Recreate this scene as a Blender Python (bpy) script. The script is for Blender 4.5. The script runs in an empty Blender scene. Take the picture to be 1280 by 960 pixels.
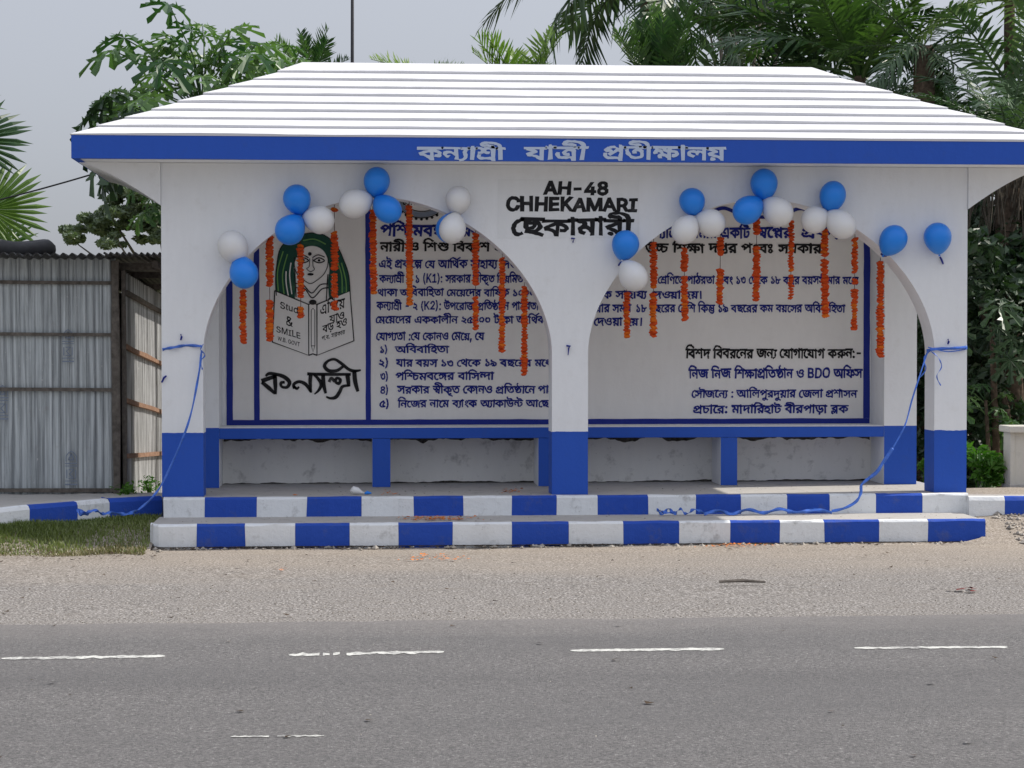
import bpy, bmesh, math, random
from mathutils import Vector, Matrix, Euler, noise
from mathutils.geometry import delaunay_2d_cdt, tessellate_polygon
random.seed(7)
R = math.radians
C = bpy.context.scene.collection
SC = bpy.context.scene

# ------------------------------------------------------------------ camera
F, YAW, CX, CY, CZ = 2620.0, R(4.37), 1.344, -15.0, 1.414      # focal length in photo pixels, heading, position
PITCH = math.atan(55.0 / F)                                     # the horizon lies 55 px above the photo's centre
cam_d = bpy.data.cameras.new('camera')
cam_d.sensor_width = 36.0
cam_d.lens = 36.0 * F / 1280.0
cam_d.clip_end = 3000.0
cam_d.clip_start = 0.1
cam = bpy.data.objects.new('camera', cam_d)
C.objects.link(cam)
cam.location = (CX, CY, CZ)
cam.rotation_euler = (R(90) - PITCH, 0, -YAW)
SC.camera = cam
CM = Euler((R(90) - PITCH, 0, -YAW)).to_matrix()

def ray(px, py):
    return CM @ Vector(((px - 640.0) / F, -(py - 480.0) / F, -1.0))
def P(px, py, Y):
    """where the sight line of a photo pixel meets the upright plane y = Y"""
    d = ray(px, py); t = (Y - CY) / d.y
    return Vector((CX + d.x * t, Y, CZ + d.z * t))
def G(px, py, z=0.0):
    """where the sight line of a photo pixel meets the level z"""
    d = ray(px, py); t = (z - CZ) / d.z
    return Vector((CX + d.x * t, CY + d.y * t, z))

# ------------------------------------------------------------------ world and sun
SUN_EL, SUN_AZ = R(45), R(81)          # azimuth from +Y towards +X: from the right and slightly behind
w = bpy.data.worlds.new('World'); SC.world = w; w.use_nodes = True
nt = w.node_tree; nt.nodes.clear()
sky = nt.nodes.new('ShaderNodeTexSky'); sky.sky_type = 'NISHITA'; sky.sun_disc = False
sky.sun_elevation = SUN_EL; sky.sun_rotation = SUN_AZ
sky.air_density = 1.0; sky.dust_density = 2.0; sky.ozone_density = 2.0
hs = nt.nodes.new('ShaderNodeHueSaturation'); hs.inputs['Saturation'].default_value = 0.34
bg = nt.nodes.new('ShaderNodeBackground'); bg.inputs['Strength'].default_value = 0.10
wo = nt.nodes.new('ShaderNodeOutputWorld')
hz = nt.nodes.new('ShaderNodeMix'); hz.data_type = 'RGBA'; hz.inputs[0].default_value = .70      # haze over the clear sky, brighter overhead as a hazy sky is: (1 + k sin(elevation))
tc = nt.nodes.new('ShaderNodeTexCoord'); sx_ = nt.nodes.new('ShaderNodeSeparateXYZ'); nt.links.new(tc.outputs['Generated'], sx_.inputs[0])
mr = nt.nodes.new('ShaderNodeMapRange'); mr.inputs[1].default_value = 0; mr.inputs[2].default_value = 1; mr.inputs[3].default_value = .86; mr.inputs[4].default_value = 3.1
nt.links.new(sx_.outputs[2], mr.inputs[0])
vm = nt.nodes.new('ShaderNodeVectorMath'); vm.operation = 'SCALE'; vm.inputs[0].default_value = (1.95, 2.06, 2.40)
nt.links.new(mr.outputs[0], vm.inputs['Scale']); nt.links.new(vm.outputs[0], hz.inputs[7])
nt.links.new(sky.outputs[0], hs.inputs['Color']); nt.links.new(hs.outputs[0], hz.inputs[6]); nt.links.new(hz.outputs[2], bg.inputs['Color'])
nt.links.new(bg.outputs[0], wo.inputs['Surface'])
sd = bpy.data.lights.new('sun', 'SUN'); sd.energy = 2.35; sd.angle = R(0.6); sd.color = (1.0, 0.94, 0.85)
so = bpy.data.objects.new('sun', sd); C.objects.link(so)
sdir = Vector((math.sin(SUN_AZ) * math.cos(SUN_EL), math.cos(SUN_AZ) * math.cos(SUN_EL), math.sin(SUN_EL)))
so.rotation_euler = sdir.to_track_quat('Z', 'Y').to_euler(); so.location = (8, 4, 9)
SC.view_settings.view_transform = 'Standard'; SC.view_settings.look = 'None'
SC.view_settings.exposure = 0.88; SC.view_settings.gamma = 1.0

# ------------------------------------------------------------------ materials
def srgb(r, g, b):
    f = lambda c: (c / 255.0 / 12.92) if c <= 10 else ((c / 255.0 + .055) / 1.055) ** 2.4
    return (f(r), f(g), f(b), 1.0)
class NT:
    def __init__(s, name):
        s.m = bpy.data.materials.new(name); s.m.use_nodes = True; s.t = s.m.node_tree
        s.b = s.t.nodes['Principled BSDF']; s.o = s.t.nodes['Material Output']
        s.co = s.n('ShaderNodeTexCoord').outputs['Object']
    def n(s, k, **kw):
        x = s.t.nodes.new(k)
        for a, v in kw.items(): setattr(x, a, v)
        return x
    def l(s, a, b): s.t.links.new(a, b)
    def noise(s, scale, detail=4, rough=.55, vec=None, stretch=None):
        x = s.n('ShaderNodeTexNoise'); x.inputs['Scale'].default_value = scale
        x.inputs['Detail'].default_value = detail; x.inputs['Roughness'].default_value = rough
        v = vec or s.co
        if stretch:
            mp = s.n('ShaderNodeMapping'); mp.inputs['Scale'].default_value = stretch; s.l(v, mp.inputs['Vector']); v = mp.outputs[0]
        s.l(v, x.inputs['Vector']); return x.outputs['Fac']
    def ramp(s, fac, stops):
        r = s.n('ShaderNodeValToRGB'); e = r.color_ramp.elements
        while len(e) < len(stops): e.new(.5)
        for q, (p, c) in zip(e, stops):
            q.position = p; q.color = c if len(c) == 4 else (*c, 1)
        s.l(fac, r.inputs[0]); return r.outputs[0]
    def mix(s, fac, a, b, mode='MIX'):
        x = s.n('ShaderNodeMix', data_type='RGBA', blend_type=mode)
        for i, v in ((0, fac), (6, a), (7, b)):
            if hasattr(v, 'links'): s.l(v, x.inputs[i])
            else: x.inputs[i].default_value = v
        return x.outputs[2]
    def math(s, op, a, b=0.0):
        x = s.n('ShaderNodeMath', operation=op)
        for i, v in ((0, a), (1, b)):
            if hasattr(v, 'links'): s.l(v, x.inputs[i])
            else: x.inputs[i].default_value = v
        return x.outputs[0]
    def bump(s, h, strength=.3, dist=.01):
        x = s.n('ShaderNodeBump'); x.inputs['Strength'].default_value = strength; x.inputs['Distance'].default_value = dist
        s.l(h, x.inputs['Height']); s.l(x.outputs[0], s.b.inputs['Normal'])
    def fin(s, col=None, rough=.8, spec=.3, metal=0.0):
        if col is not None:
            if hasattr(col, 'links'): s.l(col, s.b.inputs['Base Color'])
            else: s.b.inputs['Base Color'].default_value = col
        if hasattr(rough, 'links'): s.l(rough, s.b.inputs['Roughness'])
        else: s.b.inputs['Roughness'].default_value = rough
        s.b.inputs['Specular IOR Level'].default_value = spec
        s.b.inputs['Metallic'].default_value = metal
        return s.m
BW = ((.0, .0, .0, 1), (1, 1, 1, 1))
def paint(name, col, dirt_shade=(.25, .23, .2, 1), amount=.5, rough=.75, streak=(6, 6, 1.2), bump=.25):
    s = NT(name)
    a = s.noise(3.0, 6, .6, stretch=streak)
    b = s.noise(45, 4, .6)
    c = s.noise(9, 5, .65)
    v = s.mix(s.ramp(a, [(.35, BW[0]), (.8, BW[1])]), col, tuple(x * .955 for x in col[:3]) + (1,))
    d = s.math('MULTIPLY', s.ramp(c, [(.56, BW[0]), (.78, BW[1])]), amount)
    v = s.mix(d, v, dirt_shade)
    d2 = s.math('MULTIPLY', s.ramp(b, [(.66, BW[0]), (.74, BW[1])]), amount * .7)
    v = s.mix(d2, v, dirt_shade)
    s.bump(s.math('ADD', b, s.math('MULTIPLY', c, 1.5)), bump, .006)
    return s.fin(v, rough, .25)
M = {}
M['white'] = paint('white_wall_paint', (.84, .855, .87, 1), (.45, .42, .37, 1), .14)
M['white_roof'] = paint('white_roof_paint', (.71, .71, .73, 1), (.5, .5, .48, 1), .14, streak=(3, 3, 3))
M['blue'] = paint('blue_wall_paint', (.026, .10, .50, 1), (.05, .09, .3, 1), .3, .65)
M['blue_dull'] = paint('blue_band_paint', (.022, .07, .38, 1), (.05, .08, .25, 1), .45, .6)
M['mural'] = paint('mural_ground_paint', (.87, .855, .83, 1), (.55, .5, .45, 1), .12)
M['recess'] = paint('old_white_plaster', (.80, .79, .75, 1), (.12, .11, .1, 1), .55)
M['cement'] = paint('grey_cement', (.46, .44, .41, 1), (.20, .19, .17, 1), .7, .9, (4, 4, 4), .5)
M['kerb_white'] = paint('kerb_white_paint', (.80, .82, .83, 1), (.22, .21, .19, 1), .7, .8, (5, 5, 5), .6)
M['kerb_blue'] = paint('kerb_blue_paint', (.022, .08, .44, 1), (.10, .12, .24, 1), .6, .7, (5, 5, 5), .6)
M['black_ink'] = paint('black_sign_paint', (.010, .010, .012, 1), (.12, .12, .12, 1), .6, .6)
M['blue_ink'] = paint('dark_blue_sign_paint', (.010, .02, .23, 1), (.06, .10, .40, 1), .7, .6)
M['border'] = paint('blue_border_paint', (.014, .03, .27, 1), (.03, .06, .3, 1), .4, .6)
M['silver_ink'] = paint('pale_blue_sign_paint', (.52, .60, .74, 1), (.3, .4, .6, 1), .3, .6)
M['green_ink'] = paint('dark_green_sign_paint', (.012, .07, .05, 1), (.12, .3, .12, 1), .5, .6, (20, 20, 2))
M['lime_ink'] = paint('light_green_sign_paint', (.16, .36, .10, 1), (.05, .2, .08, 1), .5, .6)
M['grey_ink'] = paint('grey_blue_sign_paint', (.22, .26, .33, 1), (.1, .1, .15, 1), .3, .6)

def mk_asphalt():
    s = NT('asphalt')
    a = s.noise(80, 6, .8); b = s.noise(1.1, 5, .6, stretch=(.25, 1.0, 1)); c = s.noise(9, 4, .7, stretch=(.3, 1.6, 1))
    v = s.ramp(a, [(.34, (.055, .053, .052, 1)), (.49, (.155, .149, .146, 1)), (.60, (.235, .225, .22, 1)), (.68, (.60, .58, .56, 1))])
    v = s.mix(s.math('MULTIPLY', s.ramp(b, [(.40, BW[0]), (.62, BW[1])]), .45), v, (.13, .127, .127, 1))
    v = s.mix(s.math('MULTIPLY', s.ramp(c, [(.66, BW[0]), (.8, BW[1])]), .6), v, (.075, .073, .074, 1))
    sep = s.n('ShaderNodeSeparateXYZ'); s.l(s.co, sep.inputs[0])     # grit spills over the road's edge, tyres polish the lane
    f = s.n('ShaderNodeMapRange'); f.inputs[1].default_value = -5.2; f.inputs[2].default_value = -4.35; s.l(s.math('ADD', sep.outputs[1], s.math('MULTIPLY', s.math('SUBTRACT', s.noise(5, 6, .7, stretch=(.5, 1, 1)), .5), 1.1)), f.inputs[0])
    v = s.mix(s.math('MULTIPLY', f.outputs[0], .6), v, (.27, .25, .235, 1))
    wv = s.math('ABSOLUTE', s.math('ADD', sep.outputs[1], 6.35)); g = s.n('ShaderNodeMapRange'); g.inputs[1].default_value = .35; g.inputs[2].default_value = .0; s.l(wv, g.inputs[0])
    v = s.mix(s.math('MULTIPLY', g.outputs[0], .22), v, (.09, .088, .09, 1))
    s.bump(a, .8, .015); return s.fin(v, .85, .3)
M['asphalt'] = mk_asphalt()
def mk_ground():
    s = NT('dusty_gravel_ground')
    sep = s.n('ShaderNodeSeparateXYZ'); s.l(s.co, sep.inputs[0])
    big = s.noise(.9, 5, .6, stretch=(.5, 1.4, 1)); fine = s.noise(78, 6, .8, stretch=(.9, .8, 1)); mid = s.noise(7, 6, .75, stretch=(.35, 1.8, 1))
    st = s.n('ShaderNodeTexVoronoi'); st.inputs['Scale'].default_value = 42; s.l(s.co, st.inputs['Vector'])
    grav = s.ramp(fine, [(.38, (.03, .027, .024, 1)), (.46, (.15, .139, .128, 1)), (.54, (.245, .228, .213, 1)), (.64, (.60, .575, .55, 1))])
    grav = s.mix(s.ramp(st.outputs['Distance'], [(.15, (.4, .4, .4, 1)), (.4, BW[0])]), grav, (.34, .32, .30, 1))
    dust = s.ramp(fine, [(.38, (.19, .155, .12, 1)), (.5, (.345, .295, .24, 1)), (.64, (.49, .435, .37, 1))])
    # dust lies against the kerb (y > -1.8), coarse gravel next to the asphalt
    y = s.math('ADD', sep.outputs[1], s.math('MULTIPLY', big, 2.0))
    f = s.n('ShaderNodeMapRange'); f.inputs[1].default_value = -1.9; f.inputs[2].default_value = .3; s.l(y, f.inputs[0])
    v = s.mix(s.math('MULTIPLY', f.outputs[0], .85), grav, dust)
    v = s.mix(s.math('MULTIPLY', s.ramp(mid, [(.50, BW[0]), (.70, BW[1])]), .6), v, (.20, .178, .155, 1))
    s.bump(s.math('ADD', fine, mid), .28, .012); return s.fin(v, .95, .15)
M['ground'] = mk_ground()
def simple(name, col, rough=.6, spec=.3, metal=0, var=.25, sc=12, bump=.1):
    s = NT(name); a = s.noise(sc, 4, .6)
    v = s.mix(s.ramp(a, [(.3, BW[0]), (.7, BW[1])]), tuple(c * (1 - var) for c in col[:3]) + (1,), tuple(min(1, c * (1 + var)) for c in col[:3]) + (1,))
    if bump: s.bump(a, bump, .01)
    return s.fin(v, rough, spec, metal)
M['road_paint'] = None
def mk_roadpaint():
    s = NT('worn_road_paint'); a = s.noise(60, 5, .7); b = s.noise(7, 3, .6)
    v = s.mix(s.ramp(s.math('ADD', s.math('MULTIPLY', a, .6), s.math('MULTIPLY', b, .4)), [(.46, BW[0]), (.58, BW[1])]), (.60, .60, .56, 1), (.22, .215, .21, 1))
    return s.fin(v, .8, .2)
M['road_paint'] = mk_roadpaint()
def mk_tin(name, base, dark, rust=.3):
    s = NT(name)
    a = s.noise(5, 8, .72, stretch=(8, 8, .18)); b = s.noise(14, 5, .65); c = s.noise(40, 3, .6, stretch=(1, 1, .6))
    v = s.mix(s.ramp(a, [(.40, BW[0]), (.60, BW[1])]), base, dark)
    v = s.mix(s.math('MULTIPLY', s.ramp(b, [(.6, BW[0]), (.75, BW[1])]), rust), v, (.20, .13, .085, 1))
    v = s.mix(s.math('MULTIPLY', s.ramp(c, [(.68, BW[0]), (.72, BW[1])]), .6), v, (.6, .6, .58, 1))
    s.bump(b, .2, .01); return s.fin(v, .5, .4, .35)
M['tin'] = mk_tin('galvanised_tin', (.56, .60, .61, 1), (.24, .26, .27, 1), .2)
M['tin_pale'] = mk_tin('weathered_pale_tin', (.58, .59, .60, 1), (.15, .15, .15, 1), .35)
M['tin_roof'] = mk_tin('dark_roofing_tin', (.05, .048, .046, 1), (.03, .03, .03, 1), .4)
M['timber'] = simple('weathered_timber', (.13, .115, .10), .9, .1, 0, .4, 30, .4)
M['timber_red'] = simple('reddish_timber', (.26, .16, .11), .9, .1, 0, .3, 30, .3)
M['rubber'] = simple('old_rubber', (.045, .045, .047), .7, .3)
M['bark'] = simple('palm_bark', (.10, .075, .055), .95, .1, 0, .5, 18, .8)
M['bark_grey'] = simple('grey_bark', (.16, .14, .12), .95, .1, 0, .35, 14, .8)
M['pole'] = simple('dark_steel_pole', (.03, .03, .035), .5, .4, .5)
M['wire'] = simple('black_cable', (.02, .02, .02), .6)
M['stone'] = simple('loose_stone', (.36, .33, .29), .95, .1, 0, .5, 9)
M['litter'] = simple('dry_leaf_litter', (.07, .05, .035), .9, .1, 0, .6, 3)
M['litter_orange'] = simple('dropped_marigold_petals', (.62, .20, .05), .9, .1, 0, .4, 20)
M['cream'] = paint('cream_wall_paint', (.60, .58, .52, 1), (.2, .18, .15, 1), .3)
M['ribbon'] = simple('blue_satin_ribbon', (.05, .16, .62), .35, .5, 0, .25, 20, 0)
M['marigold'] = simple('marigold_petals', (.66, .09, .02), .85, .1, 0, .45, 60, .6)
M['marigold_orange'] = simple('bright_marigold_petals', (.82, .17, .02), .85, .1, 0, .4, 60, .6)
M['thread'] = simple('dark_thread', (.08, .02, .02), .9)
def mk_balloon(name, col, tr):
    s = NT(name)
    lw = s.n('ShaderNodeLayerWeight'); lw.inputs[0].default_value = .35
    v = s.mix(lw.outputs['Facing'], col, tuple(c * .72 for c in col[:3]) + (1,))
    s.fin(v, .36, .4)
    s.b.inputs['Subsurface Weight'].default_value = tr
    s.b.inputs['Subsurface Radius'].default_value = (.05, .05, .08)
    return s.m
M['balloon_blue'] = mk_balloon('blue_balloon_rubber', (.02, .26, .88, 1), .15)
M['balloon_white'] = mk_balloon('white_balloon_rubber', (.80, .80, .80, 1), .2)
def mk_leaf(name, a, b, tr=.3, sc=2.2, rough=.38):
    s = NT(name)
    oi = s.n('ShaderNodeObjectInfo')
    n = s.noise(sc, 3, .6)
    f = s.math('ADD', s.math('MULTIPLY', n, .7), s.math('MULTIPLY', oi.outputs['Random'], .5))
    v = s.ramp(f, [(.35, (*a, 1)), (.8, (*b, 1))])
    s.fin(v, rough, .4)
    t = s.n('ShaderNodeBsdfTranslucent')
    g = s.mix(1.0, v, (1.0, 1.25, .5, 1), 'MULTIPLY'); s.l(g, t.inputs[0])
    x = s.n('ShaderNodeMixShader'); x.inputs[0].default_value = tr
    s.l(s.b.outputs[0], x.inputs[1]); s.l(t.outputs[0], x.inputs[2]); s.l(x.outputs[0], s.o.inputs[0])
    return s.m
M['leaf_papaya'] = mk_leaf('papaya_leaf', (.028, .085, .024), (.13, .23, .075))
M['leaf_papaya_dark'] = mk_leaf('dark_papaya_leaf', (.014, .036, .018), (.05, .095, .04), .15)
M['leaf_palm'] = mk_leaf('palm_leaflet', (.018, .055, .018), (.085, .16, .04))
M['leaf_palm_dark'] = mk_leaf('dark_palm_leaflet', (.014, .045, .020), (.065, .115, .05), .2)
M['leaf_palm_bright'] = mk_leaf('bright_palm_leaflet', (.045, .11, .02), (.17, .26, .05), .35)
M['leaf_dull'] = mk_leaf('hazy_tree_leaf', (.06, .09, .055), (.14, .18, .11), .2)
M['leaf_dark'] = mk_leaf('dense_dark_leaf', (.010, .028, .014), (.05, .09, .04), .15)
M['leaf_shrub'] = mk_leaf('fresh_shrub_leaf', (.06, .17, .02), (.16, .32, .05), .35)
M['grass'] = mk_leaf('grass_blade', (.075, .135, .035), (.25, .28, .10), .3, 1.2)
M['dry_frond'] = simple('dry_hanging_frond', (.085, .075, .06), .95, .1, 0, .5, 5)

# ------------------------------------------------------------------ helpers
def tag(o, label=None, cat=None, group=None, kind=None):
    for k, v in (('label', label), ('category', cat), ('group', group), ('kind', kind)):
        if v: o[k] = v
    return o
def empty(name, loc=(0, 0, 0), rz=0):
    o = bpy.data.objects.new(name, None); C.objects.link(o); o.location = loc; o.rotation_euler = (0, 0, rz)
    o.empty_display_size = .1; return o
def link(name, me, parent=None, loc=None):
    o = bpy.data.objects.new(name, me); C.objects.link(o)
    if parent is not None: o.parent = parent
    if loc is not None: o.location = loc
    return o
class MB:
    """collects verts and faces, builds one mesh object"""
    def __init__(s): s.v = []; s.f = []; s.mi = []; s.m = 0
    def vert(s, *p): s.v.append(tuple(p[0]) if len(p) == 1 else p); return len(s.v) - 1
    def face(s, pts, m=None):
        i = len(s.v); s.v += [tuple(p) for p in pts]; s.f.append(tuple(range(i, i + len(pts)))); s.mi.append(s.m if m is None else m)
    def box(s, a, b, m=None):
        x0, y0, z0 = a; x1, y1, z1 = b; i = len(s.v)
        s.v += [(x0, y0, z0), (x1, y0, z0), (x1, y1, z0), (x0, y1, z0), (x0, y0, z1), (x1, y0, z1), (x1, y1, z1), (x0, y1, z1)]
        for q in ((0, 3, 2, 1), (4, 5, 6, 7), (0, 1, 5, 4), (1, 2, 6, 5), (2, 3, 7, 6), (3, 0, 4, 7)):
            s.f.append(tuple(i + k for k in q)); s.mi.append(s.m if m is None else m)
    def tube(s, pts, rad, n=8, cap=True, m=None):
        pts = [Vector(p) for p in pts]; base = len(s.v); up = Vector((0, 0, 1))
        for k, p in enumerate(pts):
            d = (pts[min(k + 1, len(pts) - 1)] - pts[max(k - 1, 0)])
            if d.length < 1e-9: d = Vector((0, 0, 1))
            d.normalize(); a = d.cross(up)
            if a.length < .05: a = d.cross(Vector((0, 1, 0)))
            a.normalize(); b = d.cross(a)
            r = rad[k] if isinstance(rad, (list, tuple)) else rad
            for q in range(n):
                t = 2 * math.pi * q / n
                s.v.append(tuple(p + a * (r * math.cos(t)) + b * (r * math.sin(t))))
        for k in range(len(pts) - 1):
            for q in range(n):
                a0 = base + k * n + q; a1 = base + k * n + (q + 1) % n
                s.f.append((a0, a1, a1 + n, a0 + n)); s.mi.append(s.m if m is None else m)
        if cap:
            s.f.append(tuple(base + q for q in range(n))[::-1]); s.mi.append(s.m if m is None else m)
            e = base + (len(pts) - 1) * n
            s.f.append(tuple(e + q for q in range(n))); s.mi.append(s.m if m is None else m)
    def mesh(s, name, mats, smooth=False):
        me = bpy.data.meshes.new(name); me.from_pydata(s.v, [], s.f)
        for m in (mats if isinstance(mats, (list, tuple)) else [mats]): me.materials.append(m)
        me.polygons.foreach_set('material_index', s.mi)
        if smooth: me.polygons.foreach_set('use_smooth', [True] * len(s.f))
        me.update(); return me
    def build(s, name, mats, parent=None, smooth=False, loc=None, bevel=0, fix=False):
        me = s.mesh(name, mats, smooth)
        if bevel or fix:
            bm = bmesh.new(); bm.from_mesh(me)
            bmesh.ops.remove_doubles(bm, verts=bm.verts, dist=1e-5)
            bmesh.ops.recalc_face_normals(bm, faces=bm.faces)
            if bevel:
                ed = [e for e in bm.edges if len(e.link_faces) == 2 and e.calc_face_angle(0) > .6]
                bmesh.ops.bevel(bm, geom=ed, offset=bevel, segments=2, affect='EDGES', profile=.6)
            bm.to_mesh(me); bm.free()
        return link(name, me, parent, loc)
def rough_edges(o, amp, sc=6.0, seed=0):
    """hand-made unevenness: every vertex moved a little by smooth noise"""
    for v in o.data.vertices:
        n = noise.noise_vector(v.co * sc + Vector((seed, seed * 2.3, 0)))
        v.co += n * amp
def cat(pts, n=6):
    """Catmull-Rom through points (tuples of any length)"""
    if len(pts) < 3: return list(pts)
    out = []
    for i in range(len(pts) - 1):
        p0, p1, p2, p3 = pts[max(i - 1, 0)], pts[i], pts[i + 1], pts[min(i + 2, len(pts) - 1)]
        for k in range(n):
            t = k / n
            out.append(tuple(.5 * ((2 * b) + (-a + c) * t + (2 * a - 5 * b + 4 * c - d) * t * t + (-a + 3 * b - 3 * c + d) * t ** 3) for a, b, c, d in zip(p0, p1, p2, p3)))
    out.append(tuple(pts[-1])); return out

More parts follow.
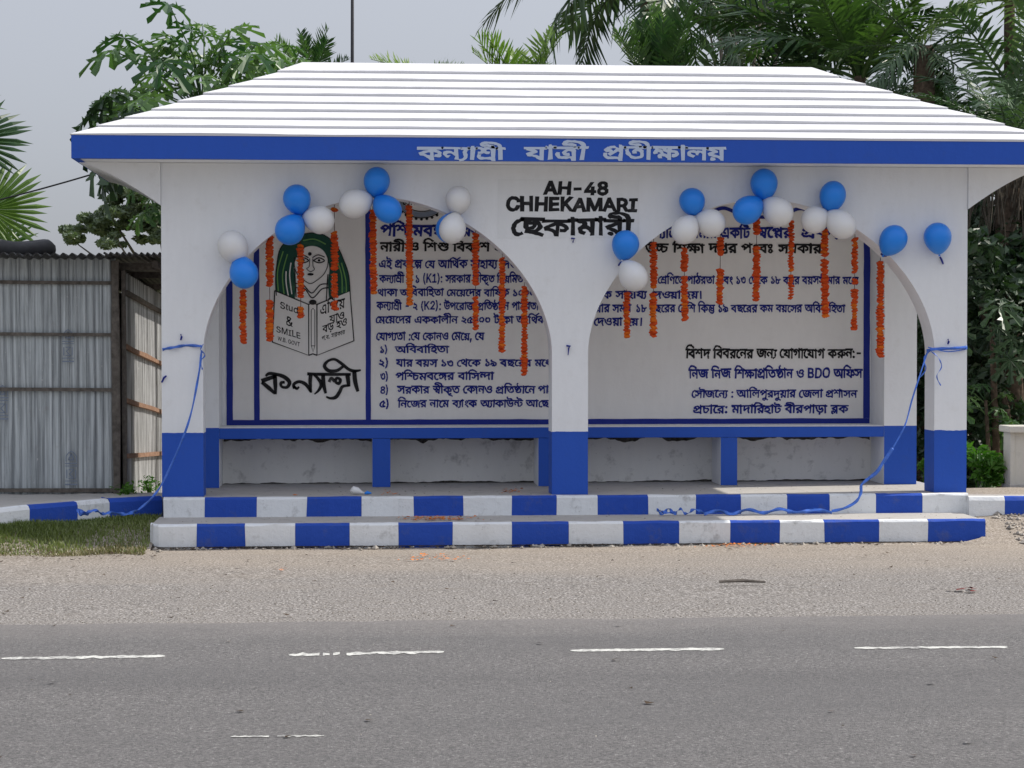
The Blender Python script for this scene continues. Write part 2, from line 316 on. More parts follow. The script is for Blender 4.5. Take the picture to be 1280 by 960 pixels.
# glyph outlines of the letters on the signs: width, number of contours, then per contour its number of points and
# each point as x*2+(1 if on the curve), y
GLY = [
[716,1,63,1453,622,1453,551,1243,551,1243,0,1089,0,1089,396,1133,332,1050,392,914,477,792,531,668,556,597,556,516,556,
386,526,278,476,233,447,217,445,248,455,310,465,349,465,464,465,572,402,573,356,572,345,568,325,565,320,531,326,554,
339,598,363,648,387,675,400,923,516,1021,463,453,195,335,250,499,328,427,285,367,262,396,279,438,318,439,343,438,368,
378,398,321,398,288,398,228,390,197,380,45,452,124,505,292,584,476,629,583,629,694,629,874,587,1042,504,1135,441,1099,
446,1092,470,1088,526,1089,558,1089,688,1195,688,1241,622,],
[266,1,33,553,622,553,551,343,551,343,0,189,0,189,551,-19,551,-19,622,165,622,132,641,66,683,41,704,108,763,264,860,476,
917,627,917,732,917,926,891,1114,842,1306,773,1411,731,1327,677,1188,733,966,807,764,844,651,844,540,844,378,806,260,
738,213,693,228,678,284,642,321,622,],
[979,3,23,723,629,800,629,932,599,1036,545,1069,509,1061,404,998,476,830,556,727,556,648,556,552,513,553,471,552,431,
682,380,827,377,813,300,680,304,510,350,430,425,431,474,430,527,514,596,648,629,23,155,629,238,629,388,595,484,521,485,
461,484,420,404,346,238,300,109,300,97,377,198,378,314,405,362,447,363,468,362,509,258,556,153,556,116,556,46,551,-1,
545,-17,620,32,625,110,629,60,1979,622,1979,551,1169,551,1169,521,1161,458,1164,445,1168,399,1169,378,1169,205,1168,
161,1188,125,1203,117,1238,96,1313,96,1392,96,1528,134,1583,162,1638,192,1700,259,1701,296,1700,329,1626,349,1561,349,
1551,349,1458,349,1346,364,1295,377,1248,390,1170,425,1147,447,1167,534,1208,498,1300,449,1438,423,1547,423,1581,423,
1654,423,1736,413,1769,403,1814,389,1858,340,1859,306,1858,245,1742,133,1655,95,1578,62,1406,24,1301,24,1226,24,1122,
46,1089,63,1056,82,1014,136,1015,191,1015,513,1021,532,1016,549,1010,585,1011,607,1011,622,],
[622,2,37,1265,622,1265,551,1055,551,1055,0,901,0,901,135,937,82,866,135,724,225,566,281,473,281,398,281,296,243,297,
205,296,172,392,127,487,111,437,34,328,53,194,107,132,172,133,208,132,256,226,320,372,353,447,353,566,353,748,309,886,
235,943,189,909,186,904,209,900,256,901,281,901,551,-19,551,-19,622,15,599,323,598,317,596,305,595,299,443,322,438,380,
366,450,210,487,77,494,103,566,195,553,290,549,440,518,544,462,598,379,],
[596,2,17,1213,622,1213,551,1003,551,1003,0,849,0,788,60,578,161,306,231,153,243,75,339,266,397,676,491,895,524,849,482,
849,551,-19,551,-19,622,13,849,474,891,446,738,421,402,348,261,304,368,292,612,234,820,146,877,88,859,88,854,111,848,
157,849,189,],
[726,4,66,449,87,376,87,248,133,189,181,305,218,344,187,402,163,441,163,480,163,540,188,591,219,620,239,640,273,641,289,
640,331,584,393,480,427,409,427,346,427,284,400,285,377,284,366,296,344,305,333,161,316,140,337,126,375,127,389,126,
427,206,474,334,496,405,496,520,496,688,446,778,349,779,280,778,269,776,248,775,240,679,268,730,309,876,374,1080,422,
1219,436,1325,379,1274,336,1218,241,1219,192,1218,146,1256,57,1289,10,1139,-7,1104,46,1062,151,1063,206,1062,245,1104,
329,1145,368,1199,362,1124,356,970,323,820,261,749,209,686,164,598,110,510,87,9,141,601,233,589,344,567,446,511,455,
468,297,465,286,497,186,546,93,556,22,965,431,830,431,640,507,585,574,749,588,774,548,846,508,926,494,963,494,1034,494,
1098,527,1099,549,1098,566,1064,591,1043,597,1217,606,1232,594,1248,565,1249,548,1248,508,1172,457,1042,431,8,1473,622,
1473,551,1185,551,1163,551,715,551,691,551,-19,551,-19,622,],
[682,2,44,1385,622,1385,551,1175,551,1175,0,1021,0,1021,353,1067,290,1004,331,914,375,873,375,844,375,796,359,736,314,
687,268,632,219,544,156,446,127,377,127,322,127,224,149,126,200,71,244,193,281,246,233,318,203,361,203,394,203,456,224,
530,276,579,321,625,354,676,408,772,449,831,449,896,449,1002,412,1073,374,1033,373,1024,396,1020,437,1021,458,1021,551,
-19,551,-19,622,14,543,271,522,339,480,419,429,441,378,464,206,487,77,495,107,571,215,551,328,542,480,514,574,469,622,
403,631,356,],
[596,3,17,1213,622,1213,551,1003,551,1003,0,849,0,788,60,578,161,306,231,153,243,75,339,266,397,676,491,895,524,849,482,
849,551,-19,551,-19,622,13,849,474,891,446,738,421,402,348,261,304,368,292,612,234,820,146,877,88,859,88,854,111,848,
157,849,189,12,371,-6,320,-6,250,26,251,52,250,78,320,112,371,112,420,112,490,78,491,52,490,26,420,-6,],
[807,3,19,1635,622,1635,551,985,551,985,489,985,473,985,0,831,0,772,59,564,163,298,234,153,243,75,339,268,395,656,483,
875,517,831,475,831,551,-19,551,-19,622,14,831,467,873,438,770,424,552,378,346,328,261,304,372,293,610,231,808,142,857,
90,841,88,836,111,830,157,831,189,22,1523,288,1522,255,1470,196,1350,158,1251,158,1218,158,1160,160,1133,163,1145,235,
1156,234,1190,233,1213,233,1308,233,1366,270,1367,296,1366,349,1160,424,959,438,965,513,1118,505,1370,444,1522,349,],
[266,1,21,553,622,553,551,343,551,343,0,189,0,189,469,164,503,70,551,-3,551,-19,551,-19,622,11,622,58,622,162,591,195,
559,192,564,188,600,189,613,189,688,297,688,341,622,],
[604,1,36,1229,622,1229,551,1019,551,1019,0,865,0,865,243,897,187,830,233,674,307,510,351,433,351,358,351,256,312,257,
274,256,244,340,201,429,184,353,113,230,138,92,223,93,277,92,326,186,391,332,423,409,423,512,423,684,387,834,325,903,
284,875,280,868,303,864,348,865,371,865,551,-19,551,-19,622,],
[266,1,48,553,551,343,551,343,0,189,0,189,551,-19,551,-19,622,189,622,180,687,62,775,-128,826,-370,848,-503,848,-622,
848,-792,835,-884,811,-883,792,-884,773,-788,763,-729,763,-537,763,-432,763,-308,745,-269,725,-232,706,-200,654,-199,
615,-333,615,-336,639,-356,670,-377,678,-398,686,-456,692,-507,692,-705,692,-788,692,-912,703,-951,713,-1002,727,-1042,
767,-1041,789,-1042,847,-782,917,-515,917,-110,917,328,774,349,622,553,622,],
[738,2,31,1019,629,1172,629,1342,551,1343,483,1342,435,1244,359,1072,303,961,282,899,354,1032,376,1182,435,1183,482,
1182,519,1098,558,1019,558,946,558,818,534,718,497,662,456,663,439,662,423,702,400,773,395,731,321,616,332,502,388,503,
431,502,465,584,534,728,593,914,629,23,1363,225,1362,142,1116,42,907,42,766,42,514,92,300,202,122,380,57,507,207,529,
286,386,484,204,742,118,911,118,1036,118,1200,171,1201,228,1200,267,1098,321,1019,338,1179,373,1266,349,1362,273,],
[677,3,13,1375,622,1375,551,1165,551,1165,0,1011,0,1011,512,1021,532,1014,549,1010,585,1011,607,1011,688,1117,688,1165,
622,23,723,629,800,629,932,599,1036,545,1069,509,1061,404,998,476,830,556,727,556,648,556,552,513,553,471,552,431,682,
380,827,377,813,300,680,304,510,350,430,425,431,474,430,527,514,596,648,629,23,155,629,238,629,388,595,484,521,485,461,
484,420,404,346,238,300,109,300,97,377,198,378,314,405,362,447,363,468,362,509,258,556,153,556,116,556,46,551,-1,545,
-17,620,32,625,110,629,],
[825,3,41,881,629,960,629,1074,591,1125,542,1233,608,1355,622,1418,597,1514,522,1515,471,1514,418,1416,334,1244,272,
1133,250,1071,323,1204,348,1362,415,1363,470,1362,495,1318,542,1267,559,1365,581,1165,459,1043,457,1024,509,942,556,
879,556,842,556,782,541,748,512,749,490,748,458,844,418,953,416,943,339,832,343,694,384,630,451,631,493,630,540,700,
600,814,629,22,415,629,486,629,614,598,696,532,697,480,696,444,632,378,498,337,393,337,379,414,494,415,578,461,579,486,
578,519,492,556,407,556,370,556,316,550,283,545,267,620,308,625,376,629,23,1039,32,820,32,442,118,150,308,57,464,205,
487,292,353,528,186,838,108,1035,108,1188,108,1374,161,1375,218,1374,259,1270,314,1193,330,1355,363,1444,338,1536,262,
1537,212,1536,158,1416,77,1194,32,],
[758,1,69,1023,628,1104,628,1214,611,1253,594,1290,578,1334,531,1335,490,1335,0,1185,0,1168,30,1108,68,1022,87,963,87,
890,87,766,79,632,70,545,70,476,70,320,85,180,127,92,210,93,278,92,302,108,355,117,377,271,366,262,351,248,309,249,280,
248,236,300,182,388,154,496,144,553,144,652,144,818,161,923,161,1008,161,1136,136,1181,106,1181,463,1180,500,1160,532,
1139,542,1102,557,1029,557,956,557,826,525,724,475,666,418,667,393,666,383,682,361,734,345,785,345,806,345,846,347,869,
348,883,278,862,274,796,270,753,270,654,270,508,330,509,392,508,432,590,515,734,585,920,628,],
[530,4,31,717,622,714,663,640,699,557,699,413,699,280,699,138,717,89,736,34,756,-20,819,-19,859,-20,872,-14,898,-9,912,
139,907,134,895,130,877,131,869,130,847,148,813,169,802,196,786,302,771,401,771,515,771,620,771,744,755,789,734,822,
718,858,663,861,622,44,485,500,642,500,836,447,928,366,929,325,928,243,698,147,473,141,493,152,582,139,782,91,986,28,
1081,-10,989,-63,864,-17,658,50,458,100,234,138,93,154,123,223,192,213,322,204,415,204,556,204,710,238,770,292,771,320,
770,373,614,430,495,430,422,430,334,416,296,389,297,370,296,362,304,345,309,338,163,323,152,338,140,371,141,384,140,
421,228,473,382,500,9,351,465,340,497,240,546,147,556,195,601,287,589,398,567,500,511,509,468,4,1081,622,1081,551,-19,
551,-19,622,],
[755,2,63,1531,622,1531,551,1321,551,1321,0,1167,0,1167,396,1211,332,1128,392,992,477,870,531,746,556,675,556,594,556,
464,526,356,476,311,447,295,445,326,455,388,465,427,465,544,465,650,402,651,356,650,345,646,325,643,320,609,326,632,
339,676,363,726,387,753,400,1001,516,1099,463,531,195,413,250,577,328,505,285,445,262,474,279,516,318,517,343,516,368,
456,398,399,398,366,398,306,390,275,380,123,452,202,505,370,584,554,629,661,629,772,629,950,587,1120,504,1213,441,1177,
446,1170,470,1166,526,1167,558,1167,688,1273,688,1319,622,33,1321,-43,1171,-43,1150,-13,1088,25,1004,43,951,43,846,43,
652,26,539,26,466,26,310,40,174,78,90,152,91,212,90,228,98,268,109,287,263,277,254,265,246,230,247,211,246,170,316,120,
448,98,539,98,632,98,816,115,917,115,992,115,1120,90,1167,61,1167,151,1321,151,],
[346,1,33,713,622,713,551,673,551,610,544,466,497,338,422,256,322,257,262,256,190,342,105,470,69,535,69,584,69,652,79,
697,92,767,31,714,11,590,-5,529,-5,402,-5,208,61,98,180,99,260,98,342,222,475,432,567,561,588,433,555,396,553,312,551,
261,551,-19,551,-19,622,],
[748,3,59,1517,622,1517,551,1307,551,1307,-43,1153,-43,1153,107,1157,123,1154,144,1152,189,1153,220,1153,379,1171,338,
1104,369,968,413,897,413,854,413,780,387,781,352,780,347,782,330,785,323,655,318,646,352,578,401,480,428,421,428,340,
428,256,391,257,361,256,331,324,291,397,275,321,204,252,220,150,264,92,325,93,365,92,405,174,465,318,500,407,500,474,
500,586,483,680,447,721,418,689,417,710,450,824,485,893,485,982,485,1134,441,1203,411,1157,418,1154,439,1152,469,1153,
491,1153,551,-19,551,-19,622,39,749,261,832,261,974,234,1102,181,1232,104,1307,53,1205,18,1138,65,1028,131,924,173,816,
193,755,193,654,193,490,150,427,122,411,121,442,131,506,139,549,139,644,139,726,89,727,57,726,47,724,32,721,28,531,-31,
568,-16,604,11,605,33,604,53,558,80,507,80,476,80,418,71,391,63,255,131,326,167,474,226,644,261,10,1127,113,607,-94,
509,-36,677,25,699,28,720,37,758,53,798,70,823,79,1039,163,],
[346,1,28,713,622,713,551,673,551,610,544,466,497,338,422,256,322,257,262,256,190,342,105,470,69,535,69,584,69,652,79,
697,92,767,31,714,11,590,-5,527,-5,400,-5,208,61,98,180,99,260,98,337,196,458,354,548,538,607,625,622,],
[626,2,21,1273,622,1273,551,1063,551,1063,0,909,0,824,56,620,141,352,199,169,212,97,303,158,324,294,362,436,398,505,414,
428,443,230,488,97,502,159,570,163,551,-19,551,-19,622,21,909,551,271,551,229,560,312,550,482,506,628,455,673,432,683,
376,610,360,452,322,306,284,251,265,227,280,398,268,656,212,856,132,941,83,915,79,912,100,908,149,909,171,],
[1158,4,19,1797,622,1797,551,1597,551,1597,0,1443,0,1384,59,1212,148,1115,180,1165,246,1240,224,1404,148,1449,109,1446,
124,1444,150,1442,178,1443,194,1443,551,-19,551,-19,622,38,753,91,616,91,368,155,150,308,59,442,205,466,276,362,434,
229,630,167,757,167,866,167,1000,202,1060,262,1061,300,1060,358,934,430,841,430,774,430,706,401,707,372,706,365,714,
341,723,331,571,316,556,337,542,372,543,388,542,425,624,475,754,500,827,500,944,500,1116,447,1212,355,1213,294,1212,
240,1112,147,908,91,9,689,465,678,497,580,546,487,556,535,601,625,589,738,567,838,511,847,468,21,2337,622,2337,551,
2127,551,2127,0,1973,0,1973,479,1938,518,1852,551,1795,551,1775,551,1775,622,1795,622,1850,622,1948,591,1981,559,1978,
564,1972,600,1973,613,1973,688,2079,688,2125,622,],
[645,2,21,1311,622,1311,551,1101,551,1101,0,947,0,870,55,662,152,396,223,231,238,185,331,289,296,456,280,710,217,894,
138,951,97,948,120,946,166,947,193,947,688,1053,688,1099,622,31,423,625,548,625,716,582,800,509,801,464,800,386,542,
288,317,275,221,285,185,331,352,337,552,374,638,431,639,466,638,509,526,555,419,555,318,555,232,516,233,494,232,480,
262,456,301,446,213,384,174,397,112,428,76,470,77,497,76,532,156,590,312,625,],
[0,1,4,-507,707,145,917,221,860,-417,644,],
[530,3,44,485,500,642,500,836,447,928,366,929,325,928,243,698,147,473,141,493,152,582,139,782,91,986,28,1081,-10,989,
-63,864,-17,658,50,458,100,234,138,93,154,123,223,192,213,322,204,415,204,556,204,710,238,770,292,771,320,770,373,614,
430,495,430,422,430,334,416,296,389,297,370,296,362,304,345,309,338,163,323,152,338,140,371,141,384,140,421,228,473,
382,500,9,351,465,340,497,240,546,147,556,195,601,287,589,398,567,500,511,509,468,4,1081,622,1081,551,-19,551,-19,622,],
[255,1,33,531,622,531,551,391,551,511,573,428,540,344,487,316,433,317,395,316,362,348,288,382,209,383,166,382,130,350,
63,264,6,106,-38,-19,-52,-61,17,66,32,188,77,226,135,227,168,226,208,194,284,160,358,161,393,160,431,188,488,256,541,
315,572,345,551,-19,551,-19,622,],
[603,1,34,1227,622,1227,551,319,551,319,253,291,273,370,318,574,396,814,461,951,486,1081,422,1042,387,996,321,974,249,
975,205,974,156,1006,66,1045,10,895,-7,858,51,818,162,819,222,818,263,842,335,884,392,907,410,931,405,816,382,600,316,
392,230,283,175,165,215,165,551,-19,551,-19,622,],
[626,3,21,1273,622,1273,551,1063,551,1063,0,909,0,824,56,620,141,352,199,169,212,97,303,158,324,294,362,436,398,505,414,
428,443,230,488,97,502,159,570,163,551,-19,551,-19,622,21,909,551,271,551,229,560,312,550,482,506,628,455,673,432,683,
376,610,360,452,322,306,284,251,265,227,280,398,268,656,212,856,132,941,83,915,79,912,100,908,149,909,171,12,361,-6,
310,-6,240,26,241,52,240,78,310,112,361,112,410,112,480,78,481,52,480,26,410,-6,],
[692,4,13,1405,622,1405,551,1195,551,1195,183,1041,194,1041,512,1051,532,1044,549,1040,585,1041,607,1041,688,1147,688,
1195,622,23,753,629,830,629,962,599,1066,545,1099,509,1091,404,1028,476,860,556,757,556,678,556,582,513,583,471,582,
431,712,380,857,377,843,300,710,304,540,350,460,425,461,474,460,527,544,596,678,629,23,185,629,268,629,418,595,514,521,
515,461,514,420,434,346,268,300,139,300,127,377,228,378,344,405,392,447,393,468,392,509,288,556,183,556,134,556,56,550,
13,545,-3,620,40,625,132,629,33,1195,-43,1047,-43,1018,1,904,43,813,43,758,43,646,35,524,26,459,26,396,26,270,41,164,
76,100,136,101,182,100,197,108,226,113,239,269,230,264,222,256,198,257,184,256,151,310,114,400,98,457,98,550,98,690,
115,779,115,856,115,994,91,1041,61,1041,222,1195,221,],
[648,1,4,965,351,965,270,327,270,327,351,],
[592,1,44,575,0,404,0,246,73,247,122,246,161,346,227,469,244,527,167,464,160,410,138,411,120,410,100,492,75,573,75,696,
75,832,135,833,181,832,211,784,258,672,310,575,344,450,388,308,448,250,499,251,529,250,552,304,607,355,631,487,596,458,
581,422,551,423,536,422,523,438,499,490,471,592,432,677,403,792,364,928,298,986,229,987,182,986,126,880,44,694,0,],
[391,1,17,251,296,250,376,314,550,428,712,501,772,673,772,596,695,486,529,428,368,429,296,428,231,480,99,588,-49,673,
-136,501,-136,376,-30,250,189,],
[672,3,10,303,208,303,307,352,341,452,404,554,463,611,493,1045,728,1289,728,667,395,657,395,7,177,0,177,728,363,728,363,
479,359,322,363,276,363,0,4,1069,0,543,370,659,442,1289,0,],
[648,2,4,221,0,221,78,1121,78,1121,0,8,793,728,793,0,611,0,611,642,601,642,249,511,249,611,565,728,],
[391,1,17,111,-136,196,-47,304,102,354,234,355,296,354,368,294,529,186,695,111,772,281,772,354,712,468,550,532,375,533,
296,532,188,402,-32,281,-136,],
[269,2,12,273,-6,218,-6,140,32,141,60,140,87,218,125,273,125,328,125,404,87,405,60,404,32,328,-6,12,273,389,218,389,140,
427,141,455,140,482,218,521,273,521,328,521,404,482,405,455,404,427,328,389,],
[720,4,40,991,303,852,303,678,373,625,437,649,439,634,407,572,343,470,300,395,300,336,300,234,321,132,372,75,417,197,
453,254,404,328,376,373,376,420,376,494,408,538,484,543,551,681,551,696,514,748,449,826,399,932,371,1003,371,1072,371,
1146,408,1147,442,1146,480,1064,549,1007,575,1167,591,1198,577,1260,532,1300,475,1301,442,1300,372,1136,303,4,1461,622,
1461,551,-19,551,-19,622,11,1241,369,1241,0,1087,0,1020,40,874,97,700,136,591,148,521,226,640,265,930,339,1087,363,12,
1087,303,1016,288,866,250,728,210,673,193,685,202,816,183,1018,125,1093,88,1090,105,1086,149,1087,162,],
[0,1,20,-709,-80,-632,-61,-468,-25,-296,10,-209,25,-157,-41,-228,-52,-372,-76,-502,-101,-553,-114,-579,-102,-426,-109,
-190,-143,-6,-189,71,-214,-1,-271,-106,-238,-306,-193,-520,-166,-641,-160,],
[707,2,40,815,50,650,50,366,131,140,313,59,466,211,486,280,362,446,202,664,126,811,126,904,126,1032,149,1110,191,1146,
246,1147,278,1146,320,1082,389,966,429,889,429,808,429,738,395,739,367,738,357,746,335,757,321,603,306,590,325,576,361,
577,380,576,419,654,472,792,500,881,500,1004,500,1192,443,1300,341,1301,274,1300,211,1194,110,978,50,4,1435,622,1435,
551,-19,551,-19,622,],
[893,3,19,1807,622,1807,551,1597,551,1597,0,1443,0,1384,59,1212,148,1115,180,1165,246,1240,224,1404,148,1449,109,1446,
124,1444,150,1442,178,1443,194,1443,551,-19,551,-19,622,38,753,91,616,91,368,155,150,308,59,442,205,466,276,362,434,
229,630,167,757,167,866,167,1000,202,1060,263,1061,300,1060,358,934,430,841,430,774,430,706,401,707,372,706,365,714,
341,723,331,571,316,556,337,542,372,543,388,542,425,624,475,754,500,827,500,944,500,1116,447,1212,355,1213,294,1212,
240,1112,147,908,91,9,689,465,678,497,580,546,487,556,535,601,625,589,738,567,838,511,847,468,],
[633,2,33,1287,622,1287,551,1077,551,1077,0,923,0,824,58,616,143,352,199,169,212,97,303,196,335,432,398,561,425,679,432,
683,376,582,354,366,301,285,275,430,261,660,210,846,140,927,99,926,116,922,152,923,171,923,312,931,334,928,358,922,409,
923,434,923,551,-19,551,-19,622,12,155,569,237,555,360,538,614,477,846,398,937,355,935,264,858,306,660,382,436,445,204,
491,97,502,],
[592,2,16,581,91,454,91,256,139,144,238,145,313,144,372,240,477,442,544,601,544,762,544,954,482,1040,381,1041,320,1040,
261,942,156,740,91,16,603,473,518,473,384,435,306,362,307,311,306,270,360,202,482,162,583,162,672,162,806,203,878,276,
879,324,878,370,816,437,694,473,],
[592,1,46,255,539,254,561,296,605,341,631,467,596,442,583,422,560,423,549,422,535,454,517,544,504,633,495,840,476,1000,
397,1001,335,1000,269,778,175,579,168,558,168,518,172,499,175,579,184,666,169,846,122,1022,63,1107,28,1015,-26,896,23,
694,90,496,135,272,169,131,185,161,256,230,246,374,233,483,233,684,233,842,287,843,332,842,357,796,392,684,417,581,427,
464,439,320,469,254,511,],
[648,1,32,185,0,185,67,669,329,750,373,856,439,912,500,913,533,912,571,838,627,716,657,639,657,554,657,432,623,366,562,
367,521,189,521,188,585,308,683,512,737,643,737,772,737,972,683,1086,591,1087,534,1086,495,1030,420,888,325,759,257,
441,87,441,82,1113,82,1113,0,],
[712,2,31,1017,622,1014,663,940,699,857,699,577,699,446,699,304,717,255,736,200,756,146,819,147,859,146,872,152,898,157,
912,305,907,300,895,296,877,297,869,296,847,314,813,335,802,362,786,466,771,567,771,815,771,920,771,1044,755,1089,734,
1122,718,1158,663,1161,622,49,1445,622,1445,551,713,551,713,372,712,343,748,316,787,316,824,316,906,340,1002,392,1059,
433,1179,442,1242,395,1312,295,1313,245,1312,182,1202,82,988,24,835,24,702,24,474,70,282,173,122,342,59,465,211,485,
282,346,456,177,680,100,827,100,986,100,1160,180,1161,243,1160,288,1110,352,1071,373,1163,392,1102,341,976,275,850,242,
789,242,742,242,662,255,635,268,602,282,558,333,559,393,559,551,-19,551,-19,622,],
[930,4,31,973,528,1124,528,1282,458,1283,396,1282,352,1188,283,1022,231,915,212,855,282,984,303,1128,351,1129,393,1128,
424,1048,457,967,457,898,457,776,437,682,406,628,372,629,358,628,345,666,327,729,322,689,248,578,258,470,309,471,350,
470,383,552,446,692,498,874,528,23,1309,170,1308,91,1068,0,865,0,732,0,492,44,286,141,118,301,57,417,209,440,280,311,
462,151,704,76,867,76,988,76,1146,122,1147,172,1146,206,1046,254,971,268,1131,303,1216,281,1308,212,22,1519,473,1640,
473,1788,404,1789,349,1788,318,1738,256,1602,202,1477,183,1429,255,1526,268,1638,310,1639,341,1638,376,1556,404,1503,
404,1434,404,1308,365,1219,307,1151,336,1210,388,1326,447,1450,473,4,1881,622,1881,551,-19,551,-19,622,],
[704,4,43,791,0,610,0,354,94,299,168,335,235,488,241,636,278,681,303,701,317,734,345,754,410,755,444,754,470,732,525,
711,551,-19,551,-19,622,627,622,562,666,484,739,485,776,484,818,576,886,663,917,765,861,700,836,642,793,643,764,642,
733,732,666,809,622,1429,622,1429,551,1081,551,1042,551,986,552,957,553,1102,480,1284,332,1285,240,1284,169,1168,61,
948,0,22,789,74,904,74,1050,122,1122,200,1123,244,1122,290,1064,378,928,476,813,536,847,532,866,503,892,445,893,406,
892,369,848,296,740,232,546,182,399,168,427,229,446,176,554,107,706,74,22,419,560,342,539,242,478,243,440,242,400,326,
354,464,335,543,335,614,335,754,351,807,371,733,305,668,286,548,269,487,269,372,269,194,310,92,385,93,436,92,478,182,
554,251,573,8,273,549,436,520,744,421,853,365,793,316,662,375,348,470,177,499,],
[591,2,41,565,0,444,0,248,43,110,119,73,168,117,247,280,255,456,311,526,396,527,448,526,471,506,525,485,551,-19,551,-19,
622,401,622,336,666,258,739,259,776,258,818,350,886,437,917,539,861,474,836,416,793,417,764,416,733,506,666,583,622,
1203,622,1203,551,855,551,816,551,760,552,731,553,876,480,1058,332,1059,240,1058,169,942,61,722,0,22,561,74,676,74,824,
122,896,200,897,244,896,290,838,378,702,476,587,536,619,532,638,504,666,445,667,406,666,369,622,296,514,232,320,182,
173,168,201,229,220,176,328,107,480,74,],
[731,1,55,1483,622,1483,551,1273,551,1273,0,1119,0,1119,335,1131,309,1086,341,988,379,931,379,900,379,838,368,796,338,
797,307,796,296,798,279,801,271,671,266,662,307,590,364,486,394,427,394,372,394,296,373,256,338,257,316,256,276,374,
220,483,201,429,127,332,142,180,194,92,270,93,320,92,365,180,430,328,466,417,466,522,466,674,427,739,384,709,383,728,
416,842,451,905,451,976,451,1080,423,1143,397,1125,382,1122,403,1118,445,1119,467,1119,551,-19,551,-19,622,],
[592,2,33,627,0,474,0,234,58,98,169,99,248,98,328,276,461,604,576,829,629,907,575,886,562,868,534,869,519,868,490,962,
455,1037,455,1042,455,1058,455,1067,456,1133,400,1020,369,864,313,784,255,785,221,784,193,868,144,985,144,1004,144,
1042,145,1057,146,1123,61,1022,32,768,0,29,641,71,704,71,792,76,872,85,921,91,917,89,770,98,632,170,633,222,632,261,
702,328,844,392,951,426,947,401,876,405,782,436,734,482,735,507,734,518,742,538,751,547,769,533,618,496,390,405,260,
299,261,238,260,176,372,102,546,71,],
[567,2,44,1155,622,1155,551,345,551,345,205,344,161,364,125,379,117,414,96,489,96,566,96,706,134,759,162,816,193,878,
263,879,299,878,331,814,364,741,364,716,364,660,360,635,357,613,428,650,433,732,439,779,439,852,439,968,411,1034,351,
1035,303,1034,244,918,133,831,95,756,63,582,24,479,24,404,24,298,46,265,63,232,82,190,136,191,191,191,551,-19,551,-19,
622,31,791,622,788,663,714,699,631,699,443,699,312,699,170,717,121,736,66,756,12,819,13,859,12,872,18,897,23,912,171,
907,166,896,162,879,163,869,162,847,180,813,201,802,228,786,334,771,433,771,589,771,694,771,818,755,863,734,896,718,
932,663,935,622,],
[656,1,52,969,0,969,425,1011,362,940,412,818,485,706,533,590,556,527,556,420,556,290,501,241,465,213,457,240,470,356,
487,433,487,524,487,638,451,692,396,693,369,692,310,532,217,365,172,263,245,372,268,532,325,533,365,532,387,464,417,
401,417,348,417,258,405,207,392,45,458,106,510,246,587,412,629,511,629,610,629,776,594,934,524,1015,472,979,483,974,
497,968,555,969,585,969,688,1075,688,1121,622,1333,622,1333,551,1123,551,1123,0,],
[269,1,4,107,-175,193,102,393,102,241,-175,],
[592,1,40,1107,295,1106,223,1024,107,842,39,695,39,586,39,398,76,240,173,108,350,59,490,211,510,270,360,402,188,572,115,
685,115,786,115,902,163,950,244,951,295,950,356,882,452,766,508,695,508,642,508,584,482,585,458,584,442,602,410,623,
390,463,369,438,394,414,445,415,467,414,509,496,558,618,579,675,579,814,579,1006,502,1106,373,],
[592,1,63,349,315,440,315,584,281,666,220,667,181,666,142,612,87,557,62,551,72,738,82,952,152,953,214,952,250,886,305,
712,352,549,375,366,401,156,445,70,498,71,536,70,559,114,606,167,631,293,596,262,582,238,558,239,547,238,534,260,512,
332,491,482,465,609,447,768,425,966,374,1076,318,1116,253,1117,216,1116,155,1000,72,800,22,538,0,395,0,367,0,323,68,
412,84,514,132,515,169,514,203,432,245,351,245,278,245,216,217,217,196,216,186,228,162,239,152,89,135,72,153,54,188,55,
207,54,239,122,288,252,315,],
[687,3,38,1231,310,1230,255,1146,178,1010,128,844,101,761,97,719,120,828,112,1034,85,1250,42,1369,11,1299,-49,1142,-7,
816,50,470,85,287,94,305,166,362,160,492,152,581,152,758,152,976,198,1076,271,1077,310,1076,363,942,419,825,419,810,
419,780,418,765,416,745,481,764,482,826,483,847,483,962,483,1112,448,1196,394,1230,334,46,455,217,386,217,282,233,251,
249,220,264,182,312,183,359,183,559,337,559,337,521,333,476,334,464,336,437,337,420,337,359,336,333,354,309,369,301,
398,286,467,286,552,286,678,318,748,363,749,384,748,403,692,413,645,413,633,413,528,413,364,449,311,480,337,544,370,
525,446,496,558,481,647,481,745,481,766,481,780,469,805,463,844,453,900,417,901,388,900,339,782,262,580,217,4,-19,551,
-19,622,1395,622,1395,551,],
[596,3,15,1213,622,1213,551,1003,551,1003,0,849,0,788,60,578,161,306,231,153,243,75,339,266,397,676,491,895,524,849,482,
849,622,13,849,474,891,446,738,421,402,348,261,304,368,292,612,234,820,146,877,88,859,88,854,111,848,157,849,189,22,
481,629,504,629,560,626,587,624,575,552,562,553,528,554,503,554,442,554,376,529,377,509,376,483,468,446,587,423,467,
378,390,397,278,440,218,492,219,524,218,551,274,599,390,629,],
[896,2,39,1813,622,1813,551,905,551,905,253,877,273,956,318,1160,396,1400,461,1537,486,1667,422,1628,387,1582,321,1560,
249,1561,205,1560,156,1592,66,1631,10,1481,-7,1444,51,1404,162,1405,222,1404,263,1428,335,1470,392,1493,410,1517,405,
1402,382,1188,316,978,230,869,175,751,215,751,360,759,370,754,390,750,430,751,450,751,551,-19,551,-19,622,22,391,475,
474,475,614,448,740,397,801,361,799,272,712,328,510,403,415,403,348,403,256,369,257,335,256,308,330,270,405,254,331,
183,218,206,92,287,93,338,92,383,178,444,316,475,],
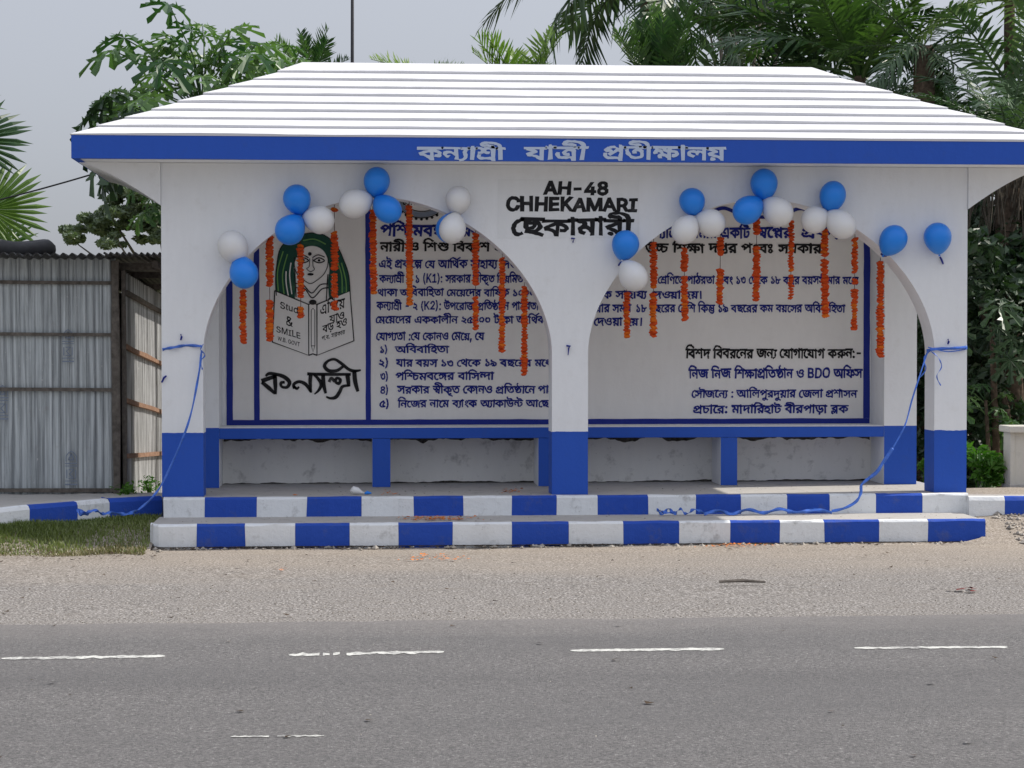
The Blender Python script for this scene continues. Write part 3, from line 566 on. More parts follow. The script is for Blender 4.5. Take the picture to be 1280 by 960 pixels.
[592,3,30,593,0,362,0,124,94,125,170,124,226,284,307,459,337,459,312,352,336,214,379,148,433,149,471,148,511,250,580,
442,622,581,622,750,622,950,579,1038,512,1039,476,1038,434,958,377,822,337,737,321,731,341,886,314,1060,239,1061,171,
1060,86,818,0,13,593,71,752,71,900,127,901,173,900,205,810,252,668,284,593,292,440,273,286,213,287,169,286,128,440,71,
14,595,363,664,372,792,402,876,445,877,471,876,507,728,551,583,551,512,551,386,533,308,498,309,471,308,434,442,383,],
[917,2,57,803,63,684,63,468,105,278,198,120,353,59,465,211,485,278,362,446,209,666,139,809,139,956,139,1108,203,1109,
268,1108,299,1076,343,1061,358,1181,358,1124,329,1002,283,864,257,783,257,704,257,584,287,516,344,517,384,516,428,640,
519,789,553,748,552,646,551,597,551,-19,551,-19,622,1855,622,1855,551,1229,551,1180,551,1104,553,1071,554,902,516,730,
454,670,403,671,380,670,352,734,328,775,328,850,328,970,363,1047,396,1219,365,1236,345,1260,286,1261,254,1260,204,1170,
117,968,63,26,1603,205,1602,156,1634,66,1673,10,1523,-7,1486,51,1446,162,1447,222,1446,275,1484,359,1511,388,1358,389,
1144,426,1000,495,951,543,1103,559,1134,530,1232,485,1388,459,1503,459,1530,459,1582,461,1613,462,1691,392,1642,347,
1602,261,],
[438,3,10,247,314,372,276,598,171,784,51,849,-8,719,-41,636,22,474,123,280,209,147,250,16,157,486,156,527,230,588,358,
622,439,622,518,622,646,588,720,527,721,486,720,445,646,383,518,349,439,349,358,349,230,383,156,444,12,295,486,294,452,
376,414,439,414,502,414,582,453,583,486,582,520,502,557,439,557,376,557,294,518,],
[848,3,22,385,471,474,471,618,442,742,391,801,358,799,268,714,323,510,399,415,399,348,399,256,365,257,331,256,304,330,
266,405,250,331,179,218,203,92,283,93,334,92,381,180,441,314,471,49,1717,622,1717,551,905,551,905,205,904,161,924,125,
939,117,974,96,1049,96,1126,96,1266,134,1319,162,1376,193,1438,263,1439,299,1438,331,1374,364,1301,364,1276,364,1220,
360,1195,357,1173,428,1210,433,1292,439,1339,439,1412,439,1528,411,1594,351,1595,303,1594,244,1478,133,1391,95,1316,63,
1142,24,1039,24,964,24,858,46,825,63,792,82,750,136,751,191,751,337,759,363,754,383,750,422,751,444,751,551,-19,551,
-19,622,31,1351,622,1348,663,1274,699,1191,699,1003,699,872,699,730,717,681,736,626,756,572,819,573,859,572,872,578,
897,583,912,731,907,726,896,722,879,723,869,722,847,740,813,761,802,788,786,894,771,993,771,1149,771,1254,771,1378,755,
1423,734,1456,718,1492,663,1495,622,],
[716,5,39,583,629,706,629,894,580,1080,480,1201,401,1091,362,1016,414,894,487,780,534,660,556,591,556,516,556,384,534,
274,498,229,478,213,477,244,486,318,497,365,497,470,497,562,436,563,396,562,389,560,371,557,363,339,299,380,317,432,
354,433,383,432,401,380,434,321,434,288,434,222,423,191,413,45,485,124,528,292,592,476,629,10,997,474,433,238,325,297,
509,368,533,370,554,381,596,399,640,418,667,428,903,526,13,1453,622,1453,551,1243,551,1243,285,1089,285,1089,396,1099,
446,1092,470,1088,526,1089,558,1089,688,1195,688,1241,622,24,669,247,780,247,956,204,1110,129,1183,81,1149,1,1082,48,
936,127,778,176,693,176,632,176,570,152,571,129,570,109,632,82,699,70,629,1,562,13,464,52,408,102,409,130,408,167,482,
219,602,247,9,1243,311,1243,0,1089,0,1089,75,1095,117,1090,141,1088,190,1089,215,1089,311,],
[862,2,56,585,622,585,551,319,551,319,510,309,483,312,472,318,428,319,402,319,274,318,228,370,194,441,194,510,194,632,
222,679,244,724,265,782,321,783,349,782,377,718,394,661,394,649,394,562,394,472,403,427,414,388,423,316,451,295,464,
317,533,352,511,434,480,546,465,629,465,663,465,744,465,822,452,849,443,888,430,922,389,923,358,922,325,876,261,798,
205,749,183,682,155,524,125,429,125,360,125,266,142,235,156,206,170,164,217,165,271,165,551,-19,551,-19,622,60,1745,
622,1745,551,935,551,935,521,927,458,930,445,934,399,935,378,935,205,934,161,954,125,969,117,1004,96,1079,96,1158,96,
1294,134,1349,162,1404,192,1466,259,1467,296,1466,329,1392,349,1327,349,1317,349,1224,349,1112,364,1061,377,1014,390,
936,425,913,447,933,534,974,498,1068,449,1206,423,1313,423,1345,423,1420,423,1502,413,1535,403,1580,389,1624,340,1625,
306,1624,245,1508,133,1421,95,1344,62,1172,24,1067,24,992,24,888,46,855,63,822,82,780,136,781,191,781,267,819,295,781,
417,781,551,561,551,561,622,],
[919,5,15,1859,622,1859,551,1229,551,1229,0,1075,0,1075,84,1085,110,1080,122,1074,175,1075,202,1075,419,1075,431,1075,
551,-19,551,-19,622,42,1753,271,1752,241,1702,184,1588,148,1491,148,1462,148,1404,150,1379,153,1391,225,1400,224,1440,
223,1457,223,1544,223,1598,256,1599,276,1598,295,1570,324,1545,334,1494,354,1318,372,1189,372,1121,372,1002,372,816,
401,710,471,711,531,710,540,716,565,721,577,871,571,868,562,862,544,863,536,862,477,1002,442,1125,442,1187,442,1382,
442,1598,409,1663,380,1712,358,1752,303,26,695,265,780,265,930,228,1058,165,1107,126,1109,55,1087,34,1022,85,898,156,
772,194,703,194,668,194,622,183,598,163,599,148,598,132,614,108,623,99,469,83,454,97,434,133,435,150,434,178,474,221,
544,250,638,265,30,371,463,474,463,642,417,742,329,743,265,742,246,734,216,731,206,575,208,582,221,588,247,589,256,588,
289,548,351,458,392,381,392,316,392,262,364,263,342,262,334,272,314,281,304,125,288,110,303,96,335,97,349,96,375,136,
417,208,447,308,463,14,247,405,250,413,252,436,253,449,252,490,172,569,85,582,271,602,338,574,404,504,405,450,404,436,
398,413,395,400,],
[726,4,39,581,629,706,629,894,580,1080,480,1201,401,1091,362,1016,414,894,487,780,534,660,556,591,556,514,556,384,534,
274,498,229,478,213,477,244,486,318,497,365,497,470,497,562,436,563,396,562,388,560,371,557,363,339,299,380,317,432,
353,433,383,432,401,380,434,321,434,288,434,222,423,191,413,45,485,124,528,292,592,476,629,10,997,474,433,238,325,297,
509,368,533,370,554,381,596,399,640,418,667,428,903,526,13,1473,622,1473,551,1243,551,1243,208,1089,253,1089,396,1099,
446,1092,470,1088,526,1089,558,1089,688,1195,688,1241,622,40,891,-61,762,-61,532,-27,336,45,172,160,109,241,257,267,
322,187,490,73,724,14,889,14,1014,14,1154,43,1212,90,1213,118,1212,159,1102,215,1011,215,964,215,904,200,876,176,877,
160,876,153,882,131,889,123,743,109,730,126,720,161,721,171,720,208,798,258,926,283,1001,283,1114,283,1276,235,1362,
159,1363,115,1362,65,1262,-15,1054,-61,],
[438,4,16,157,486,156,527,230,588,358,622,439,622,518,622,646,588,720,527,721,486,720,445,646,383,518,349,439,349,358,
349,230,383,156,444,12,295,486,294,452,376,414,439,414,502,414,582,453,583,486,582,518,502,557,439,557,376,557,294,518,
16,157,137,156,178,230,239,358,273,439,273,518,273,646,240,720,179,721,137,720,96,646,34,518,0,439,0,358,0,230,34,156,
96,12,295,137,294,104,376,65,439,65,502,65,582,104,583,137,582,170,502,208,439,208,376,208,294,169,],
[620,1,39,1261,622,1261,551,1051,551,1051,0,897,0,897,425,937,363,844,430,680,515,524,556,445,556,382,556,292,532,244,
491,245,463,244,431,306,387,440,361,551,355,539,272,406,278,200,323,80,404,81,462,80,516,176,591,332,629,423,629,526,
629,696,593,856,524,941,473,909,477,902,494,896,551,897,576,897,688,1003,688,1049,622,],
[592,2,47,475,0,396,0,294,22,265,38,228,56,182,110,183,164,183,481,182,506,162,534,104,546,45,547,63,624,138,623,240,
609,273,595,306,580,334,533,335,501,335,355,396,366,506,375,539,375,560,375,616,372,637,370,694,363,772,360,817,360,
892,360,990,382,1029,418,1173,383,1146,350,1058,310,946,292,885,292,866,292,820,294,797,297,837,312,866,292,896,241,
897,213,896,147,782,51,592,0,19,477,71,542,71,640,96,706,137,738,187,739,212,738,249,680,289,594,304,549,304,482,304,
380,292,335,281,335,168,334,135,354,100,369,92,384,84,430,71,],
[379,1,4,389,0,389,622,551,622,551,0,],
[706,4,41,929,305,860,305,756,319,660,351,603,377,552,400,498,417,467,417,434,417,380,396,381,375,380,357,426,326,465,
308,355,253,294,280,216,341,217,380,216,417,284,465,390,489,443,489,524,489,640,458,705,429,774,398,866,371,929,371,
992,371,1068,405,1069,442,1068,480,986,549,927,575,1087,591,1118,577,1180,532,1222,475,1223,442,1222,379,1074,305,4,
1433,622,1433,551,-19,551,-19,622,30,947,368,1088,368,1252,308,1253,252,1252,212,1164,148,1010,101,911,83,853,154,958,
169,1092,215,1093,249,1092,276,1020,305,949,305,866,305,724,277,638,236,639,216,638,203,676,186,739,181,699,107,588,
118,482,169,483,212,482,243,556,299,686,343,854,368,23,845,-112,674,-112,380,-47,146,100,69,224,217,247,286,147,460,22,
690,-36,845,-36,922,-36,1044,-18,1112,20,1113,50,1112,80,1014,123,941,136,1101,171,1182,150,1274,85,1275,42,1274,-27,
1042,-112,],
[803,4,22,1627,622,1627,551,1003,551,1003,288,997,274,1000,255,1002,215,1003,195,1003,0,849,0,788,60,578,161,306,231,
153,243,75,339,266,397,676,491,895,524,849,482,849,551,-19,551,-19,622,13,849,474,891,446,738,421,402,348,261,304,368,
292,612,234,820,146,877,88,859,88,854,111,848,157,849,189,24,1277,164,1202,164,1070,194,962,262,923,317,997,385,1026,
332,1104,265,1200,233,1257,233,1302,233,1382,262,1383,298,1382,319,1346,355,1262,382,1191,389,1221,463,1304,455,1446,
414,1534,348,1535,299,1534,238,1394,164,12,371,-6,320,-6,250,26,251,52,250,78,320,112,371,112,420,112,490,78,491,52,
490,26,420,-6,],
[654,3,20,177,0,177,728,693,728,844,728,1042,675,1138,588,1139,535,1138,488,1072,427,964,391,901,382,901,375,968,373,
1104,330,1196,251,1197,194,1196,139,1094,51,880,0,709,0,10,363,82,705,82,874,82,1016,147,1017,195,1016,231,942,293,806,
330,713,330,363,330,10,363,408,683,408,760,408,886,439,960,495,961,533,960,580,830,646,689,646,363,646,],
[722,2,22,631,0,279,0,279,82,619,82,796,82,1030,150,1144,277,1145,365,1144,453,1030,578,804,646,637,646,271,646,271,728,
649,728,862,728,1164,641,1324,478,1325,365,1324,251,1162,88,852,0,4,363,728,363,0,177,0,177,728,],
[765,2,16,767,-10,580,-10,288,81,120,248,121,363,120,479,288,646,580,737,767,737,952,737,1244,646,1410,479,1411,363,
1410,248,1244,81,952,-10,16,767,76,896,76,1106,142,1230,271,1231,363,1230,457,1106,585,896,651,767,651,634,651,424,585,
300,457,301,363,300,271,424,143,634,76,],
[838,1,65,1697,622,1697,551,261,551,229,560,312,550,482,506,628,455,673,432,683,376,610,360,452,322,306,284,251,265,229,
282,384,266,620,216,808,146,895,99,892,116,890,152,891,171,891,510,917,510,1026,510,1232,492,1410,450,1479,414,1526,
389,1584,326,1585,288,1584,255,1530,196,1410,158,1311,158,1280,158,1222,160,1195,163,1205,234,1216,233,1252,232,1273,
232,1370,232,1428,270,1429,296,1428,347,1222,425,1045,434,1045,0,891,0,808,56,610,140,348,197,169,212,97,303,158,324,
294,362,436,398,505,414,428,443,230,488,97,502,159,570,163,551,-19,551,-19,622,],
[266,2,8,343,0,189,0,189,551,-19,551,-19,622,553,622,553,551,343,551,31,199,622,196,663,122,699,41,699,-297,699,-428,
699,-570,717,-619,736,-674,756,-728,819,-727,859,-728,872,-722,898,-717,912,-569,907,-574,895,-578,877,-577,869,-578,
847,-560,813,-539,802,-512,786,-408,771,-307,771,-3,771,102,771,226,755,271,734,304,718,340,663,343,622,],
[0,1,35,-571,-266,-626,-266,-754,-243,-844,-193,-843,-151,-844,-100,-688,-39,-547,-39,-424,-39,-194,-84,44,-164,179,
-217,89,-271,-46,-215,-266,-141,-462,-103,-557,-103,-630,-103,-702,-131,-701,-153,-702,-181,-624,-204,-571,-204,-498,
-204,-408,-173,-360,-127,-344,-78,-343,-59,-343,8,-189,8,-189,-45,-190,-73,-216,-148,-294,-219,-446,-266,],
[567,1,57,1155,622,1155,551,345,551,345,521,337,458,340,445,344,399,345,378,345,205,344,161,364,125,379,117,414,96,489,
96,568,96,704,134,759,162,814,192,876,259,877,296,876,329,802,349,737,349,727,349,634,349,522,364,471,377,424,390,346,
425,323,447,343,534,384,498,476,449,614,423,723,423,755,423,830,423,912,413,945,403,990,389,1034,340,1035,306,1034,245,
918,133,831,95,754,62,582,24,477,24,402,24,298,46,265,63,232,82,190,136,191,191,191,551,-19,551,-19,622,],
[712,2,49,1445,622,1445,551,713,551,713,372,712,343,748,316,787,316,824,316,906,340,1002,392,1059,433,1179,442,1242,395,
1312,295,1313,245,1312,182,1202,82,988,24,835,24,702,24,474,70,282,173,122,342,59,465,211,485,282,346,456,177,680,100,
827,100,986,100,1160,180,1161,243,1160,288,1110,352,1071,373,1163,392,1102,341,976,275,850,242,789,242,742,242,662,255,
635,268,602,282,558,333,559,393,559,551,-19,551,-19,622,12,727,-149,676,-149,606,-117,607,-91,606,-65,676,-31,727,-31,
776,-31,846,-65,847,-91,846,-117,776,-149,],
[603,4,14,1017,556,1017,125,875,121,812,164,630,231,398,277,259,286,185,375,296,405,548,461,794,506,899,519,863,479,863,
555,14,863,474,903,446,822,435,620,398,422,356,345,334,325,350,456,338,648,301,802,250,871,217,868,236,862,285,863,300,
4,1227,622,1227,551,-19,551,-19,622,42,353,183,446,183,572,141,613,109,634,132,704,153,741,153,798,153,884,115,939,83,
869,114,869,147,1017,147,1017,-43,863,-43,863,109,929,17,904,40,818,85,767,85,736,85,684,62,685,29,684,22,686,9,689,3,
567,0,556,51,452,115,365,115,308,115,246,85,247,64,246,36,324,1,415,-16,357,-84,236,-62,90,9,91,68,90,118,238,183,],
[715,2,70,943,528,1018,528,1118,514,1155,500,1196,484,1240,435,1241,389,1241,0,1087,0,1068,45,976,87,901,87,832,87,716,
79,590,70,505,70,442,70,298,84,172,123,92,199,93,262,92,284,104,334,113,353,267,341,258,325,248,291,249,265,248,211,
328,159,446,144,503,144,576,144,692,153,802,161,865,161,934,161,1048,136,1087,106,1087,382,1086,408,1068,435,1049,443,
1032,450,982,457,943,457,882,457,780,434,741,417,700,400,652,359,653,340,652,325,688,301,755,301,782,301,824,303,845,
305,859,234,838,231,772,226,725,226,634,226,494,276,495,333,494,366,564,435,629,464,690,492,850,528,4,1451,622,1451,
551,-19,551,-19,622,],
[690,2,14,51,0,581,728,795,728,1331,0,1135,0,827,432,796,472,722,591,669,684,705,684,650,590,574,469,549,432,249,0,4,
317,203,317,284,1065,284,1065,203,],
[743,1,12,177,0,177,728,363,728,363,413,1125,413,1125,728,1311,728,1311,0,1125,0,1125,331,363,331,363,0,],
[648,2,8,119,148,119,224,699,728,881,728,315,235,315,229,1179,229,1179,148,6,805,0,805,170,805,206,805,454,981,454,981,
0,],
[648,3,32,649,-10,500,-10,274,42,148,134,149,193,148,239,222,318,352,371,433,378,433,382,326,396,202,486,203,544,202,
600,316,687,518,737,649,737,776,737,976,687,1092,600,1093,544,1092,486,966,396,865,382,865,378,942,371,1072,318,1148,
239,1149,193,1148,134,1020,42,794,-10,16,649,71,744,71,884,103,962,160,963,198,962,239,880,301,738,336,649,336,556,336,
414,301,332,239,333,198,332,160,408,103,550,71,16,649,414,724,414,844,445,914,500,915,537,914,574,846,627,726,657,649,
657,568,657,448,627,380,574,381,537,380,500,448,445,570,414,],
[730,1,38,765,-10,578,-10,286,81,120,248,121,363,120,479,286,646,578,737,765,737,876,737,1072,705,1228,643,1332,555,
1353,499,1167,499,1150,536,1076,593,966,632,836,651,765,651,634,651,422,585,300,457,301,363,300,271,424,142,634,76,765,
76,836,76,966,96,1076,135,1150,192,1167,229,1353,229,1334,173,1228,85,1072,23,876,-10,],
[601,1,12,177,0,177,728,1063,728,1063,646,363,646,363,408,1015,408,1015,326,363,326,363,82,1073,82,1073,0,],
[903,1,46,177,0,177,728,441,728,799,269,810,252,842,204,878,147,912,91,925,67,885,67,898,90,930,145,966,202,1000,252,
1013,269,1367,728,1631,728,1631,0,1449,0,1449,416,1448,438,1450,496,1452,559,1456,625,1457,655,1473,655,1452,622,1406,
552,1362,487,1322,433,1309,416,985,0,823,0,493,416,478,433,442,485,398,549,350,620,327,655,345,655,346,628,348,564,350,
500,352,439,353,416,353,0,],
[644,2,24,177,0,177,728,675,728,844,728,1064,669,1170,568,1171,503,1170,438,1064,338,844,282,675,282,281,282,281,365,
667,365,782,365,920,398,986,460,987,503,986,546,920,610,780,646,665,646,363,646,363,0,4,1013,0,661,328,871,328,1227,0,],
[441,1,12,91,0,91,82,349,82,349,646,91,646,91,728,793,728,793,646,535,646,535,82,793,82,793,0,],
[642,1,51,643,-13,484,-13,252,38,122,129,115,190,305,190,312,149,408,96,556,70,643,70,740,70,898,103,990,161,991,200,
990,235,910,279,780,307,703,318,527,343,350,368,154,460,155,533,154,594,288,687,514,737,655,737,798,737,1018,687,1146,
599,1151,544,969,544,956,597,778,655,649,655,554,655,414,625,334,571,335,537,334,499,430,453,560,427,613,419,759,399,
816,392,958,364,1086,319,1170,249,1171,198,1170,139,1046,43,810,-13,],
[327,2,4,585,546,585,471,21,471,21,546,16,185,676,361,676,361,142,360,105,418,71,489,71,504,71,556,75,579,77,615,3,586,
-2,518,-7,485,-7,342,-7,184,68,185,135,],
[591,1,23,525,-7,414,-7,248,39,154,130,155,199,155,546,331,546,331,207,330,144,462,72,579,72,656,72,780,106,852,172,853,
219,853,546,1029,546,1029,0,859,0,859,132,883,132,832,56,644,-7,],
[612,2,23,565,-12,428,-12,218,58,102,185,103,271,102,358,220,484,428,553,565,553,670,553,796,518,864,473,881,458,895,
458,895,728,1071,728,1071,0,901,0,901,84,881,84,864,69,794,24,668,-12,16,591,67,690,67,826,119,896,212,897,272,896,333,
828,423,690,474,591,474,486,474,348,420,280,329,281,272,280,215,350,122,488,67,],
[562,1,27,137,-198,183,-122,201,-124,254,-131,342,-125,412,-87,439,-48,471,-3,53,546,247,546,479,222,514,171,566,72,595,
25,531,25,558,72,610,172,647,222,881,546,1073,546,593,-82,558,-125,466,-181,342,-208,267,-208,218,-208,150,-201,],
[644,1,65,567,-10,422,-10,214,43,102,134,103,190,102,238,180,307,318,367,405,399,621,479,646,488,708,516,752,554,753,
579,752,614,660,659,583,659,526,659,442,636,396,597,397,570,396,543,446,493,532,439,587,406,1257,0,1045,0,495,331,416,
378,292,453,220,526,221,570,220,618,308,692,468,734,577,734,686,734,844,692,930,621,931,578,930,544,880,488,792,440,
737,419,447,311,356,278,282,221,283,187,282,151,350,97,474,67,555,67,640,67,800,103,928,169,1002,263,1003,321,1171,321,
1170,249,1104,156,1020,103,993,89,957,67,884,28,670,-10,],
[565,1,6,177,0,177,728,363,728,363,82,1037,82,1037,0,],
[985,1,38,449,0,51,728,241,728,471,281,490,246,522,172,554,96,569,56,545,56,560,96,590,172,626,246,645,281,881,728,1091,
728,1325,281,1344,246,1378,172,1412,96,1427,56,1401,56,1416,96,1446,172,1482,246,1501,281,1729,728,1921,728,1523,0,
1307,0,1057,461,1032,506,986,612,965,681,1005,681,982,616,942,513,915,461,665,0,],
[268,1,12,145,54,144,91,216,121,267,121,318,121,392,91,393,54,392,18,318,-14,267,-14,216,-14,144,18,],
[746,1,40,771,-10,576,-10,284,81,120,249,121,363,120,479,284,646,572,737,759,737,874,737,1074,703,1232,640,1336,552,
1357,500,1167,500,1142,535,1068,590,966,630,836,651,761,651,632,651,422,585,300,457,301,363,300,271,424,143,636,76,771,
76,894,76,1082,128,1186,225,1187,290,1243,285,809,285,809,366,1369,366,1369,286,1368,196,1212,63,944,-10,],
[690,1,14,587,0,51,728,247,728,555,296,580,259,660,135,713,44,677,44,728,137,806,259,833,296,1133,728,1331,728,801,0,],
[646,1,8,97,646,97,728,1197,728,1197,646,741,646,741,0,555,0,555,646,],
[590,1,10,177,0,177,728,1057,728,1057,646,363,646,363,396,991,396,991,314,363,314,363,0,],
]
# one row per painted line: glyph numbers, reference width, photo x of start and end, photo y of head line and base line,
# colour, surface, head height
LINES = [
([0,1,2,3,4,5,-1,6,7,8,9,7],3179,475,541,281.6,294.8,'b','m',622),
([10,9,7,11,-1,12,-1,1,13,14,-1,1,4,8,9,13,-1,15],7750,475,612.3,303.4,313.7,'k','m',622),
([15,16,-1,17,8,18,19,-1,20,21,-1,22,1,23,24,8,-1,6,9,25,9,21,26,-1,20,27,12,28,9],8692,473,584,325.3,334.7,'b','m',622),
([8,10,26,9,29,11,-1,30,-1,31,-1,32,33,34,35,36,-1,6,7,8,9,7,-1,37,11,8,38,39,-1,1,10,28,1,3,39],10648,474,588,344,353,'b','m',622),
([23,9,8,9,-1,40,1,4,4,9,1,25,39,9,-1,20,3,18,28,18,27,7,-1,4,9,1,41,24,8,-1,31,42,42,42],15399,472,661.6,361.5,370,'b','m',622),
([8,10,26,9,29,11,-1,30,-1,43,-1,32,33,44,35,36,-1,45,0,18,7,9,46,-1,17,1,39,47,9,18,10,-1,0,9,48,7,39,9],15215,470.5,636,378,387,'b','m',622),
([20,3,18,28,18,27,7,-1,15,8,8,9,49,11,10,-1,43,50,42,42,42,-1,51,9,8,9,-1,22,1,23,24,8],13490,469,641.6,395.6,404,'b','m',622),
([20,21,9,52,26,39,9,-1,36,20,21,-1,20,8,9,10,12,-1,20,3,18,28,53,-1,20,21],11505,470,605,415.9,425,'b','m',622),
([31,35],983,474,485,432.8,441,'b','m',622),
([40,1,4,4,9,1,25,39,9],4386,494,561,432.8,441,'b','m',622),
([43,35],983,473,486,449.6,458,'b','m',622),
([21,9,7,-1,4,28,6,-1,31,54,-1,20,23,18,8,-1,31,55,-1,4,56,18,7,7,-1,3,18,57,26],12225,495,664,449.6,458,'b','m',622),
([54,35],983,475,486,466,474.8,'b','m',622),
([0,1,2,3,4,18,5,7,-1,4,9,1,6,58,9],8119,494,617,466,474.8,'b','m',622),
([59,35],983,475,486,483,491.8,'b','m',622),
([6,7,8,9,7,-1,37,11,8,38,39,-1,20,8,9,10,12,-1,17,1,39,47,9,18,10,-1,0,9,48,7,39,9],14038,497,685.5,483,491.8,'b','m',622),
([50,35],983,474,487,500.6,509,'b','m',622),
([1,10,18,60,7,-1,10,9,18,3,-1,4,26,9,61,8,-1,40,26,9,8,9,45,62,-1,22,20,56],14367,497,686,500.6,509,'b','m',622),
([8,10,26,9,29,11,-1,22,3,9,7,-1,15,8,1,51],8530,806,937,284.7,297,'b','m',622),
([37,18,63,7],2378,945,990,284.7,297,'b','m',622),
([17,8,19],2310,1001,1056,284.7,297,'b','m',622),
([45,64,-1,1,13,65,9,-1,27,66,7,-1,0,67,4,67,-1,6,7,8,9,7],11962,806,1026.6,305,315.6,'k','m',622),
([20,29,1,68,18,39,-1,0,9,48,7,39,9,-1,15,4,61,-1,31,54,-1,20,23,18,8,-1,31,69,-1,4,56,7,-1,4,28,6,6,11,3,9,7,-1,3,18,57,26],22857,822,1073,345.6,354.6,'b','m',622),
([22,1,23,24,8,-1,6,9,25,9,21,26,-1,20,27,12,28,9,-1,25,28,70],10515,722,878,364,372.8,'b','m',622),
([25,12,28,9,7,-1,6,3,28],4986,728,789,381,390,'b','m',622),
([31,69,-1,4,56,18,7,7,-1,20,4,1,13,-1,1,8,71,-1,31,55,-1,4,56,18,7,7,-1,8,3,-1,4,28,18,6,7,-1,40,1,4,4,9,1,25,39,9],22735,794,1056,381,390,'b','m',622),
([20,27,12,28,9,-1,25,28,70],4414,742,803,398,407,'b','m',622),
([1,4,13,27,-1,1,4,4,7,18,10,7,-1,60,10,26,-1,20,21,9,52,9,18,21,9,52,-1,8,72,10,36,30],15903,857,1077.8,436.7,447.4,'k','m',622),
([1,10,60,-1,1,10,60,-1,1,13,65,9,17,1,39,47,9,10,-1,12,-1,73,74,75,-1,40,1,76,6],16062,861,1077.5,461.7,472.4,'b','m',622),
([20,6,77,60,18,10,26,-1,36,-1,22,1,49,0,78,7,27,78,28,9,7,-1,20,60,49,9,-1,17,13,9,6,10],15687,864,1071,488,497,'b','m',622),
([17,79,9,18,7,36,-1,3,9,27,9,1,7,25,9,51,-1,4,11,7,0,9,80,9,-1,81,8],12509,866,1060,507,516.5,'b','m',622),
([8,10,26,9,29,11],2890,523,631,183.6,199,'s','f',622),
([21,9,82,11],1873,657,733,183.6,199,'s','f',622),
([17,39,11,65,9,49,28],4270,753,907,183.6,199,'s','f',622),
([83,84,30,85,86],3377,679.5,761,227.5,242.5,'k','w',727),
([87,84,84,88,33,83,89,83,90,91],6857,632,796,247,263,'k','w',727),
([20,56,8,9,3,9,7,11],3856,637.5,790,274,293.5,'k','w',622),
([92,93,94,95,96],2734,350,379,377,385,'k','e',727),
([97],644,357,366,395,406,'k','e',727),
([92,89,91,98,88],3152,345,376,407,414.5,'k','e',727),
([99,100,73,100,-1,101,75,102,103],5322,347,375,420,425,'k','e',727),
([15,1,52,18,28],2652,400,431,382,394,'k','e',622),
([21,9,12],1630,412,431,395,404,'k','e',622),
([4,80,-1,25,12],2876,403,434,407,416,'k','e',622),
([0,100,4,100,-1,6,7,8,9,7],5095,402,431,421,426,'k','e',622),
([101,75,102,103,-1,75,104,-1,99,88,92,103],7676,503,549,249,256,'k','r',727),
]
# ------------------------------------------------------------------ ground, road
ZR = -0.02
YR = G(640, 776, 0).y                      # where the asphalt begins
def sheet(name, x0, x1, y0, y1, nx, ny, zf, m, edge=None):
    b = MB(); b.v = []
    for j in range(ny + 1):
        for i in range(nx + 1):
            x = x0 + (x1 - x0) * i / nx; y = y0 + (y1 - y0) * j / ny
            if edge and j == ny: y += edge(x)
            b.v.append((x, y, zf(x, y)))
    for j in range(ny):
        for i in range(nx):
            a = j * (nx + 1) + i; b.f.append((a, a + 1, a + nx + 2, a + nx + 1)); b.mi.append(0)
    return b.build(name, m, smooth=True)
def zg(x, y):
    h = noise.noise(Vector((x * .7, y * .9, 0))) * .012 + noise.noise(Vector((x * 3.1, y * 3.3, 4))) * .006
    if y < YR + .6: h *= max(0, (y - YR) / .6) if y > YR else 0
    return h - (.0 if y > YR else .0)
base = MB()
base.face([(-900, -900, -.34), (900, -900, -.34), (900, 1500, -.34), (-900, 1500, -.34)])
tag(base.build('terrain', simple('field_grass_and_soil', (.15, .155, .075), .95, .1, 0, .4, .4, 0)), kind='structure')
tag(sheet('ground', -14, 18, YR - .5, 6.0, 200, 70, lambda x, y: zg(x, y) if y < 5.8 else -.36, M['ground']), kind='structure')
tag(sheet('road', -40, 44, -21, YR, 420, 16, lambda x, y: .006 if y > -20.9 else -.35, M['asphalt'],
    lambda x: noise.noise(Vector((x * 2.0, 3, 0))) * .05 + noise.noise(Vector((x * 9, 7, 0))) * .02), kind='structure')
# far verge behind the camera
tag(sheet('verge', -40, 44, -60, -20.9, 20, 10, lambda x, y: -.01 if y < -21 else -.01, M['ground']), kind='structure')

def dash(px0, px1, py0, py1, th, label, gaps=(), worn=1.0):
    a = G(px0, py0, .0085); c = G(px1, py1, .0085); n = 46; b = MB(); d = (c - a)
    for k in range(n):
        t0, t1 = k / n, (k + 1) / n
        if any(g0 < (t0 + t1) / 2 < g1 for g0, g1 in gaps): continue
        def w(t, s): return th * max(.04, (.36 + (.34 * noise.noise(Vector((t * 17, s * 5, px0))) + .16 * noise.noise(Vector((t * 61, s * 5, px0)))) * worn) * min(1, .35 + 14 * min(t, 1 - t)))
        p, q = a + d * t0, a + d * t1
        b.face([(p.x, p.y - w(t0, 1), p.z), (q.x, q.y - w(t1, 1), q.z), (q.x, q.y + w(t1, 2), q.z), (p.x, p.y + w(t0, 2), p.z)])
    o = b.build('lane_marking', M['road_paint'])
    tag(o, kind='structure'); return o
dash(2, 206, 823, 820, .10, '')
dash(361, 555, 818.5, 814.5, .10, '', gaps=((.20, .215), (.27, .285), (.335, .36)), worn=1.3)
dash(713, 905, 813, 811, .10, '')
dash(1068, 1259, 810, 808.5, .08, '', worn=1.3)
dash(288, 405, 920.5, 919.5, .03, '', gaps=((.42, .5),), worn=1.4)
dash(-360, -160, 828, 825, .11, '')
dash(1430, 1620, 807, 806, .10, '')

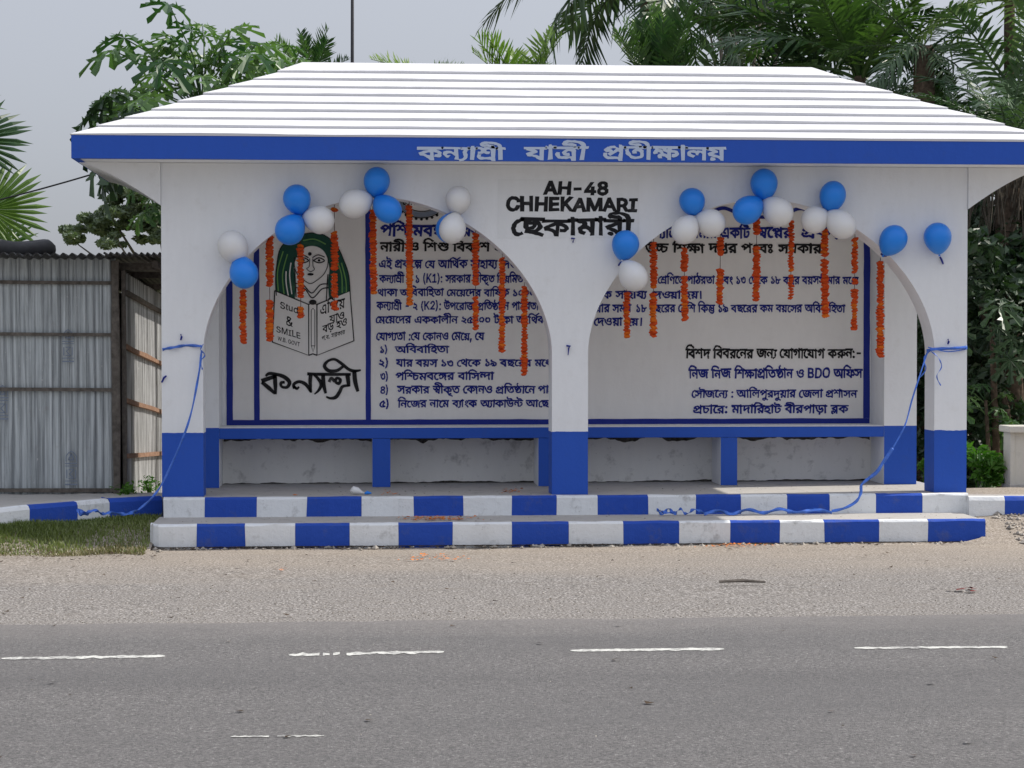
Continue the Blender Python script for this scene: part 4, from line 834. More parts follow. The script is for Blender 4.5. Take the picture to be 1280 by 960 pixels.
# ------------------------------------------------------------------ the bus shelter
ZF, ZL = .30, .164                 # platform floor, lower tread
YT, YK = -.70, -.10                # front of the lower step, front of the platform
YP = .26                           # thickness of the front wall
YB, YBENCH = 1.32, .90             # back wall face, bench front
X0, X1 = 0.0, 5.82
ZS, ZE = 2.668, 2.83               # soffit, top of the fascia
ZBLUE = .752
shelter = empty('bus_shelter', (2.9, .6, ZF))
tag(shelter, 'white and blue roadside bus shelter with two arches and stepped white hip roof', 'bus shelter')
def kid(o, p=shelter):
    o.parent = p; return o
def sub(o, parent):
    o.parent = parent; o.location = o.location; return o
shelter.location = (0, 0, 0)

# front wall with two arches
XL, XC0, XC1, XR = P(254, 500, 0).x, P(690, 500, 0).x, P(735, 500, 0).x, P(1168, 500, 0).x
Z_SPR, Z_CR = P(640, 441, 0).z, P(640, 247, 0).z
def arch(x, a, b, n=1.83):
    c, h = (a + b) / 2, (b - a) / 2; t = min(1.0, abs(x - c) / h)
    return Z_SPR + (Z_CR - Z_SPR) * (1 - t ** n) ** (1 / n)
fw = MB()
def pier(x0, x1):
    zs = [ZF, ZBLUE, Z_SPR, ZS]
    for k in range(3):
        m = 0 if k == 0 else 1
        z0, z1 = zs[k], zs[k + 1]
        fw.face([(x0, 0, z0), (x1, 0, z0), (x1, 0, z1), (x0, 0, z1)], m)
        fw.face([(x1, YP, z0), (x0, YP, z0), (x0, YP, z1), (x1, YP, z1)], m)
        if k < 2 or x1 == X1: fw.face([(x1, 0, z0), (x1, YP, z0), (x1, YP, z1), (x1, 0, z1)], m)
        if k < 2 or x0 == X0: fw.face([(x0, YP, z0), (x0, 0, z0), (x0, 0, z1), (x0, YP, z1)], m)
for a, b in ((X0, XL), (XC0, XC1), (XR, X1)): pier(a, b)
for a, b in ((XL, XC0), (XC1, XR)):
    n = 64
    xs = [(a + b) / 2 - (b - a) / 2 * math.cos(math.pi * k / n) for k in range(n + 1)]
    for k in range(n):
        x, y = xs[k], xs[k + 1]; zx, zy = arch(x, a, b), arch(y, a, b)
        fw.face([(x, 0, zx), (y, 0, zy), (y, 0, ZS), (x, 0, ZS)], 1)
        fw.face([(y, YP, zy), (x, YP, zx), (x, YP, ZS), (y, YP, ZS)], 1)
        fw.face([(x, 0, zx), (x, YP, zx), (y, YP, zy), (y, 0, zy)], 1)
front = fw.build('front_wall', [M['blue'], M['white']], shelter, fix=True)
# side walls: a short return at the bench, an open gap with a lintel in front of it
def side_wall(xa, xb, name):
    b = MB(); ya, yb, zsp, zt = YP, YBENCH, 1.32, 1.58
    b.box((xa, ya + .001, 2.44), (xb, yb - .001, ZS), 1)
    for x, s in ((xa, -1), (xb, 1)):
        for z0, z1, m in ((ZF, ZBLUE, 0), (ZBLUE, zsp, 1), (zsp, ZS, 1)):
            q = [(x, yb, z0), (x, YB, z0), (x, YB, z1), (x, yb, z1)]
            inner = (s > 0) == (xa < 2)
            b.face(q if s > 0 else q[::-1], 1 if inner else m)
    for z0, z1, m in ((ZF, ZBLUE, 0), (ZBLUE, ZS, 1)):
        b.face([(xa, yb, z0), (xb, yb, z0), (xb, yb, z1), (xa, yb, z1)], m)
    return b.build(name, [M['blue'], M['white']], shelter)
# the brush wandered a little where blue meets white
ep = MB()
for a, b in ((X0, XL), (XC0, XC1), (XR, X1)):
    for k in range(24):
        xa_, xc_ = a + .001 + (b - a - .002) * k / 24, a + .001 + (b - a - .002) * (k + 1) / 24
        h = lambda x: ZBLUE + .003 + .006 * noise.noise(Vector((x * 9, 2, 2))) + .003 * noise.noise(Vector((x * 41, 2, 2)))
        ep.face([(xa_, -.0012, ZBLUE - .012), (xc_, -.0012, ZBLUE - .012), (xc_, -.0012, h(xc_)), (xa_, -.0012, h(xa_))])
ep.build('paint_edge', M['blue'], front)
XSL = P(274, 575, YBENCH).x; XSR = P(1105, 575, YBENCH).x
side_wall(.035, XSL, 'side_wall'); side_wall(XSR, P(1145.5, 575, YBENCH).x, 'side_wall')
# back wall
bw = MB(); bw.box((.02, YB, ZF - .3), (5.8, YB + .18, ZS - .005))
back = bw.build('back_wall', M['white'], shelter)
def zb(py): return P(640, py, YB).z
def xb(px): return P(px, 450, YB).x
mp = MB(); e = .003
mp.face([(xb(283.5), YB - e, zb(535.5)), (xb(1087), YB - e, zb(535.5)), (xb(1087), YB - e, 2.50), (xb(283.5), YB - e, 2.50)])
mural = mp.build('mural_panel', M['mural'], back)
# ceiling slab
cl = MB(); cl.box((.0 - .55, -.32, ZS + .002), (6.37, 1.82, ZS + .06)); cl.build('ceiling_slab', M['white'], shelter)
# blue borders of the mural
bd = MB(); e2 = .006
def bar(x0, x1, y0, y1):
    n = max(1, int(max(x1 - x0, y1 - y0) / 14))
    j = lambda a, b: noise.noise(Vector((a * .11, b * .13, 9))) * .6
    if x1 - x0 > y1 - y0:
        for k in range(n):
            a, c = x0 + (x1 - x0) * k / n, x0 + (x1 - x0) * (k + 1) / n
            bd.face([(xb(a), YB - e2, zb(y1 + j(a, y1))), (xb(c), YB - e2, zb(y1 + j(c, y1))), (xb(c), YB - e2, zb(y0 + j(c, y0))), (xb(a), YB - e2, zb(y0 + j(a, y0)))])
    else:
        for k in range(n):
            a, c = y0 + (y1 - y0) * k / n, y0 + (y1 - y0) * (k + 1) / n
            bd.face([(xb(x0 + j(x0, c)), YB - e2, zb(c)), (xb(x1 + j(x1, c)), YB - e2, zb(c)), (xb(x1 + j(x1, a)), YB - e2, zb(a)), (xb(x0 + j(x0, a)), YB - e2, zb(a))])
bar(283, 1087, 524, 535.5); bar(283, 291, 226, 524); bar(317.5, 324.5, 226, 524); bar(457, 463.5, 226, 524); bar(1079, 1087, 226, 524)
bd.build('mural_border', M['border'], back)

# bench: slab, legs, plastered recess back
bench = MB()
bench.box((XSL - .0, YBENCH, ZBLUE - .085), (XSR, YB - .001, ZBLUE - .004))
bench = bench.build('bench', M['blue'], shelter, bevel=.006)
st = MB(); st.box((XSL + .002, YBENCH + .004, ZBLUE - .003), (XSR - .002, YB - .002, ZBLUE + .002)); st.build('bench_top', M['white'], bench)
def leg(a, b):
    q = MB(); x0, x1 = P(a, 580, YBENCH).x, P(b, 580, YBENCH).x
    z1 = ZBLUE - .086
    q.face([(x0, YBENCH + .002, ZF), (x1, YBENCH + .002, ZF), (x1, YBENCH + .002, z1), (x0, YBENCH + .002, z1)], 0)
    q.face([(x1, YBENCH + .002, ZF), (x1, YB - .012, ZF), (x1, YB - .012, z1), (x1, YBENCH + .002, z1)], 1)
    q.face([(x0, YB - .012, ZF), (x0, YBENCH + .002, ZF), (x0, YBENCH + .002, z1), (x0, YB - .012, z1)], 1)
    q.build('bench_leg', [M['blue'], M['white']], bench)
for a, b in ((465.5, 488), (673, 705), (901, 921.5)): leg(a, b)
rc = MB(); rc.box((XSL + .001, YB - .011, ZF), (XSR - .001, YB - .0015, ZBLUE - .087)); rc.build('recess_plaster', M['recess'], bench)
# dark mould line under the slab and along the floor joint
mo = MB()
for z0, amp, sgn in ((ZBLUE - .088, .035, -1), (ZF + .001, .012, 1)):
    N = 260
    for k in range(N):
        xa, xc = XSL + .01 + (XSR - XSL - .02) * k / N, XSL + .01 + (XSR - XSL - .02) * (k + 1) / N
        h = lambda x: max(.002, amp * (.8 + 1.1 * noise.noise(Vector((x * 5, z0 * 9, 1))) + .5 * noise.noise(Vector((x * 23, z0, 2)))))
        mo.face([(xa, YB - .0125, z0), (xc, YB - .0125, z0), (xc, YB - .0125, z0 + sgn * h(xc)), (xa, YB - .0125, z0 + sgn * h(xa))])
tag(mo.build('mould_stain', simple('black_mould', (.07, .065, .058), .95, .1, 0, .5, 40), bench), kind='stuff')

XE0, XE1, YE0, YE1 = -.58, 6.40, -.35, 1.85
# haunches under the side eaves
def haunch(xw, xo):
    b = MB(); n = 14; ya, yb = -.015, 1.80
    prof = [(xw + (xo - xw) * t, ZS - .006 - .295 * (1 - t) ** 1.4) for t in [k / n for k in range(n + 1)]]
    for k in range(n):
        (xa, za), (xc, zc) = prof[k], prof[k + 1]
        b.face([(xa, ya, za), (xc, ya, zc), (xc, ya, ZS), (xa, ya, ZS)])
        b.face([(xa, yb, za), (xc, yb, zc), (xc, yb, ZS), (xa, yb, ZS)])
        b.face([(xa, ya, za), (xc, ya, zc), (xc, yb, zc), (xa, yb, za)])
    b.face([(xw, ya, prof[0][1]), (xw, yb, prof[0][1]), (xw, yb, ZS), (xw, ya, ZS)])
    return b.build('eave_haunch', M['white'], shelter, fix=True)
haunch(X0 - .002, XE0 + .012); haunch(X1 + .002, XE1 - .012)

# fascia round the eaves
fa = MB(); n = 60
def wob(x, s): return noise.noise(Vector((x * 1.7, s, 0))) * .005
for k in range(n):
    xa, xc = XE0 + (XE1 - XE0) * k / n, XE0 + (XE1 - XE0) * (k + 1) / n
    fa.face([(xa, YE0, ZS - .002 + wob(xa, 1)), (xc, YE0, ZS - .002 + wob(xc, 1)), (xc, YE0, ZE), (xa, YE0, ZE)])
    fa.face([(xa, YE0, ZS - .002 + wob(xa, 1)), (xa, YE0 + .05, ZS - .002), (xc, YE0 + .05, ZS - .002), (xc, YE0, ZS - .002 + wob(xc, 1))])
fa.face([(XE0, YE0 + .05, ZS), (XE1, YE0 + .05, ZS), (XE1, YE0 + .05, ZE), (XE0, YE0 + .05, ZE)])
for x, s in ((XE0, 1), (XE1, -1)):
    fa.face([(x, YE0, ZS - .002), (x, YE1, ZS), (x, YE1, ZE), (x, YE0, ZE)])
    fa.face([(x + .05 * s, YE0 + .05, ZS), (x + .05 * s, YE1, ZS), (x + .05 * s, YE1, ZE), (x + .05 * s, YE0 + .05, ZE)])
    fa.face([(x, YE0 + .05, ZS - .002), (x + .05 * s, YE0 + .05, ZS - .002), (x + .05 * s, YE1, ZS - .002), (x, YE1, ZS - .002)])
fa.face([(XE0, YE1, ZS), (XE1, YE1, ZS), (XE1, YE1, ZE), (XE0, YE1, ZE)])
fascia = fa.build('fascia', M['blue'], shelter, fix=True)

# roof: nine stepped courses
roof = empty('roof'); roof.parent = shelter
XRI0, XRI1, YRI, ZRI = P(378, 81, .75).x, P(1015, 85, .75).x, .75, P(640, 83, .75).z
NC = 9
for k in range(NC):
    t0, t1 = k / NC, (k + 1) / NC
    def ring(t, lift, out):
        return (XE0 + (XRI0 - XE0) * t - out, XE1 + (XRI1 - XE1) * t + out, YE0 + (YRI - YE0) * t - out, YE1 + (YRI - YE1) * t + out, ZE + (ZRI - ZE) * t + lift)
    a0, a1, a2, a3, az = ring(t0, .0125, .007); b0, b1, b2, b3, bz = ring(t1, -.004, 0)
    lo = ring(t0, -.004, .006)[4]
    if k == NC - 1: b2 = b3 = YRI; b0, b1 = XRI0, XRI1; bz += .02
    b = MB(); n = 56
    def wb(x, s): return (noise.noise(Vector((x * 1.3, k * 3.1 + s, 0))) * .006 + noise.noise(Vector((x * 6, k * 3.1 + s, 5))) * .002)
    for i in range(n):
        u, v = i / n, (i + 1) / n
        xa, xc = a0 + (a1 - a0) * u, a0 + (a1 - a0) * v; xd, xe = b0 + (b1 - b0) * u, b0 + (b1 - b0) * v
        tp = lambda q: -.006 * max(0, 1 - min(q, 1 - q) * 22)
        wa, wc = wb(xa, 0) + tp(u), wb(xc, 0) + tp(v)
        b.face([(xa, a2, az + wa), (xc, a2, az + wc), (xe, b2, bz), (xd, b2, bz)])
        b.face([(xa, a2 + .004, lo), (xc, a2 + .004, lo), (xc, a2, az + wc), (xa, a2, az + wa)])
    w0, w1 = wb(a0, 0) - .006, wb(a1, 0) - .006
    b.face([(a1, a3, az - .006), (a0, a3, az - .006), (b0, b3, bz), (b1, b3, bz)])
    b.face([(a1, a3, lo), (a0, a3, lo), (a0, a3, az - .006), (a1, a3, az - .006)])
    b.face([(a0, a3, az - .006), (a0, a2, az + w0), (b0, b2, bz), (b0, b3, bz)])
    b.face([(a0, a3, lo), (a0, a2, lo), (a0, a2, az + w0), (a0, a3, az - .006)])
    b.face([(a1, a2, az + w1), (a1, a3, az - .006), (b1, b3, bz), (b1, b2, bz)])
    b.face([(a1, a2, lo), (a1, a3, lo), (a1, a3, az - .006), (a1, a2, az + w1)])
    b.build('roof_course', M['white_roof'], roof)

# steps: cement core and painted nosing blocks
steps = MB()
steps.box((.02, YK + .05, -.3), (5.80, YB + .1, ZF - .002)); steps.box((P(188.5, 655, YT).x, YT + .06, -.3), (P(1230, 655, YT).x, YK + .06, ZL - .002))
steps = steps.build('steps', M['cement'], shelter)
def blocks(edges, y, yb_, z0, z1, first, seed, ends=(None, None)):
    white = first
    xs = [P(p, 640 if z1 > .2 else 665, y).x for p in edges]
    for k in range(len(xs) - 1):
        a, c = xs[k], xs[k + 1]; b = MB(); n = 10
        def sec(x):
            w = lambda s, m: (noise.noise(Vector((x * 4.2, s, seed))) + .5 * noise.noise(Vector((x * 19, s, seed + 4)))) * m
            return [(x + w(8, .012), y + w(1, .012), z0), (x, y + w(2, .010), z1 - .013 + w(9, .006)), (x, y + .008 + w(3, .006), z1 - .004 + w(5, .008)), (x, y + .035, z1 + w(4, .004) + .002), (x, yb_, z1 + .003), (x, yb_, z0)]
        S = [sec(a + .0006 + (c - a - .0012) * i / n) for i in range(n + 1)]
        if k == 0 and ends[0]: S[0] = [(p[0], p[1] + ends[0], p[2]) for p in S[0]]; S[1] = [(p[0], p[1] + ends[0] * .3, p[2]) for p in S[1]]
        if k == len(xs) - 2 and ends[1]: S[-1] = [(p[0], p[1] + ends[1], p[2]) for p in S[-1]]; S[-2] = [(p[0], p[1] + ends[1] * .25, p[2]) for p in S[-2]]
        for i in range(n):
            for q in range(5):
                b.face([S[i][q], S[i + 1][q], S[i + 1][q + 1], S[i][q + 1]], 1 if q >= 3 else 0)
        b.face(S[0][::-1]); b.face(S[-1])
        o = b.build('kerb_block', [M['kerb_white' if white else 'kerb_blue'], M['cement']], steps, fix=True)
        white = not white
blocks([204, 256, 321, 384, 452, 517, 579, 640, 696, 747, 810, 870, 926, 984, 1037, 1095, 1153, 1210.5], YK, YK + .07, .10, ZF, True, 3)
blocks([186, 246, 306, 369, 437, 498, 566, 640, 711, 779, 849, 913, 975, 1030, 1099, 1160, 1232], YT, YT + .07, -.06, ZL, True, 11, (.10, .0))
# ------------------------------------------------------------------ painted lettering
b = MB(); pa, pc = P(622, 224, 0), P(799, 299, 0); b.face([(pa.x, -.0015, pc.z), (pc.x, -.0015, pc.z + .01), (pc.x, -.0015, pa.z), (pa.x, -.0015, pa.z)])
b.build('paint_patch', paint('greyer_white_paint', (.80, .815, .825, 1), (.45, .42, .37, 1), .2), front)
glyphs = []
for r in GLY:
    adv, nc, p = r[0], r[1], 2; cs = []
    for _ in range(nc):
        k = r[p]; p += 1; cs.append([(r[p + 2 * i] >> 1, r[p + 2 * i + 1], r[p + 2 * i] & 1) for i in range(k)]); p += 2 * k
    glyphs.append((adv, cs))
def flat(c, seg=4):
    n = len(c); q = []
    for i in range(n):
        x, y, o = c[i]; x2, y2, o2 = c[(i + 1) % n]
        q.append((x, y, o))
        if not o and not o2: q.append(((x + x2) / 2, (y + y2) / 2, 1))
    k = next((i for i, z in enumerate(q) if z[2]), 0); q = q[k:] + q[:k]; out = []; i = 0
    while i < len(q):
        if q[i][2]: out.append((q[i][0], q[i][1])); i += 1
        else:
            a = out[-1]; b_ = q[i]; c_ = q[(i + 1) % len(q)]
            for s in range(1, seg):
                t = s / seg; out.append(((1 - t) ** 2 * a[0] + 2 * t * (1 - t) * b_[0] + t * t * c_[0], (1 - t) ** 2 * a[1] + 2 * t * (1 - t) * b_[1] + t * t * c_[1]))
            i += 1
    r = []
    for v in out:
        if not r or (abs(v[0] - r[-1][0]) + abs(v[1] - r[-1][1])) > 1.5: r.append(v)
    if len(r) > 1 and abs(r[0][0] - r[-1][0]) + abs(r[0][1] - r[-1][1]) < 1.5: r.pop()
    return r
def fill(contours):
    """triangles of the area with non-zero winding"""
    V, E = [], []
    for c in contours:
        i = len(V); V += [Vector(v) for v in c]; E += [(i + k, i + (k + 1) % len(c)) for k in range(len(c))]
    v2, _, f2, *_ = delaunay_2d_cdt(V, E, [], 0, 1e-4)
    seg = [(c[k], c[(k + 1) % len(c)]) for c in contours for k in range(len(c))]; T = []
    for f in f2:
        cx = sum(v2[i][0] for i in f) / len(f); cy = sum(v2[i][1] for i in f) / len(f); w_ = 0
        for (ax, ay), (bx, by) in seg:
            if (ay > cy) != (by > cy):
                if ax + (cy - ay) * (bx - ax) / (by - ay) > cx: w_ += 1 if by > ay else -1
        if w_: T.append(tuple(f))
    return [(v[0], v[1]) for v in v2], T
cache = {}
def glyph_tris(g, bold):
    if (g, bold) in cache: return cache[g, bold]
    cs = []
    for c in glyphs[g][1]:
        f = flat(c); n = len(f); o = []
        if n < 3: continue
        for i in range(n):
            a, b_, c_ = f[i - 1], f[i], f[(i + 1) % n]
            d1 = Vector((b_[0] - a[0], b_[1] - a[1])).normalized(); d2 = Vector((c_[0] - b_[0], c_[1] - b_[1])).normalized()
            n1 = Vector((-d1.y, d1.x)); n2 = Vector((-d2.y, d2.x)); m = n1 + n2
            m = m / max(.5, m.length_squared / 2) if m.length > .1 else n1
            o.append((b_[0] + m.x * bold, b_[1] + m.y * bold))
        cs.append(o)
    cache[g, bold] = fill(cs) if cs else ([], []); return cache[g, bold]
def write(line, k):
    ids, wref, x0, x1, yh, yb_, col, wh, hh = line
    Y, par, dy = {'m': (YB, back, .007), 'e': (YB, back, .009), 'r': (YB, back, .009), 'f': (YE0, fascia, .003), 'w': (0, front, .003)}[wh]
    A_, B_ = P(x0, yh, Y), P(x1, yh, Y); zt, zb_ = A_.z, P(x0, yb_, Y).z
    sx = (B_.x - A_.x) / wref; sz = (zt - zb_) / hh
    bold = {'m': 30, 'e': 16, 'r': 14, 'f': 30, 'w': 34}[wh]
    if wh == 'm' and yb_ - yh > 9.9: bold = 34
    if wh == 'w' and hh > 700: bold = 56
    b = MB(); x = 0; rnd = random.Random(k)
    for g in ids:
        if g < 0: x += 300; continue
        V, T = glyph_tris(g, bold)
        j = rnd.uniform(-20, 20); sl = rnd.uniform(-.04, .08); sc = rnd.uniform(.94, 1.05)
        i = len(b.v)
        wbx = [(noise.noise(Vector((vx * .009, vy * .009, k + x * .01))) * 38, noise.noise(Vector((vx * .009, vy * .009, k + 50 + x * .01))) * 38) for vx, vy in V]
        b.v += [(A_.x + sx * (x + vx + vy * sl + wa), Y - dy, zb_ + sz * (vy * sc + j + wc)) for (vx, vy), (wa, wc) in zip(V, wbx)]
        b.f += [tuple(i + q for q in t) for t in T]; b.mi += [0] * len(T)
        x += glyphs[g][0]
    o = b.build('lettering', M[{'b': 'blue_ink', 'k': 'black_ink', 's': 'silver_ink'}[col]], par)
    if wh == 'e':      # the words on the painted book run uphill or downhill
        a = {0: -.30, 1: 0.30}[0 if x0 < 390 else 1]
        for v in o.data.vertices: v.co.z += (v.co.x - A_.x) * a
    return o
for k, ln in enumerate(LINES): write(ln, k)

# strokes painted on the back wall; coordinates are photo pixels seen on that wall
def stroke(b, pts, wd=1.3, smooth=True, dy=.008, closed=False):
    if closed: pts = list(pts) + [pts[0]]
    pts = [(p[0], p[1], p[2] if len(p) > 2 else wd) for p in pts]
    q = cat(pts, 6) if smooth else pts
    L_, R_ = [], []
    for i, (x, y, w_) in enumerate(q):
        a, c = q[max(i - 1, 0)], q[min(i + 1, len(q) - 1)]; dx, dy_ = c[0] - a[0], c[1] - a[1]; l = math.hypot(dx, dy_) or 1
        nx, ny = -dy_ / l * w_ / 2, dx / l * w_ / 2; L_.append((x + nx, y + ny)); R_.append((x - nx, y - ny))
    f = lambda p: (xb(p[0]), YB - dy, zb(p[1]))
    for i in range(len(q) - 1): b.face([f(L_[i]), f(L_[i + 1]), f(R_[i + 1]), f(R_[i])])
def blob(b, pts, dy):
    V, T = fill([pts]); i = len(b.v); b.v += [(xb(x), YB - dy, zb(y)) for x, y in V]; b.f += [tuple(i + q for q in t) for t in T]; b.mi += [0] * len(T)
z1 = lambda *p: [(280 + a / 5.645, 230 + c / 5.645) for a, c in p]
z2 = lambda *p: [(280 + q[0] / 5.332, 360 + q[1] / 5.332) + tuple(w_ / 3.6 for w_ in q[2:]) for q in p]
def ell(cx, cy, rx, ry, n=20, a0=0, a1=2 * math.pi): return [(cx + rx * math.cos(a0 + (a1 - a0) * k / n), cy + ry * math.sin(a0 + (a1 - a0) * k / n)) for k in range(n + (0 if a1 - a0 > 6.2 else 1))]
outer = cat(z1((372, 790), (365, 700), (372, 590), (400, 460), (480, 385), (570, 358), (640, 352), (720, 372), (800, 445), (850, 550), (882, 650), (892, 790)), 5)
inner = cat(z1((745, 830), (735, 700), (745, 600), (722, 505), (680, 458), (620, 442), (560, 462), (515, 520), (495, 600), (505, 700), (500, 830)), 5)
h = MB(); blob(h, outer + inner, .0075); h.build('painted_hair', M['green_ink'], back)
h = MB()
for q in ([(385, 760), (380, 620), (420, 480)], [(425, 780), (415, 640), (450, 500)], [(835, 770), (830, 640), (790, 520)], [(865, 770), (860, 680), (830, 560)], [(560, 405), (640, 395), (720, 430)]):
    stroke(h, z1(*q), 1.5, dy=.0085)
h.build('painted_hair_streaks', M['lime_ink'], back)
h = MB()
for q in ([(480, 780), (465, 650), (475, 560)], [(455, 790), (440, 700), (440, 620)], [(770, 800), (765, 700), (770, 640)]):
    stroke(h, z1(*q), 1.4, dy=.0085)
h.build('painted_hair_streaks', M['mural'], back)
h = MB()
S = lambda *p, w=1.4, c=False: stroke(h, z1(*p), w, closed=c, dy=.0092)
S((372, 790), (365, 700), (372, 590), (400, 460), (480, 385), (570, 358), (640, 352), (720, 372), (800, 445), (850, 550), (882, 650), (892, 790), w=1.1)
S((498, 520), (500, 590), (520, 640), (570, 685), (612, 706), (660, 680), (705, 640), (733, 580), (735, 510), w=1.0)
S((515, 520), (555, 505), (598, 525)); S((625, 525), (665, 505), (712, 520), w=1.2)
S((520, 545), (560, 525), (598, 545), (560, 560), c=True); S((632, 545), (672, 525), (710, 545), (672, 560), c=True)
S((606, 530), (603, 585), (585, 602), (612, 622), (640, 605), (630, 585), (628, 530), w=.9)
S((505, 705), (560, 715), (620, 772), (680, 715), (735, 708)); S((500, 735), (570, 742), (625, 806), (690, 745), (738, 735))
S((735, 640), (730, 700), (722, 830)); S((500, 600), (505, 700), (510, 800))
blob(h, z1(*ell(607, 498, 13, 13)), .0095); blob(h, z1(*ell(612, 641, 22, 9)), .0095); blob(h, z1(*ell(562, 543, 9, 9)), .0095); blob(h, z1(*ell(672, 543, 9, 9)), .0095)
h.build('painted_face', M['black_ink'], back)
h = MB(); blob(h, [p[:2] for p in z2((340, 20), (565, 112), (565, 448), (323, 360))] , .0078)
blob(h, [p[:2] for p in z2((620, 112), (840, 22), (866, 352), (620, 448))], .0078); blob(h, [p[:2] for p in z2((565, 112), (620, 112), (620, 448), (565, 448))], .0078)
h.build('painted_book_page', M['mural'], back)
h = MB()
K = lambda *p, w=1.6, s=False, c=False: stroke(h, z2(*p), w, s, .0094, c)
K((340, 20), (565, 112), (565, 448), (323, 360), c=True); K((620, 112), (840, 22), (866, 352), (620, 448), c=True)
K((565, 448), (592, 438), (620, 448)); K((565, 112), (592, 100), (620, 112), w=1)
K((582, 150), (582, 385), (594, 425), (606, 385), (606, 150), (594, 136), c=True, w=.8); K((582, 385), (606, 385), w=.8)
blob(h, [p[:2] for p in z2(*ell(593, 97, 25, 17))], .0097)
h.build('painted_book', M['black_ink'], back)
h = MB()
W_ = lambda *p, s=True: stroke(h, z2(*p), 3, s, .0090)
W_((250, 618, 20), (300, 600, 18), (345, 585, 16)); W_((252, 625, 14), (295, 660, 18), (340, 700, 12)); W_((338, 575, 18), (342, 640, 18), (344, 705, 10))
W_((278, 585, 10), (300, 568, 14), (345, 572, 14), (400, 590, 18), (436, 625, 18), (420, 658, 14), (385, 655, 12), (380, 630, 14), (405, 625, 12))
W_((470, 668, 14), (465, 640, 14), (500, 622, 14), (545, 640, 16), (578, 690, 10)); W_((462, 650, 12), (485, 668, 12), (500, 655, 8))
W_((555, 570, 14), (610, 573, 14), (720, 574, 14), (845, 574, 12), s=False); W_((578, 575, 18), (574, 630, 16), (580, 695, 10))
W_((598, 575, 10), (625, 600, 14), (648, 640, 16), (630, 680, 12), (602, 705, 6)); W_((660, 575, 18), (664, 640, 18), (678, 700, 12))
W_((700, 625, 14), (715, 598, 12), (738, 618, 16), (752, 598, 12), (775, 610, 14), (765, 635, 14), (742, 625, 12)); W_((822, 575, 20), (828, 620, 18), (832, 655, 14))
W_((834, 648, 10), (790, 655, 14), (770, 690, 16), (745, 725, 16), (710, 732, 12), (680, 722, 8))
W_((795, 520, 12), (755, 548, 14), (700, 550, 16), (670, 520, 16), (690, 488, 12), (735, 474, 12), (780, 500, 14), (830, 540, 14), (870, 552, 14), (912, 546, 8))
W_((868, 550, 18), (874, 620, 20), (892, 688, 14))
h.build('painted_wordmark', M['black_ink'], back)
# round government seal partly behind the arch
h = MB(); stroke(h, ell(527, 236, 33, 33, 40), 6, True, .008, True); h.build('painted_seal_ring', M['grey_ink'], back)
h = MB(); stroke(h, ell(527, 236, 37, 37, 40), 1.2, True, .009, True); stroke(h, ell(527, 236, 29, 29, 40), 1, True, .009, True)
for k in range(36):
    a = 2 * math.pi * k / 36; blob(h, ell(527 + 38.5 * math.cos(a), 236 + 38.5 * math.sin(a), 2.0, 2.0, 6), .0093)
h.build('painted_seal_edge', M['black_ink'], back)
h = MB(); stroke(h, [(893, 262), (905, 259), (925, 266), (953, 270), (980, 266), (998, 259), (1012, 262)], 4.5, True, .008); h.build('painted_scroll', M['blue_ink'], back)
# faint guide lines left by the sign painter
for px, py in ((226, 422), (204, 470), (710, 432), (715, 297)): pass
# ------------------------------------------------------------------ left and right kerbs, ground behind them
def kerb_run(name, pts, first, label, group=None):
    """a kerb of painted blocks along photo points of its top front edge (x, y, level)"""
    W_ = [G(x, y, z) for x, y, z in pts]; root = empty(name, (0, 0, 0)); white = first
    for k in range(len(W_) - 1):
        a, c = W_[k], W_[k + 1]; b = MB(); n = 5; d = (c - a); nn = Vector((-d.y, d.x, 0)).normalized()
        S = []
        for i in range(n + 1):
            p = a + d * (.002 + .996 * i / n)
            w = lambda s, m: noise.noise(Vector((p.x * 4, s, 31))) * m
            f = lambda off, z: (p.x + nn.x * off, p.y + nn.y * off, z)
            S.append([f(w(1, .012), -.08), f(w(2, .01), p.z - .03), f(.014 + w(3, .006), p.z - .006), f(.04, p.z + w(4, .004)), f(.15, p.z + .002), f(.15, -.08)])
        for i in range(n):
            for q in range(5): b.face([S[i][q], S[i + 1][q], S[i + 1][q + 1], S[i][q + 1]], 1 if q == 3 else 0)
        b.face(S[0][::-1]); b.face(S[-1])
        b.build('kerb_block', [M['kerb_white' if white else 'kerb_blue'], M['cement']], root, fix=True); white = not white
    return tag(root, label, 'kerb', group)
kerb_run('kerb', [(-170, 656, .27), (-75, 643.5, .27), (-30, 638, .275), (37, 631.5, .285), (97, 626.5, .29), (137, 623, .29), (203, 620, .29)], True,
         'blue and white kerb bending away from the left end of the shelter towards the tin shed', 'painted kerbs beside the shelter')
kerb_run('kerb', [(1211.5, 620.5, .285), (1256, 620.5, .285), (1312, 620.5, .285), (1370, 620.5, .285), (1430, 620.5, .285), (1500, 620.5, .285)], True,
         'blue and white kerb running on from the right end of the shelter past the cream counter', 'painted kerbs beside the shelter')
def fill_sheet(name, outline, zf, m, n=26):
    """ground between a front outline (list of xy) and y = 9, following zf"""
    b = MB(); K_ = len(outline)
    for j in range(n + 1):
        t = (j / n) ** 1.6
        for x, y in outline:
            yy = y + (9 - y) * t; b.v.append((x, yy, zf(x, yy)))
    for j in range(n):
        for i in range(K_ - 1):
            a = j * K_ + i; b.f.append((a, a + 1, a + K_ + 1, a + K_)); b.mi.append(0)
    for i in range(K_ - 1):      # front face of the fill down to the ground
        (x0, y0), (x1, y1) = outline[i], outline[i + 1]; b.face([(x0, y0, -.36), (x1, y1, -.36), (x1, y1, zf(x1, y1)), (x0, y0, zf(x0, y0))])
    return tag(b.build(name, m, smooth=True), kind='structure')
